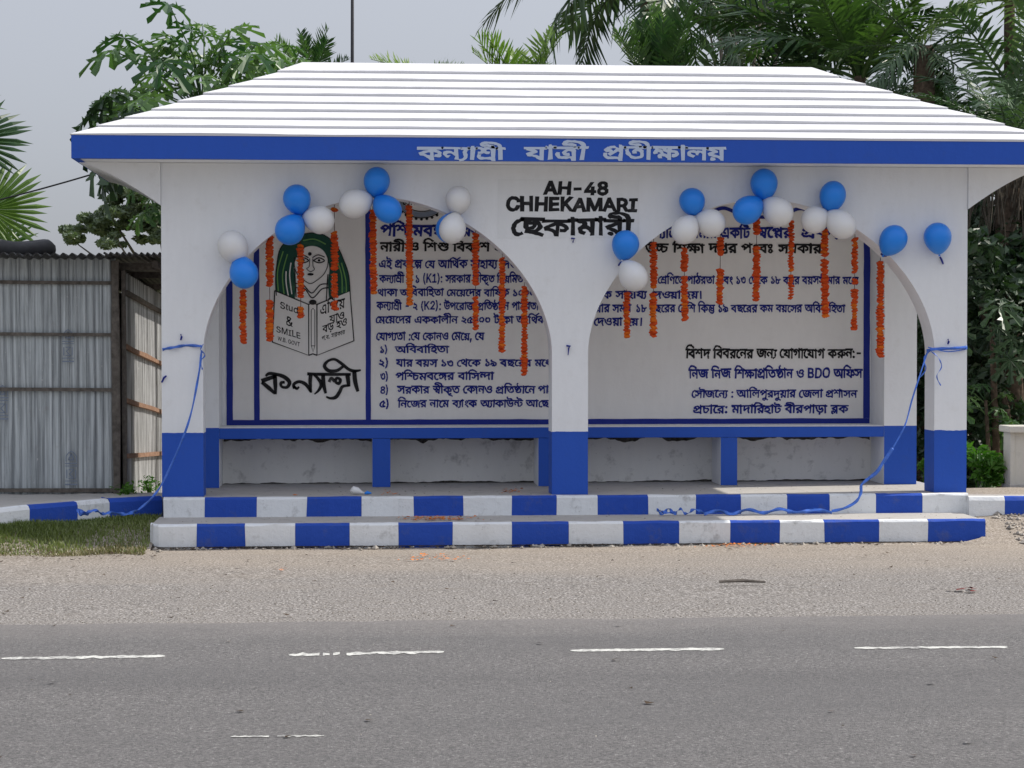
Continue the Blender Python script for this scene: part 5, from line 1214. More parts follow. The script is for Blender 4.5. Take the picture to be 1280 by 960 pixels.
def zfill(x, y): return (.275 if y < .75 else max(-.37, .275 - (y - .75) * .075)) + noise.noise(Vector((x * 2, y * 2, 8))) * .012
kl = [G(x, y, z) for x, y, z in ((-170, 656, .27), (-75, 643.5, .27), (-30, 638, .275), (37, 631.5, .285), (97, 626.5, .29), (137, 623, .29), (203, 620, .29))]
out = [(-14.0, kl[0].y + .1), (-6.0, kl[0].y + .1)] + [(p.x, p.y + .12) for p in kl]
fine_ = []
for i in range(len(out) - 1):
    for k in range(6): fine_.append((out[i][0] + (out[i + 1][0] - out[i][0]) * k / 6, out[i][1] + (out[i + 1][1] - out[i][1]) * k / 6))
fill_sheet('roadside_fill', fine_ + [(-.004, out[-1][1])], zfill, M['cement'])
fill_sheet('yard', [(-.004 + 5.83 * k / 12, 1.52) for k in range(13)], zfill, M['ground'])
fill_sheet('roadside_fill', [(5.824 + 9 * (k / 30), G(1256, 620.5, .285).y + .12) for k in range(31)], zfill, M['ground'])

# ------------------------------------------------------------------ tin shed
shed = empty('tin_shed', (-1.2, .7, .25)); shed.location = (0, 0, 0)
tag(shed, 'low shed of grey corrugated tin sheets nailed to timber rails, left of the shelter', 'shed')
def tin_mesh(wd, h0, h1, period, amp, name, mat):
    b = MB(); n = int(round(wd / period)) ; q = 8; nz = 4
    prof = []
    for k in range(n * q + 1):
        t = (k % q) / q
        prof.append((wd * k / (n * q), -amp * max(0.0, math.sin(2 * math.pi * t)) ** .6 + (amp * .25 * max(0.0, -math.sin(2 * math.pi * t)))))
    for j in range(nz + 1):
        for x, y in prof: b.v.append((x, y + .003 * math.sin(j * 2.1 + x * 9), h0 + (h1 - h0) * j / nz))
    K_ = len(prof)
    for j in range(nz):
        for i in range(K_ - 1):
            a = j * K_ + i; b.f.append((a, a + 1, a + K_ + 1, a + K_)); b.mi.append(0)
    return b.mesh(name, mat)
xs_post = P(150, 480, .70).x
me = tin_mesh(.62, .22, 2.02, .062, .008, 'tin_sheet', M['tin'])
for k in range(5):
    o = link('tin_sheet', me, shed, (xs_post - .045 - .60 * (k + 1), .72 + .004 * (k % 2), 0)); o.rotation_euler = (0, R(random.uniform(-.4, .4)), 0)
def lerp(a, b_, t): return a + (b_ - a) * t
# side wall runs back and the ground drops with it
ya, yb_ = .74, 4.7
sb = []
for k in range(6):
    y0 = ya + .66 * k; t0 = (y0 - ya) / (yb_ - ya); t1 = min(1, (y0 + .66 - ya) / (yb_ - ya))
    b = MB(); q = 72
    for i in range(q + 1):
        t = i / q; y = y0 + .68 * t; tt = (y - ya) / (yb_ - ya); ph = (t * 9) % 1
        x = xs_post + .012 + .008 * max(0, math.sin(2 * math.pi * ph)) ** .6
        top = lerp(1.93, 1.79, tt) + .006 * math.sin(y * 40)
        for z in (lerp(.24, -.02, tt), lerp(1.0, .8, tt), top): b.v.append((x + .004 * math.sin(z * 5 + k), y, z))
    for i in range(q):
        for j in range(2):
            a = i * 3 + j; b.f.append((a, a + 3, a + 4, a + 1)); b.mi.append(0)
    b.build('tin_sheet', M['tin_pale'], shed)
# rails and posts
def beam(name, a, c, w_, h_, m, par=shed, seed=0):
    a, c = Vector(a), Vector(c); n = 8; b = MB(); d = (c - a).normalized(); up = Vector((0, 0, 1)) if abs(d.z) < .9 else Vector((0, 1, 0))
    s = d.cross(up).normalized(); u = s.cross(d).normalized(); S = []
    for i in range(n + 1):
        t = i / n; p = a + (c - a) * t + u * noise.noise(Vector((t * 3, seed, 1))) * .006
        k1 = 1 + noise.noise(Vector((t * 4, seed, 7))) * .25
        S.append([p + s * (x * w_ / 2 * k1) + u * (y * h_ / 2 * k1) for x, y in ((-1, -1), (1, -1), (1, 1), (-1, 1))])
    for i in range(n):
        for q in range(4): b.face([S[i][q], S[i][(q + 1) % 4], S[i + 1][(q + 1) % 4], S[i + 1][q]])
    b.face(S[0][::-1]); b.face(S[-1])
    return b.build(name, m, par, fix=True)
for py, s in ((351.5, 1), (416.5, 2), (485.5, 3), (611, 4)):
    z = P(80, py, .69).z; beam('timber_rail', (-3.4, .695, z + .01), (xs_post - .05, .695, z - .012), .024, .026, M['timber'], seed=s)
for k, (z0, z1_) in enumerate(((1.77, 1.625), (1.366, 1.15), (.964, .72), (.55, .37))):
    beam('timber_rail', (xs_post + .035, .76, z0), (xs_post + .04, 4.6, z1_), .03, .034, M['timber'] if k == 0 else M['timber_red'], seed=10 + k)
beam('timber_post', (xs_post - .022, .685, .2), (xs_post - .030, .685, 2.0), .055, .06, M['timber'], seed=21)
beam('timber_post', (xs_post + .030, .76, .2), (xs_post + .022, .76, 1.93), .03, .05, M['timber'], seed=22)
beam('timber_post', (-3.4, .69, .2), (-3.4, .69, 1.97), .06, .06, M['timber'], seed=24)
# shadowed back and left walls close the shed
b = MB(); b.box((-3.42, 4.60, -.2), (xs_post, 4.63, 1.8)); b.build('tin_sheet', M['tin_pale'], shed)
b = MB(); b.box((-3.45, .74, -.1), (-3.42, 4.6, 1.9)); b.build('tin_sheet', M['tin_pale'], shed)
# roof of overlapping corrugated sheets, eave edge seen end on
for k in range(6):
    b = MB(); n = 10; q = 6; x0 = -3.55 + .62 * k; dz = .006 * (k % 2); wd = .64 if k < 5 else .44
    for i in range(n * q + 1):
        x = x0 + wd * i / (n * q); z = .012 * math.sin(2 * math.pi * i / q) + dz + .008 * noise.noise(Vector((x * 2.2, 0, 3)))
        for y, zz in ((.36 + .015 * noise.noise(Vector((x * 5, 1, 1))), 2.035), (2.5, 1.97), (4.85, 1.86)): b.v.append((x, y, zz + z))
    for i in range(n * q):
        for j in range(2):
            a = i * 3 + j; b.f.append((a, a + 3, a + 4, a + 1)); b.mi.append(0)
    o = b.build('roof_sheet', M['tin_roof'], shed)
    sm = o.modifiers.new('thickness', 'SOLIDIFY'); sm.thickness = .006
for k, y in enumerate((.86, 1.8, 3.2, 4.5)): beam('rafter', (-3.5, y, 2.0 - .04 * y), (-.04, y, 2.0 - .04 * y), .04, .05, M['timber'], seed=30 + k)
beam('rafter', (-.10, .60, 1.975), (-.10, 4.8, 1.80), .04, .045, M['timber'], seed=40)
# maker's stamps printed on the tin: a little roofed emblem over lines and a box
def stamp(px, py, s):
    b = MB(); Y = .700
    def ln(pts, wd=1.0):
        q = [P(px + x * s, py + y * s, Y) for x, y in pts]
        for i in range(len(q) - 1):
            d = (q[i + 1] - q[i]); n_ = Vector((-d.z, 0, d.x)).normalized() * (wd * s / 167 / 2)
            b.face([q[i] - n_, q[i + 1] - n_, q[i + 1] + n_, q[i] + n_])
    ln([(-6, 10), (-6, 4), (-3, 0), (0, -2), (3, 0), (6, 4), (6, 10)]); ln([(-3, 8), (0, 1), (3, 8), (-3, 8)], 1.4)
    ln([(-7, 12), (7, 12)], 1.2); ln([(-7, 15), (7, 15)], 1)
    ln([(-5, 19), (-5, 29)], 1.2); ln([(-3, 19), (3, 19), (-2, 24), (3, 29), (-3, 29)], 1.1); ln([(5, 19), (5, 29)], 1.2)
    ln([(-7, 32), (7, 32)], 1); ln([(-7, 36), (7, 36)], 1.6)
    b.build('printed_mark', M['grey_ink'], shed)
stamp(85, 414, 1.05); stamp(89, 566, 1.1); stamp(3, 484, 1.1)
# old tyre on the shed roof
b = MB(); R0, r0 = .235, .062
for i in range(40):
    A0, A1 = 2 * math.pi * i / 40, 2 * math.pi * (i + 1) / 40
    prof = [(math.cos(a) * r0 + .012 * (abs(math.sin(a)) < .6), math.sin(a) * r0 * 1.15) for a in [R(-150) + R(300) * k / 12 for k in range(13)]]
    for k in range(12):
        (p0, q0), (p1, q1) = prof[k], prof[k + 1]
        f = lambda A, p_, q_: ((R0 + p_) * math.cos(A), (R0 + p_) * math.sin(A) * .95, q_ + .03 * math.cos(A * 2) * (q_ + .06) * 4)
        b.face([f(A0, p0, q0), f(A1, p0, q0), f(A1, p1, q1), f(A0, p1, q1)])
pt = P(18, 309, 1.1)
tyre = b.build('tyre', M['rubber'], smooth=True, loc=(pt.x, 1.1, 2.103), fix=True)
tyre.modifiers.new('thickness', 'SOLIDIFY').thickness = .008; tyre.rotation_euler = (R(3), R(2), R(20))
tag(tyre, 'old black tyre lying flat on the corrugated roof of the tin shed', 'tyre')

# ------------------------------------------------------------------ cream counter on the right
ct = empty('masonry_counter', (0, 0, 0)); tag(ct, 'small cream masonry counter with a projecting top slab behind the right kerb', 'counter')
xa = P(1263, 575, 1.0).x; za, zb_ = P(1252, 541, 1.0).z, P(1252, 533, .92).z
def cb(name, a, c, m, bv=.005): q = MB(); q.box(a, c); return q.build(name, m, ct, bevel=bv)
cb('counter_body', (xa + .03, 1.012, .2), (xa + 1.3, 1.17, za), M['cream'])
cb('corner_post', (xa, 1.0, .2), (xa + .035, 1.18, za), M['cream']); cb('corner_post', (xa + 1.25, 1.0, .2), (xa + 1.31, 1.18, za), M['cream'])
cb('top_slab', (xa - .025, .95, za + .002), (xa + 1.36, 1.22, zb_), M['cream'], .008)
cb('base_plinth', (xa - .008, .99, .2), (xa + 1.33, 1.20, .285), M['cement'])

# ------------------------------------------------------------------ pole and cable
b = MB(); pp = P(440, 40, 4.0); b.tube([(pp.x, 4, -.3), (pp.x, 4, 3.2), (pp.x + .01, 4, 6.5)], [.02, .016, .012], 8)
tag(b.build('steel_pole', M['pole'], smooth=True), 'thin dark steel pole rising behind the roof ridge of the shelter', 'pole')
b = MB(); a, c = P(-260, 300, 6.0), P(210, 188, 3.5); b.tube([a + (c - a) * t - Vector((0, 0, .35 * t * (1 - t))) for t in [k / 16 for k in range(17)]], .008, 5)
tag(b.build('overhead_cable', M['wire'], smooth=True), 'thin black cable strung over the tin shed to the back of the shelter', 'cable')

# ------------------------------------------------------------------ balloons
def balloon_mesh(name, mat, seed):
    b = MB(); n, m_ = 20, 14; rnd = random.Random(seed); rows = []
    for j in range(m_ + 1):
        th = math.pi * j / m_; z, r = math.cos(th), math.sin(th)
        if z < 0: r *= 1 - .26 * z * z; z *= 1.3
        r = max(r, .035); rows.append([b.vert(r * math.cos(2 * math.pi * k / n), r * math.sin(2 * math.pi * k / n), z) for k in range(n)])
    for j in range(m_):
        for k in range(n): b.f.append((rows[j][k], rows[j][(k + 1) % n], rows[j + 1][(k + 1) % n], rows[j + 1][k])[::-1]); b.mi.append(0)
    b.f.append(tuple(rows[0])); b.mi.append(0)
    return b.mesh(name, mat, True)
def knot_mesh(mat):
    b = MB(); b.tube([(0, 0, -1.27), (0, 0, -1.32), (0, 0, -1.35), (.02, 0, -1.42)], [.05, .035, .06, .09], 8); return b.mesh('knot', mat, True)
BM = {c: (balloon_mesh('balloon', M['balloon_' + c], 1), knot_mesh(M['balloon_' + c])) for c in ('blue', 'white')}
def balloon(c, px, py, r, kx, ky, label, Y=-.11, lean=0):
    o = empty('balloon', P(px, py, Y)); me_, kn = BM[c]
    k = P(kx, ky, Y + .05); d = (o.location - k); d.y -= lean; d.normalize()
    o.rotation_euler = d.to_track_quat('Z', 'Y').to_euler(); s = r / 176.0 * .985; q_ = ((px * 7 + py * 3) % 11) / 11; o.scale = (s * (.97 + .05 * q_), s * (.97 + .05 * q_), s * (1.07 - .07 * q_))
    link('skin', me_, o); link('knot', kn, o)
    tag(o, label, 'balloon', 'blue and white balloons taped along the arches')
for a in [
 ('white', 291, 308, 19.5, 300, 326, 'white balloon hardly showing against the wall, leftmost of all, above a blue one', -.10),
 ('blue', 305, 342, 18.5, 300, 324, 'round blue balloon lowest on the left arch, above the leftmost garland', -.13),
 ('blue', 371, 248, 17.5, 377, 271, 'blue balloon standing upright above a blue and a white one, left side of left arch', -.10),
 ('blue', 362, 288, 18.5, 377, 270, 'blue balloon just above the painted green hair, left of a white balloon', -.14),
 ('white', 400, 275, 18, 380, 270, 'white balloon between the green painted hair and the left arch edge', -.12),
 ('white', 443, 255, 19, 468, 246, 'white balloon left of the two blue ones at the crown of the left arch', -.12),
 ('blue', 471, 226, 17, 469, 248, 'blue balloon highest on the left arch, near the blue eave', -.10),
 ('blue', 485, 262, 17.5, 469, 247, 'blue balloon under the highest one at the crown of the left arch', -.14),
 ('white', 573, 249, 16.5, 570, 270, 'pale white balloon on the wall above the right shoulder of the left arch', -.10),
 ('blue', 562, 286, 18, 570, 268, 'blue balloon almost hidden behind a white balloon in the left arch', -.05),
 ('white', 565.5, 287, 17.5, 570, 268, 'white balloon in front of a mostly hidden blue balloon, left arch', -.17),
 ('blue', 782, 305, 17.5, 777, 328, 'blue balloon covering the end of the large black painted place name', -.10),
 ('white', 792, 346, 18.5, 778, 326, 'white balloon lowest on the left side of the right arch', -.15),
 ('blue', 865, 251, 16.5, 869, 272, 'blue balloon above two white ones, left shoulder of the right arch', -.10),
 ('white', 856, 288, 17.5, 868, 271, 'white balloon at left of a touching white pair below a blue one, right arch', -.15),
 ('white', 889, 279, 18, 869, 271, 'white balloon at right of a touching white pair below a blue one, right arch', -.12),
 ('blue', 955, 229, 18, 955, 251, 'blue balloon highest on the right arch, touching the blue eave', -.10),
 ('blue', 934, 263, 18.5, 953, 249, 'blue balloon low left of the highest one at the crown of the right arch', -.14),
 ('white', 973, 265, 19, 954, 250, 'white balloon low right of the highest blue one at the crown of the right arch', -.13),
 ('blue', 1041, 244, 17.5, 1036, 266, 'blue balloon above two white ones, right shoulder of the right arch', -.10),
 ('white', 1018, 275, 17.5, 1035, 266, 'dull white balloon half behind a brighter white one, right shoulder of right arch', -.10),
 ('white', 1052, 281, 18.5, 1036, 267, 'bright white balloon under a blue one, right shoulder of the right arch', -.15),
 ('blue', 1117, 299, 18, 1105, 318, 'blue balloon alone beside the right edge of the right arch', -.10),
 ('blue', 1172, 296, 18, 1174, 319, 'blue balloon farthest right, alone on the white wall with a dark tail', -.10),
]: balloon(*a)

# ------------------------------------------------------------------ marigold garlands
def flower_mesh(seed, mat):
    b = MB(); rnd = random.Random(seed); n, m_ = 11, 4; rows = []
    for j in range(m_ + 1):
        th = .35 + (math.pi - .7) * j / m_; z, r = math.cos(th) * .42, math.sin(th)
        rows.append([b.vert(r * (1 + rnd.uniform(-.24, .22)) * math.cos(2 * math.pi * k / n), r * (1 + rnd.uniform(-.24, .22)) * math.sin(2 * math.pi * k / n), z + rnd.uniform(-.12, .12)) for k in range(n)])
    for j in range(m_):
        for k in range(n): b.f.append((rows[j][k], rows[j + 1][k], rows[j + 1][(k + 1) % n], rows[j][(k + 1) % n])); b.mi.append(0)
    b.f.append(tuple(rows[0])); b.f.append(tuple(rows[-1][::-1])); b.mi += [0, 0]
    return b.mesh('flower', mat)
FM = [flower_mesh(s, M['marigold']) for s in range(4)]; FO = [flower_mesh(s + 9, M['marigold_orange']) for s in range(3)]
GAR = [
 (303.5, [(362, 430)], 'marigold garland below the lowest blue balloon, first in the left arch'),
 (337, [(295, 359), (375, 427)], 'marigold garland with a gap, just left of the painted green hair'),
 (375.7, [(305, 373), (383, 398)], 'marigold garland falling across the painted face and the left book page'),
 (418, [(260, 264), (289, 338), (341, 372), (376, 388)], 'marigold garland falling over the right side of the painted green hair'),
 (466, [(262, 368)], 'unbroken marigold garland over the blue line right of the painted emblem'),
 (511.5, [(256, 382)], 'marigold garland turning bright orange at its lower end, right of the crown balloons'),
 (594.5, [(291, 357), (370, 413)], 'marigold garland in two lengths, right of the overlapping white and blue balloons'),
 (628, [(321, 441)], 'long marigold garland, second from the centre pier in the left arch'),
 (655.5, [(357, 470)], 'marigold garland hanging lowest of all, nearest the centre pier in the left arch'),
 (783.5, [(365, 423)], 'short marigold garland under the white balloon beside the centre pier, right arch'),
 (817, [(302, 361), (366, 422)], 'marigold garland in two touching lengths, second in the right arch'),
 (855.5, [(309, 340), (345, 401)], 'marigold garland under the touching pair of white balloons, right arch'),
 (900.5, [(296, 320), (336, 381)], 'short marigold garland with a wide gap, left of the crown of the right arch'),
 (946, [(272, 294), (308, 377)], 'marigold garland below the blue balloons at the crown of the right arch'),
 (989, [(275, 340), (343, 375)], 'thin marigold garland below the white balloon at the crown of the right arch'),
 (1031, [(286, 321), (324, 397)], 'marigold garland below the meeting of two white balloons, right arch'),
 (1068.7, [(297, 342), (348, 356), (361, 413)], 'marigold garland just left of the blue border at the right of the mural'),
 (1100.5, [(326, 447)], 'marigold garland farthest right, hanging right of the blue mural border'),
]
rg = random.Random(5)
for gx, segs, caption in GAR:
    Yg = .10; top = P(gx, segs[0][0] - 4, Yg); root = empty('marigold_garland', top); thick = rg.uniform(.92, 1.08)
    sway = rg.uniform(-1.2, 1.2)
    th = MB(); N = 8; zz = P(gx, segs[-1][1], Yg).z - top.z
    th.tube([(sway / 170 * t * t, 0, zz * t) for t in [k / N for k in range(N + 1)]], .0022, 4); th.build('thread', M['thread'], root)
    for s0, s1 in segs:
        n = max(2, int((s1 - s0) / 3.7)); 
        for k in range(n):
            py = s0 + 2.5 + (s1 - s0 - 5) * k / max(1, n - 1); p_ = P(gx, py, Yg); t = (p_.z - top.z) / zz
            bright = (gx == 511.5 and py > 330 and rg.random() < .9) or rg.random() < .10 + (.25 if py > 380 else 0)
            o = link('flower', rg.choice(FO if bright else FM), root, (sway / 170 * t * t + rg.uniform(-.003, .003), rg.uniform(-.004, .004), p_.z - top.z))
            s = 4.7 / 172 * rg.uniform(.84, 1.1) * thick * (.9 if gx == 989 else 1); o.scale = (s, s, s * 1.15); o.rotation_euler = (rg.uniform(-.4, .4), rg.uniform(-.35, .35), rg.uniform(0, 6))
    tag(root, caption, 'garland', 'marigold garlands hanging in the arches')

# ------------------------------------------------------------------ ribbons
def ribbon(name, lists, label, wd=.02):
    b = MB()
    for pts, w_, tw in lists:
        pts = cat([tuple(p) for p in pts], 7); n = len(pts)
        for i in range(n - 1):
            q = []
            for k in (i, i + 1):
                a, c = Vector(pts[max(k - 1, 0)]), Vector(pts[min(k + 1, n - 1)]); d = (c - a).normalized()
                s = d.cross(Vector((0, -1, 0))); s = s.normalized() if s.length > .1 else Vector((0, 0, 1)); u = s.cross(d)
                an = tw * math.sin(k * .55 + len(pts)); v = s * math.cos(an) + u * math.sin(an)
                p_ = Vector(pts[k]); q.append((p_ - v * w_ / 2, p_ + v * w_ / 2))
            b.face([q[0][0], q[1][0], q[1][1], q[0][1]])
    o = b.build(name, M['ribbon'], fix=True, smooth=True); o.modifiers.new('thickness', 'SOLIDIFY').thickness = .0012
    return tag(o, label, 'ribbon', 'blue satin ribbons tied round the shelter')
yk = YK - .03
ribbon('satin_ribbon', [([P(203, 437, -.012), P(215, 434.5, -.02), P(232, 432, -.015), P(252, 432.5, -.015)], .022, .9),
    ([P(254, 430, -.03), P(251, 437, -.04), P(256, 444, -.03), P(251, 452, -.03), P(253, 462, -.03)], .010, 1.2),
    ([P(252, 438, -.02), P(248, 470, -.05), P(235, 530, -.1), P(206, 598, -.2), P(190, 622, -.26), P(172, 638, -.36)], .017, .9),
    ([P(172, 638, -.36), P(158, 642.5, -.44), P(140, 641, -.5), P(128, 642, -.55), P(118, 638, -.58), P(106, 641, -.62), P(98, 637, -.64), P(101, 643, -.66), P(110, 642, -.64), P(100, 640, -.66)], .026, 1.2)],
    'blue ribbon tied to the left pier and trailing down over the left kerb')
zt = ZL + .012
T = lambda px, y, dz=0: Vector((P(px, 637, y).x, y, zt + dz))
ribbon('satin_ribbon', [([P(1209, 434, -.012), P(1190, 435.5, -.02), P(1172, 436, -.02), P(1158, 438, -.02)], .022, .7), ([P(1209, 436, -.014), P(1185, 439.5, -.02), P(1160, 434, -.02)], .008, .5),
    ([P(1162, 438, -.03), P(1172, 446, -.05), P(1177, 458, -.04), P(1171, 470, -.05), P(1176, 482, -.04)], .009, 1.3), ([P(1163, 438, -.03), P(1155, 448, -.05), P(1157, 462, -.05), P(1148, 474, -.05)], .010, 1.2),
    ([P(1160, 438, -.03), P(1152, 462, -.07), P(1140, 500, -.11), P(1131, 532, -.13), P(1116, 560, -.15)], .012, .5),
    ([P(1116, 560, -.15), P(1104, 578, -.16), P(1096, 590, -.16), P(1086, 598, -.16)], .026, .4),
    ([P(1086, 598, -.16), P(1077, 606, -.16), P(1076, 616, -.17), P(1070, 627, -.18), P(1056, 635, -.20), P(1040, 639, -.22)], .022, .6),
    ([T(1040, -.22), T(1020, -.2, .02), T(995, -.24, .005), T(975, -.22, .03), T(955, -.25, .005), T(935, -.2, .025), T(915, -.26, .0), T(898, -.22, .02), T(880, -.25, .0)], .026, .8),
    ([T(882, -.24), T(868, -.2, .03), T(858, -.24, .0), T(850, -.22, .035), T(843, -.25, .0), T(836, -.21, .035), T(828, -.25, 0), T(822, -.22, .03), T(832, -.24, .01), T(846, -.23, .01)], .024, 1.4)],
    'blue ribbon tied to the right pier and trailing along the lower step')
def scrap(px, py, label, pts):
    b = MB()
    b.tube([P(px + x, py + y, -.008 - .008 * (i % 2)) for i, (x, y) in enumerate(pts)], [.006, .008, .006, .003][:len(pts)] if len(pts) <= 4 else .006, 5)
    tag(b.build('ribbon_scrap', M['blue_ink']), label, 'ribbon scrap', 'dark blue scraps left on the wall')
scrap(711, 430, 'dark blue ribbon scrap nailed to the centre pier', [(-3, 2), (2, 3), (0, 5), (-1, 14)])
scrap(226, 421, 'tiny dark blue scrap high on the left pier', [(0, -3), (1, 0), (0, 4)])
scrap(205, 471, 'tiny dark blue scrap on the outer edge of the left pier', [(3, -1), (0, 1), (-3, 7)])
scrap(716, 298, 'tiny dark blue scrap under the painted black place name', [(-2, 0), (2, 0), (0, 5)])
scrap(1185, 427, 'tiny grey scrap nailed above the ribbon on the right pier', [(0, -3), (1, 0), (0, 3)])
scrap(1175, 321, 'dark tail of the farthest right balloon stuck to the wall', [(0, 0), (1.5, 3), (4, 9)])
scrap(1104, 319, 'dark knot stuck beside the lone balloon at the right arch edge', [(-3, -2), (0, 1), (4, 1)])
scrap(774, 330, 'dark blue knot between the blue and white balloons left of the right arch', [(-1, 2), (2, -2), (7, -4)])
# limp balloon and petals on the platform
o = empty('burst_balloon', P(447, 614, .12)); o.location.z = ZF + .028
b = MB(); b.tube([(-.055, 0, 0), (-.03, 0, .006), (.0, 0, .0), (.03, .0, -.012), (.05, 0, -.016)], [.006, .030, .026, .010, .004], 10); b.build('skin', M['balloon_white'], o, smooth=True)
b = MB(); b.tube([(.05, 0, -.02), (.07, .01, -.014), (.10, 0, -.018)], [.006, .014, .004], 8); b.build('blue_shred', M['balloon_blue'], o, smooth=True)
tag(o, 'shrunken white balloon with a blue shred lying on the platform edge', 'balloon')
b = MB(); rr = random.Random(3)
def chips(b, n, fx, fy, z, s0, s1, rr):
    for _ in range(n):
        x, y = fx(rr), fy(rr); s = rr.uniform(s0, s1); a = rr.uniform(0, 6.28); zz = z(x, y) if callable(z) else z; h = s * rr.uniform(.1, .5)
        q = [(x + s * math.cos(a + k * 2.09 + rr.uniform(-.4, .4)), y + s * math.sin(a + k * 2.09), zz + h * (k == 0) + .002) for k in range(3)]
        b.face(q)
px_ = lambda p, y: P(p, 640, y).x
def band(b, p0, p1, y0, y1, n, z): chips(b, n, lambda r_: px_(r_.gauss((p0 + p1) / 2, (p1 - p0) / 4), y0), lambda r_: r_.uniform(y0, y1), z, .006, .018, rr)
band(b, 505, 590, -.55, -.2, 260, ZL + .004); band(b, 365, 372, .02, .1, 12, ZF + .004); band(b, 470, 500, 0, .5, 30, ZF + .004); band(b, 625, 660, .1, .6, 40, ZF + .004)
band(b, 870, 975, -.98, -.76, 90, .012); band(b, 500, 580, -1.7, -1.3, 70, .014); band(b, 340, 360, -2.3, -2.1, 8, .014)
tag(b.build('scattered_petals', M['litter_orange']), 'orange marigold petals scattered over the steps and the dust', 'petals', kind='stuff')

# ------------------------------------------------------------------ grass, stones, litter
def blades(name, n, fx, fy, z, h0, h1, mat, seed, label, cat_):
    b = MB(); r_ = random.Random(seed)
    for _ in range(n):
        x, y = fx(r_), fy(r_)
        d = noise.noise(Vector((x * 2.5, y * 2.5, seed)))
        if r_.random() > .78 + .6 * d: continue
        h = r_.uniform(h0, h1) * (.8 + d * .5); a = r_.uniform(0, 6.28); l = r_.uniform(.1, .8) * h; w_ = .0035
        zz = z(x, y) if callable(z) else z
        ca, sa = math.cos(a), math.sin(a)
        p0 = (x - sa * w_, y + ca * w_, zz); p1 = (x + sa * w_, y - ca * w_, zz)
        m0 = (x + ca * l * .4 - sa * w_ * .8, y + sa * l * .4 + ca * w_ * .8, zz + h * .6); m1 = (x + ca * l * .4 + sa * w_ * .8, y + sa * l * .4 - ca * w_ * .8, zz + h * .6)
        t = (x + ca * l, y + sa * l, zz + h); i = len(b.v); b.v += [p0, p1, m1, m0, t]; b.f += [(i, i + 1, i + 2, i + 3), (i + 3, i + 2, i + 4)]; b.mi += [0, 0]
    return tag(b.build(name, mat), label, cat_, kind='stuff')
def kerb_y(x):
    for i in range(len(kl) - 1):
        if kl[i].x <= x <= kl[i + 1].x: return kl[i].y + (kl[i + 1].y - kl[i].y) * (x - kl[i].x) / (kl[i + 1].x - kl[i].x)
    return kl[0].y if x < kl[0].x else kl[-1].y
gx_ = [0.0]
def zbank(x, y):
    k = kerb_y(x) - .02; f = min(k - .34, -1.12); t = max(0, min(1, (y - f) / (k - f))); return -.012 + .155 * (t * t * (3 - 2 * t)) + noise.noise(Vector((x * 3, y * 3, 2))) * .010 * t
b = MB(); xe_ = P(190, 660, YT).x; nx_, ny_ = 60, 16
for j in range(ny_ + 1):
    for i in range(nx_ + 1):
        x = -12 + (xe_ + 12) * (i / nx_) ** .5; k = kerb_y(x); y = (k + .03) + (min(k - .45, -1.35) - k - .03) * (1 - j / ny_); b.v.append((x, y, zbank(x, y)))
for j in range(ny_):
    for i in range(nx_): a = j * (nx_ + 1) + i; b.f.append((a, a + 1, a + nx_ + 2, a + nx_ + 1)); b.mi.append(0)
tag(b.build('bank', M['ground'], smooth=True), kind='structure')
def zbank_r(x, y):
    t = max(0, min(1, (y + 1.05) / .9)); return -.012 + .165 * (t * t * (3 - 2 * t)) + noise.noise(Vector((x * 4, y * 4, 6))) * .02 * t
b = MB(); xs0 = P(1231, 665, YT).x + .01
for j in range(ny_ + 1):
    for i in range(nx_ + 1):
        y = -1.15 + 1.10 * j / ny_; x0_ = (5.83 if y > YT + .2 else xs0) if y > YT - .02 else xs0 - .5 * min(1, (YT - y) / .3); x = x0_ + (14 - x0_) * (i / nx_) ** 2; b.v.append((x, y, zbank_r(x, y)))
for j in range(ny_):
    for i in range(nx_): a = j * (nx_ + 1) + i; b.f.append((a, a + 1, a + nx_ + 2, a + nx_ + 1)); b.mi.append(0)
tag(b.build('bank', M['ground'], smooth=True), kind='structure')
def fx(r_): gx_[0] = r_.uniform(-3.2, P(188, 660, -.6).x); return gx_[0]
def fy(r_):
    k = kerb_y(gx_[0]); f = min(k - .3, -1.03 - .16 * noise.noise(Vector((gx_[0] * 2.3, 0, 0))))
    return k - .01 - (k - f) * min(1, abs(r_.gauss(0, .5)))
blades('grass', 30000, fx, fy, lambda x, y: zbank(x, y), .012, .05, M['grass'], 5, 'patch of short patchy grass in front of the left kerb', 'grass')
def fy2(r_):
    k = kerb_y(gx_[0]); f = min(k - .3, -1.08 - .18 * noise.noise(Vector((gx_[0] * 2.3, 0, 0)))); return f + abs(r_.gauss(0, .16)) - .05
blades('dry_grass', 9000, fx, fy2, lambda x, y: zbank(x, y), .012, .045, mk_leaf('dry_grass_blade', (.17, .15, .07), (.36, .31, .18), .2, 1.2), 15, 'thin yellowing grass along the lower edge of the left grass patch', 'grass')
def stones(name, n, fx, fy, s0, s1, seed, label, z=lambda x, y: 0):
    b = MB(); r_ = random.Random(seed)
    for _ in range(n):
        x, y = fx(r_), fy(r_); s = s0 + (s1 - s0) * r_.random() ** 3; q = []
        for d in ((1, 0, 0), (0, 1, 0), (-1, 0, 0), (0, -1, 0), (0, 0, 1), (0, 0, -1)):
            q.append((x + d[0] * s * r_.uniform(.6, 1.2), y + d[1] * s * r_.uniform(.6, 1.2), .004 + z(x, y) + d[2] * s * r_.uniform(.4, .8)))
        i = len(b.v); b.v += q
        for f in ((0, 1, 4), (1, 2, 4), (2, 3, 4), (3, 0, 4), (1, 0, 5), (2, 1, 5), (3, 2, 5), (0, 3, 5)): b.f.append(tuple(i + k for k in f)); b.mi.append(0)
    return tag(b.build(name, M['stone']), label, 'stones', kind='stuff')
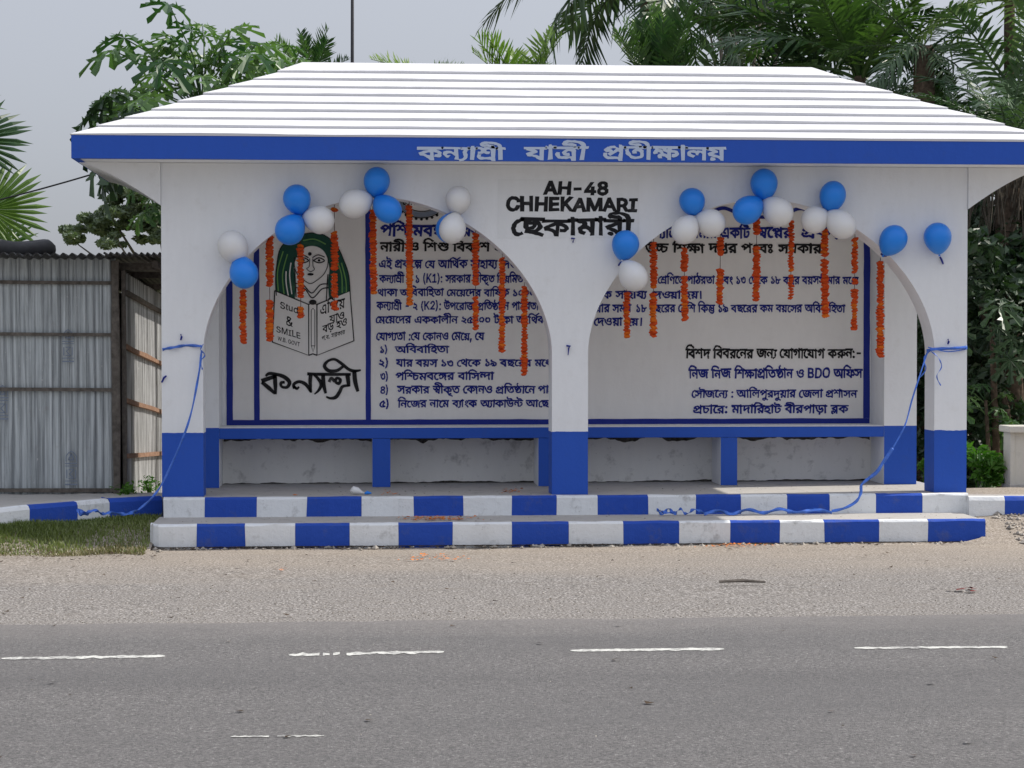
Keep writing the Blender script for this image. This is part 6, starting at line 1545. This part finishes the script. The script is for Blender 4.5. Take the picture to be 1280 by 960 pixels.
b = MB(); n_ = 700; xa_, xc_ = P(186, 665, YT).x, P(1232, 665, YT).x  # strip along the step's foot: its shadow line put into a dark soil colour
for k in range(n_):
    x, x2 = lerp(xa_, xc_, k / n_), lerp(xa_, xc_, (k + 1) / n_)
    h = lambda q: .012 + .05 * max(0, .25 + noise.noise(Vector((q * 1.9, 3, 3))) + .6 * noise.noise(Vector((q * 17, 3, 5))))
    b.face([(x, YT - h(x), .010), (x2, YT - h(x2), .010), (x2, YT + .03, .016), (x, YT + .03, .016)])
tag(b.build('dirt_shade', simple('dirt_with_painted_shadow', (.055, .045, .036), .95, .1, 0, .5, 30, .6)), 'dark irregular line of painted shadow and soil along the foot of the lower step', 'dirt_shade', kind='stuff')
stones('loose_stones', 420, lambda r_: r_.uniform(-.1, 7.4), lambda r_: YT - .02 - abs(r_.gauss(0, .06)), .006, .032, 1, 'pebbles and crumbs of cement along the foot of the lower step')
stones('gravel', 5000, lambda r_: r_.uniform(-2.6, 7.6), lambda r_: YR + .02 + abs(r_.gauss(0, 1.3)), .002, .007, 2, 'loose gravel on the shoulder between the asphalt and the dust')
stones('loose_stones', 700, lambda r_: r_.uniform(5.95, 7.6), lambda r_: r_.uniform(-1.0, -.15), .008, .035, 3, 'rubble in front of the right kerb', zbank_r)
b = MB(); rr = random.Random(11)
chips(b, 900, lambda r_: r_.uniform(-2.4, 7.4), lambda r_: YT - .02 - abs(r_.gauss(0, .05)), .006, .006, .02, rr)
chips(b, 200, lambda r_: r_.uniform(-2.6, 7.6), lambda r_: r_.uniform(YR, -.8), .010, .006, .022, rr)
chips(b, 500, lambda r_: r_.uniform(-2.6, P(200, 690, -1).x), lambda r_: r_.uniform(-1.5, -.6), .010, .006, .02, rr)
chips(b, 500, lambda r_: r_.uniform(6.0, 7.6), lambda r_: r_.uniform(-.9, -.15), lambda x, y: zbank_r(x, y) + .005, .006, .02, rr)
chips(b, 160, lambda r_: r_.uniform(.1, 5.7), lambda r_: YT + .04 + r_.random() * .55, ZL + .004, .003, .009, rr)
chips(b, 160, lambda r_: r_.uniform(.3, 5.6), lambda r_: r_.uniform(.0, .88), ZF + .002, .003, .01, rr)
chips(b, 60, lambda r_: r_.uniform(-2.4, 7.0), lambda r_: r_.uniform(-9.5, YR), .010, .008, .026, rr)
tag(b.build('leaf_litter', M['litter']), 'dry leaf crumbs along the foot of the kerb and over the shoulder', 'litter', kind='stuff')
stones('road_grit', 900, lambda r_: r_.uniform(-2.4, 7.4), lambda r_: YR - abs(r_.gauss(0, 2.2)), .002, .009, 4, 'pale grit lying loose on the asphalt')
a, c = G(899, 727, .02), G(957, 727.5, .02); b = MB(); b.tube([a, (a + c) / 2 + Vector((0, .01, .006)), c], [.008, .011, .006], 6)
tag(b.build('fallen_stick', M['bark_grey']), 'thin dark stick lying on the gravel right of centre', 'stick')
a = G(1208, 737, .016); b = MB()
for k in range(9): chips(b, 1, lambda r_: a.x + r_.uniform(-.1, .1), lambda r_: a.y + r_.uniform(-.07, .07), .014, .02, .04, rr)
tag(b.build('crushed_wrapper', simple('dull_red_paper', (.20, .045, .04), .8)), 'flattened dull red wrapper on the gravel at the right', 'wrapper')

# ------------------------------------------------------------------ vegetation
def papaya_leaf(seed, mat, bl=.29, pet=.55):
    r_ = random.Random(seed); b = MB(); droop = r_.uniform(.5, 1.0)
    P_ = [(0, 0, 0), (pet * .5, 0, pet * .16), (pet, 0, pet * .14)]; b.tube(P_, [.012, .009, .006], 3, cap=False)
    ex, ez = pet, pet * .14; ca, sa = math.cos(droop), math.sin(droop)
    def put(u, v, h): return (ex + u * ca + h * sa, v, ez - u * sa + h * ca)
    for k in range(7):
        a = R(-138 + 46 * k + r_.uniform(-7, 7)); L = bl * (.66 + .34 * math.cos(a * .62)) * r_.uniform(.85, 1.12); c_, s_ = math.cos(a), math.sin(a); dr = r_.uniform(.25, .7)
        def q(t, w_): u = t * L; h = -dr * u * t + .02 * abs(w_) / .1; return put(u * c_ - w_ * L * s_, u * s_ + w_ * L * c_, h)
        ax = [q(0, 0), q(.35, 0), q(.62, 0), q(1, 0)]
        for s in (1, -1):
            e_ = [q(.30, .09 * s), q(.50, .07 * s), q(.70, .25 * s), q(.66, .08 * s)]
            e2_ = q(.97, .15 * s)
            fs = [(ax[0], e_[0], ax[1]), (ax[1], e_[0], e_[1], ax[2]), (e_[1], e_[2], e_[3], ax[2]), (ax[2], e_[3], e2_, ax[3])]
            for f in fs: b.face(f if s > 0 else f[::-1])
    return b.mesh('leaf', mat)
def papaya(px, py, Y, n, label, mat, seed, up=(-10, 75), sp=1.0, az=None, z0=0, nv=5, trunk_r=.07, pet=.55, group=None, bl=.29, name='papaya_tree'):
    top = P(px, py, Y); r_ = random.Random(seed); root = empty(name, (top.x, Y, z0)); H = top.z - z0
    b = MB(); b.tube([(.08, 0, -.3), (.03, 0, H * .5), (0, 0, H)], [trunk_r * 1.3, trunk_r, trunk_r * .7], 8); b.build('trunk', M['bark'], root, smooth=True)
    ms = [papaya_leaf(seed * 10 + k, mat, bl, pet * (.8 + .1 * k)) for k in range(nv)]
    for k in range(n):
        o = link('leaf', r_.choice(ms), root, (0, 0, H - r_.random() ** 1.5 * .30))
        a = r_.uniform(0, 360) if az is None else r_.uniform(*az)
        el = r_.uniform(*up); s = sp * r_.uniform(.62, 1.18) * (1 - .30 * max(0, math.sin(R(el))))
        o.rotation_euler = Euler((r_.uniform(-.3, .3), -R(el), R(a)), 'XYZ'); o.scale = (s, s, s)
    return tag(root, label, 'papaya tree' if name == 'papaya_tree' else 'shrub', group)
papaya(254, 136, 4.2, 58, 'bright papaya tree standing up behind the left slope of the roof', M['leaf_papaya'], 3, (-8, 84), 1.16, pet=.84, group='papaya trees')
papaya(342, 100, 5.2, 16, 'smaller papaya crown behind the left end of the roof ridge', M['leaf_papaya'], 9, (0, 60), .95, group='papaya trees')
papaya(216, 172, 3.4, 22, 'dark papaya tree leaning out left of the white eave corner', M['leaf_papaya_dark'], 5, (-25, 28), 1.0, pet=.62, az=(120, 250), group='papaya trees')
papaya(222, 250, 4.4, 9, 'pale papaya branch reaching out between the eave and the hazy tree', M['leaf_papaya'], 8, (-20, 50), .75, az=(120, 240), group='papaya trees')

def frond_mesh(seed, mat, L=1.6, sag=.35, ll=.34, n=30, w_=.020, droop=.5, vee=.25, curl=0):
    r_ = random.Random(seed); b = MB(); pts = []
    for k in range(11):
        t = k / 10; pts.append(Vector((L * (t - .18 * sag * t * t), curl * t * t * L, L * (.30 * t - sag * t * t * (1.1)))))
    b.tube(pts, [.016 * (1 - .8 * k / 10) * (L / 1.6) + .002 for k in range(11)], 4, cap=False)
    def at(t): x = min(9.999, t * 10); i = int(x); return pts[i] + (pts[i + 1] - pts[i]) * (x - i)
    for k in range(n):
        t = .13 + .87 * (k + r_.uniform(-.3, .3)) / n; t = min(.995, max(.08, t)); o = at(t); d = (at(min(1, t + .03)) - at(t - .03)).normalized()
        side = Vector((0, 0, 1)).cross(d).normalized(); up_ = d.cross(side)
        if r_.random() < .06: continue
        le = ll * (math.sin(math.pi * (.12 + .8 * t)) ** .6) * r_.uniform(.62, 1.18)
        for s in (1, -1):
            fw_ = .35 + .75 * t + r_.uniform(-.22, .22); v = (d * fw_ + side * s * 1.0 + up_ * vee * r_.uniform(.4, 1.6)).normalized()
            dz = droop * r_.uniform(.4, 2.0); p0 = o; p1 = o + v * le * .5 + Vector((0, 0, -dz * le * .12)); p2 = o + v * le * .9 + Vector((0, 0, -dz * le * .5)); 
            nw = v.cross(up_).normalized() * w_ * r_.uniform(.8, 1.2) * (L / 1.6) ** .5
            b.face([p0 - nw * .4, p1 - nw, p1 + nw, p0 + nw * .4]); b.face([p1 - nw, p2, p1 + nw])
    return b.mesh('frond', mat)
def palm(px, py, Y, n, label, ms, seed, el=(0, 80), sc=1.0, az=None, tr=.09, z0=-.2, name='palm_tree', cat_='palm tree', lean=0, group=None):
    top = P(px, py, Y); r_ = random.Random(seed); root = empty(name, (top.x, Y, z0)); H = top.z - z0
    b = MB(); N = 14; b.tube([(lean * (1 - k / N), 0, H * k / N) for k in range(N + 1)], [tr * (1.15 - .3 * k / N) * (1 + .06 * (k % 2)) for k in range(N + 1)], 10); b.build('trunk', M['bark'], root, smooth=True)
    for k in range(n):
        o = link('frond', ms[r_.randrange(len(ms))], root, (r_.uniform(-.03, .03), r_.uniform(-.03, .03), H - r_.random() * .1))
        a = (k * 137.5 + r_.uniform(-20, 20)) if az is None else r_.uniform(*az)
        e_ = el[0] + (el[1] - el[0]) * ((k + r_.random()) / n); s = sc * r_.uniform(.82, 1.12)
        o.rotation_euler = Euler((r_.uniform(-.5, .5), -R(e_ - 16), R(a)), 'XYZ'); o.scale = (s, s, s)
    return tag(root, label, cat_, group)
FR_D = [frond_mesh(s, M['leaf_palm_dark'], sag=sg, droop=dr) for s, sg, dr in ((1, .35, .6), (2, .6, .9), (3, .2, .4), (4, .8, 1.2))]
FR_M = [frond_mesh(s, M['leaf_palm'], sag=sg, droop=dr, ll=.36) for s, sg, dr in ((11, .3, .4), (12, .5, .7), (13, .2, .3))]
FR_B = [frond_mesh(s, M['leaf_palm_bright'], sag=sg, droop=dr, ll=.3, w_=.018) for s, sg, dr in ((21, .3, .4), (22, .5, .6))]
FR_C = [frond_mesh(s, M['leaf_palm_dark'], L=2.6, sag=sg, ll=.62, n=42, w_=.022, droop=1.3) for s, sg in ((31, .55), (32, .75), (33, .4))]
FR_U = [frond_mesh(s, M['leaf_palm'], L=1.2, sag=.12, ll=.42, n=30, w_=.022, droop=.15, vee=.8) for s in (41, 42, 43)]
FR_S = [frond_mesh(s, M['leaf_palm_bright'], L=.8, sag=.12, ll=.34, n=22, w_=.020, droop=.1, vee=.7) for s in (51, 52)]
G_ = 'palms behind the shelter'
palm(812, -52, 9.0, 18, 'tall coconut palm whose dark fronds droop into the top of the picture', FR_C, 1, (-25, 70), .80, tr=.12, group=G_)
palm(822, 128, 6.0, 16, 'dense upright areca crown just behind the roof ridge, right of centre', FR_U, 2, (52, 88), .78, tr=.05, group=G_)
palm(660, 120, 5.0, 12, 'small yellow-green palm showing two fans of spiky leaflets over the ridge', FR_S, 3, (30, 75), .85, az=(-30, 210), tr=.04, group=G_)
palm(528, 92, 5.0, 9, 'low palm whose flat frond tips just clear the ridge left of centre', FR_S, 4, (8, 30), .62, az=(-20, 200), tr=.04, group=G_)
palm(388, 100, 6.0, 10, 'small palm with thin upright spikes beside the papaya crown', FR_U, 5, (40, 85), .42, tr=.04, group=G_)
palm(925, 150, 7.5, 11, 'grey-green palm with drooping fronds over the right part of the ridge', FR_D, 6, (10, 60), .92, tr=.07, group=G_)
palm(1010, 110, 7.0, 14, 'dark areca palm behind the right end of the ridge', FR_D, 7, (10, 86), 1.0, tr=.06, group=G_)
palm(1075, 95, 6.2, 22, 'big green areca palm with upright fronds above the right roof slope', FR_M, 8, (25, 88), 1.15, tr=.07, group=G_)
palm(1110, 150, 5.6, 9, 'shaded palm low behind the right roof slope', FR_D, 12, (10, 75), .8, tr=.06, group=G_)
pt_ = palm(1155, 58, 4.8, 13, 'palm with a thick brown fibrous trunk showing above the right roof slope', FR_D, 9, (-40, 50), .62, tr=.115, lean=.03, group=G_)
palm(1262, -8, 5.0, 18, 'bright yellow-green palm at the top right corner', FR_B, 10, (-25, 80), .85, tr=.06, group=G_)
palm(1290, 150, 4.2, 16, 'large dark palm leaning over the right end of the roof', FR_D, 11, (-20, 80), 1.1, tr=.11, group=G_)
palm(1205, 178, 5.2, 10, 'mid green palm between the brown trunk and the right edge', FR_M, 13, (10, 80), .75, tr=.05, group=G_)
# hanging dead fronds
def dead(seed, L):
    r_ = random.Random(seed); b = MB()
    for k in range(16):
        x, y = r_.uniform(-.17, .17), r_.uniform(-.1, .1); l = L * r_.uniform(.5, 1.1); w_ = r_.uniform(.004, .009); dx = r_.uniform(-.12, .12) - x * .6; z = r_.uniform(-.15, .05)
        pts = [(x, y, z), (x + dx * .3 + r_.uniform(-.02, .02), y, z - l * .35), (x + dx * .7 + r_.uniform(-.03, .03), y, z - l * .7), (x + dx, y, z - l)]
        for i in range(3):
            a_, c_ = pts[i], pts[i + 1]; b.face([(a_[0] - w_, a_[1], a_[2]), (c_[0] - w_ * .7, c_[1] + .005, c_[2]), (c_[0] + w_ * .7, c_[1], c_[2]), (a_[0] + w_, a_[1] + .005, a_[2])])
    return b.mesh('dead_frond', M['dry_frond'])
dm = [dead(1, .75), dead(2, .6), dead(3, .65)]
top = P(1262, 196, 3.0); skirt = empty('palm_tree', (top.x, 3.05, -.1)); b = MB(); Hs = top.z + .1
b.tube([(0, 0, 0), (.02, 0, Hs * .5), (0, 0, Hs)], [.14, .12, .12], 10); b.build('trunk', M['bark'], skirt, smooth=True)
for k in range(9):
    o = link('dead_frond', dm[k % 3], skirt, (-.42 + .11 * k, -.22 + .03 * (k % 3), Hs + .02 + .05 * (k % 2))); o.rotation_euler = (0, R(rg.uniform(-10, 10)), R(rg.uniform(-40, 40)))
for k in range(12):
    o = link('frond', FR_D[k % 4], skirt, (0, 0, Hs + .1)); o.rotation_euler = Euler((0, -R(5 + 6 * k), R(k * 137.5)), 'XYZ'); o.scale = (.7,) * 3
tag(skirt, 'palm with a grey skirt of dead hanging fronds beside the right eave', 'palm tree', G_)

def cloud(root, name, clumps, n, size, mat, seed, shape=.55):
    b = MB(); r_ = random.Random(seed); tot = sum(c[3] * c[4] * c[5] for c in clumps) ** 1
    for (cx, cy, cz, rx, ry, rz) in clumps:
        m_ = max(8, int(n * (rx * ry * rz) / tot))
        for _ in range(m_):
            v = Vector((r_.gauss(0, 1), r_.gauss(0, 1), r_.gauss(0, 1))); v = v.normalized() * (r_.random() ** .45)
            p_ = Vector((cx + v.x * rx, cy + v.y * ry, cz + v.z * rz))
            d = Vector((r_.gauss(0, 1), r_.gauss(0, 1), r_.gauss(0, .6) - .35)).normalized(); s = d.cross(Vector((r_.gauss(0, 1), r_.gauss(0, 1), r_.gauss(0, 1)))).normalized()
            l = size * r_.uniform(.6, 1.3); w_ = l * shape * .5; i = len(b.v)
            nrm = d.cross(s) * (l * .10)
            b.v += [tuple(p_ - d * l * .5), tuple(p_ + s * w_ + nrm), tuple(p_ + d * l * .5), tuple(p_ - s * w_ + nrm)]
            b.f += [(i, i + 1, i + 2), (i, i + 2, i + 3)]; b.mi += [0, 0]
    o = b.build(name, mat, root); return o
def tree(name, loc, H, clumps, n, size, mat, seed, label, cat_='tree', trunk_r=.1, group=None, bark='bark_grey', nl=12):
    root = empty(name, loc); b = MB(); r_ = random.Random(seed)
    b.tube([(0, 0, -.3), (.05, 0, H * .35), (0, .03, H * .62)], [trunk_r * 1.3, trunk_r, trunk_r * .7], 8)
    b.build('trunk', M[bark], root, smooth=True)
    for c in clumps[::max(1, len(clumps) // nl)]:
        b = MB(); e_ = Vector(c[:3]); s_ = Vector((0, 0, min(H * .6, max(.1, e_.z * .6)))); mdl = (s_ + e_) / 2 + Vector((r_.uniform(-.1, .1), 0, .05)) * H * .3
        b.tube([s_, mdl, e_], [trunk_r * .45, trunk_r * .3, trunk_r * .1], 5); b.build('limb', M[bark], root, smooth=True)
    cloud(root, 'crown', clumps, n, size, mat, seed)
    return tag(root, label, cat_, group)
rt = random.Random(17)
# hazy spreading tree seen between eave and shed roof
Yf = 26.0; sc_ = 2620 / 41.0
def rel(px, py, Y, base): v = P(px, py, Y); return (v.x - base.x, 0, v.z - base.z)
bf = P(215, 420, Yf); bf.z = -.3; cl_ = []
for px, py, r in ((100, 296, 16), (112, 280, 16), (130, 290, 20), (128, 268, 14), (150, 262, 20), (160, 246, 18), (178, 268, 20), (185, 244, 20), (196, 292, 16), (200, 262, 22), (222, 270, 30), (245, 250, 36), (270, 280, 36), (210, 300, 18), (142, 300, 10)):
    v = rel(px, py, Yf, bf)
    for _ in range(5): cl_.append((v[0] + rt.gauss(0, r / sc_ * .6), rt.uniform(-1, 1), v[2] + rt.gauss(0, r / sc_ * .4), r / sc_ * .6, .4, r / sc_ * .34))
tree('spreading_tree', tuple(bf), 4.0, cl_, 30000, .12, M['leaf_dull'], 4, 'hazy spreading tree seen between the left eave and the shed roof', nl=4, group='broadleaf trees behind')
# feathery pale tree between the palms
bf = P(925, 420, 12.0); bf.z = -.4; cl_ = []
for _ in range(34):
    v = rel(rt.uniform(872, 1010), rt.uniform(-10, 78), 12, bf); cl_.append((v[0], rt.uniform(-.8, .8), v[2], rt.uniform(.14, .3), .3, rt.uniform(.1, .22)))
tree('feathery_tree', tuple(bf), 5.0, cl_, 5200, .075, M['leaf_dull'], 6, 'pale feathery tree showing between the palm fronds above the ridge', group='broadleaf trees behind')
# dense dark thicket on the right, from the ground to above the eave
def thicket(px, Y, label, seed, hi, n, size, mat, wd=.75, ytop=None):
    bf = P(px, 420, Y); bf.z = -.1; cl_ = []; r_ = random.Random(seed)
    for _ in range(46): 
        z = r_.uniform(.1, hi); cl_.append((r_.uniform(-wd, wd), r_.uniform(-.6, .6), z, r_.uniform(.14, .34), r_.uniform(.2, .3), r_.uniform(.12, .28)))
    tree('leafy_tree', tuple(bf), hi, cl_, n, size, mat, seed, label, group='dark leafy trees right of the shelter', bark='bark')
thicket(1243, 2.75, 'dark leafy tree filling the gap right of the shelter', 21, 2.55, 9000, .11, M['leaf_dark'], .5)
thicket(1150, 4.4, 'dark leafy tree seen through the gap beside the right pier', 22, 2.6, 5000, .12, M['leaf_dark'], .6)
thicket(1305, 4.0, 'dark leafy tree reaching past the right edge of the picture', 23, 3.6, 8000, .13, M['leaf_dark'], .7)
thicket(1225, 6.5, 'tall dark leafy tree standing behind the thicket on the right', 24, 4.3, 9000, .13, M['leaf_dark'], 1.1)
papaya(1240, 408, 2.05, 20, 'papaya plant with lobed leaves in front of the dark thicket', M['leaf_papaya_dark'], 31, (-50, 40), .72, group='papaya trees', trunk_r=.03)
papaya(1232, 500, 1.95, 16, 'low papaya sapling above the bright shrub at the right', M['leaf_papaya'], 32, (-40, 50), .55, group='papaya trees', trunk_r=.02)
papaya(1270, 330, 3.0, 22, 'papaya plant with dull leaves beside the dead palm fronds', M['leaf_papaya_dark'], 33, (-50, 60), .8, group='papaya trees', trunk_r=.04)
# bright shrub by the counter
def shrub(px, Y, label, seed, rx, h, n, size=.085):
    bf = P(px, 610, Y); bf.z = .2; root = empty('shrub', tuple(bf)); r_ = random.Random(seed); cl_ = []
    for k in range(12):
        a = r_.uniform(-rx, rx); z = r_.uniform(.1, h); cl_.append((a, r_.uniform(-.1, .1), z, .08, .1, .07))
        b = MB(); b.tube([(a * .3, 0, 0), (a * .7, 0, z * .6), (a, cl_[-1][1], z)], [.006, .005, .003], 4); b.build('stem', M['leaf_shrub'], root)
    cloud(root, 'foliage', cl_, n, size, M['leaf_shrub'], seed, .42); return tag(root, label, 'shrub', 'bright shrubs behind the kerbs')
shrub(1228, 1.25, 'bright green shrub between the right pier and the cream counter', 41, .15, .36, 520)
shrub(1152, 1.9, 'bright green shrub seen through the gap beside the right pier', 42, .3, .55, 500)
shrub(160, .64, 'small weed growing at the corner post of the tin shed', 43, .06, .10, 26, .05)
shrub(188, 1.6, 'small weed at the foot of the pale side wall of the shed', 44, .05, .08, 18, .04)

# fan palm at the left edge
def fan_mesh(seed, Rr, mat):
    r_ = random.Random(seed); b = MB(); n = 34
    for k in range(n):
        a0 = R(-150 + 300 * k / n); a1 = R(-150 + 300 * (k + 1) / n); am = (a0 + a1) / 2; L = Rr * (.8 + .2 * math.cos(am * .8)) * r_.uniform(.9, 1.06); dz = r_.uniform(.02, .22) * Rr
        f = lambda a_, r__, h: (r__ * math.cos(a_), r__ * math.sin(a_), h)
        mz = -.04 * Rr
        b.face([(0, 0, 0), f(a0, L * .45, mz), f(am, L * .47, mz + .03 * Rr)]); b.face([(0, 0, 0), f(am, L * .47, mz + .03 * Rr), f(a1, L * .45, mz)])
        w_ = (a1 - a0) * .36
        b.face([f(a0, L * .45, mz), f(am - w_, L * .75, mz - dz * .4), f(am, L * .76, mz - dz * .3), f(am, L * .47, mz + .03 * Rr)])
        b.face([f(am, L * .47, mz + .03 * Rr), f(am, L * .76, mz - dz * .3), f(am + w_, L * .75, mz - dz * .4), f(a1, L * .45, mz)])
        b.face([f(am - w_, L * .75, mz - dz * .4), f(am, L, mz - dz), f(am, L * .76, mz - dz * .3)]); b.face([f(am, L * .76, mz - dz * .3), f(am, L, mz - dz), f(am + w_, L * .75, mz - dz * .4)])
    return b.mesh('fan_leaf', mat)
FN = [fan_mesh(1, .62, M['leaf_palm_bright']), fan_mesh(2, .62, M['leaf_palm'])]
bf = P(-75, 300, 6.0); root = empty('fan_palm', (bf.x, 6.0, -.3)); b = MB(); b.tube([(0, 0, 0), (0, 0, 1.5), (0, 0, bf.z + .3)], [.12, .1, .09], 10); b.build('trunk', M['bark'], root, smooth=True)
for k, (px, py, dy, rx_, ry_, rz_, s) in enumerate(((-14, 262, -.5, 68, 8, 30, 1.0), (-40, 176, -.3, 60, -15, 12, 1.0), (-16, 318, -.2, 75, 10, -20, .9), (-110, 180, .2, 55, 0, 100, 1), (-130, 290, -.2, 70, 0, 170, 1), (-80, 350, -.3, 80, 0, -60, .9), (-75, 210, .5, -60, 0, 60, 1), (-60, 130, .1, 40, 10, 80, .9))):
    v = P(px, py, 6.0 + dy); o = link('fan_leaf', FN[k % 2], root, (v.x - bf.x, dy, v.z + .3)); o.rotation_euler = Euler((R(rx_), R(ry_), R(0)), 'XYZ'); o.scale = (s,) * 3
    o.rotation_euler = (Euler((R(rx_), 0, 0)).to_matrix() @ Euler((0, 0, R(rz_))).to_matrix()).to_euler()
    b = MB(); l_ = o.location; b.tube([(0, 0, bf.z + .2), tuple((Vector((0, 0, bf.z + .2)) + Vector(l_)) / 2 + Vector((0, 0, .06))), tuple(l_)], .008, 4); b.build('leaf_stalk', M['leaf_palm'], root)
tag(root, 'fan palm with stiff pleated leaves at the left edge above the shed', 'fan palm')

# a low far-off wood along the horizon
r_ = random.Random(77); cl_ = []
for k in range(300):
    x = -140 + 290 * k / 300; cl_.append((x + r_.uniform(-1, 1), 95 + r_.uniform(-6, 6), r_.uniform(.6, 2.4), r_.uniform(1.2, 2.6), 2, r_.uniform(1.0, 2.0)))
o = cloud(None, 'far_wood', cl_, 14000, .9, M['leaf_dull'], 5); tag(o, 'low far-off wood along the horizon', 'wood', kind='stuff')
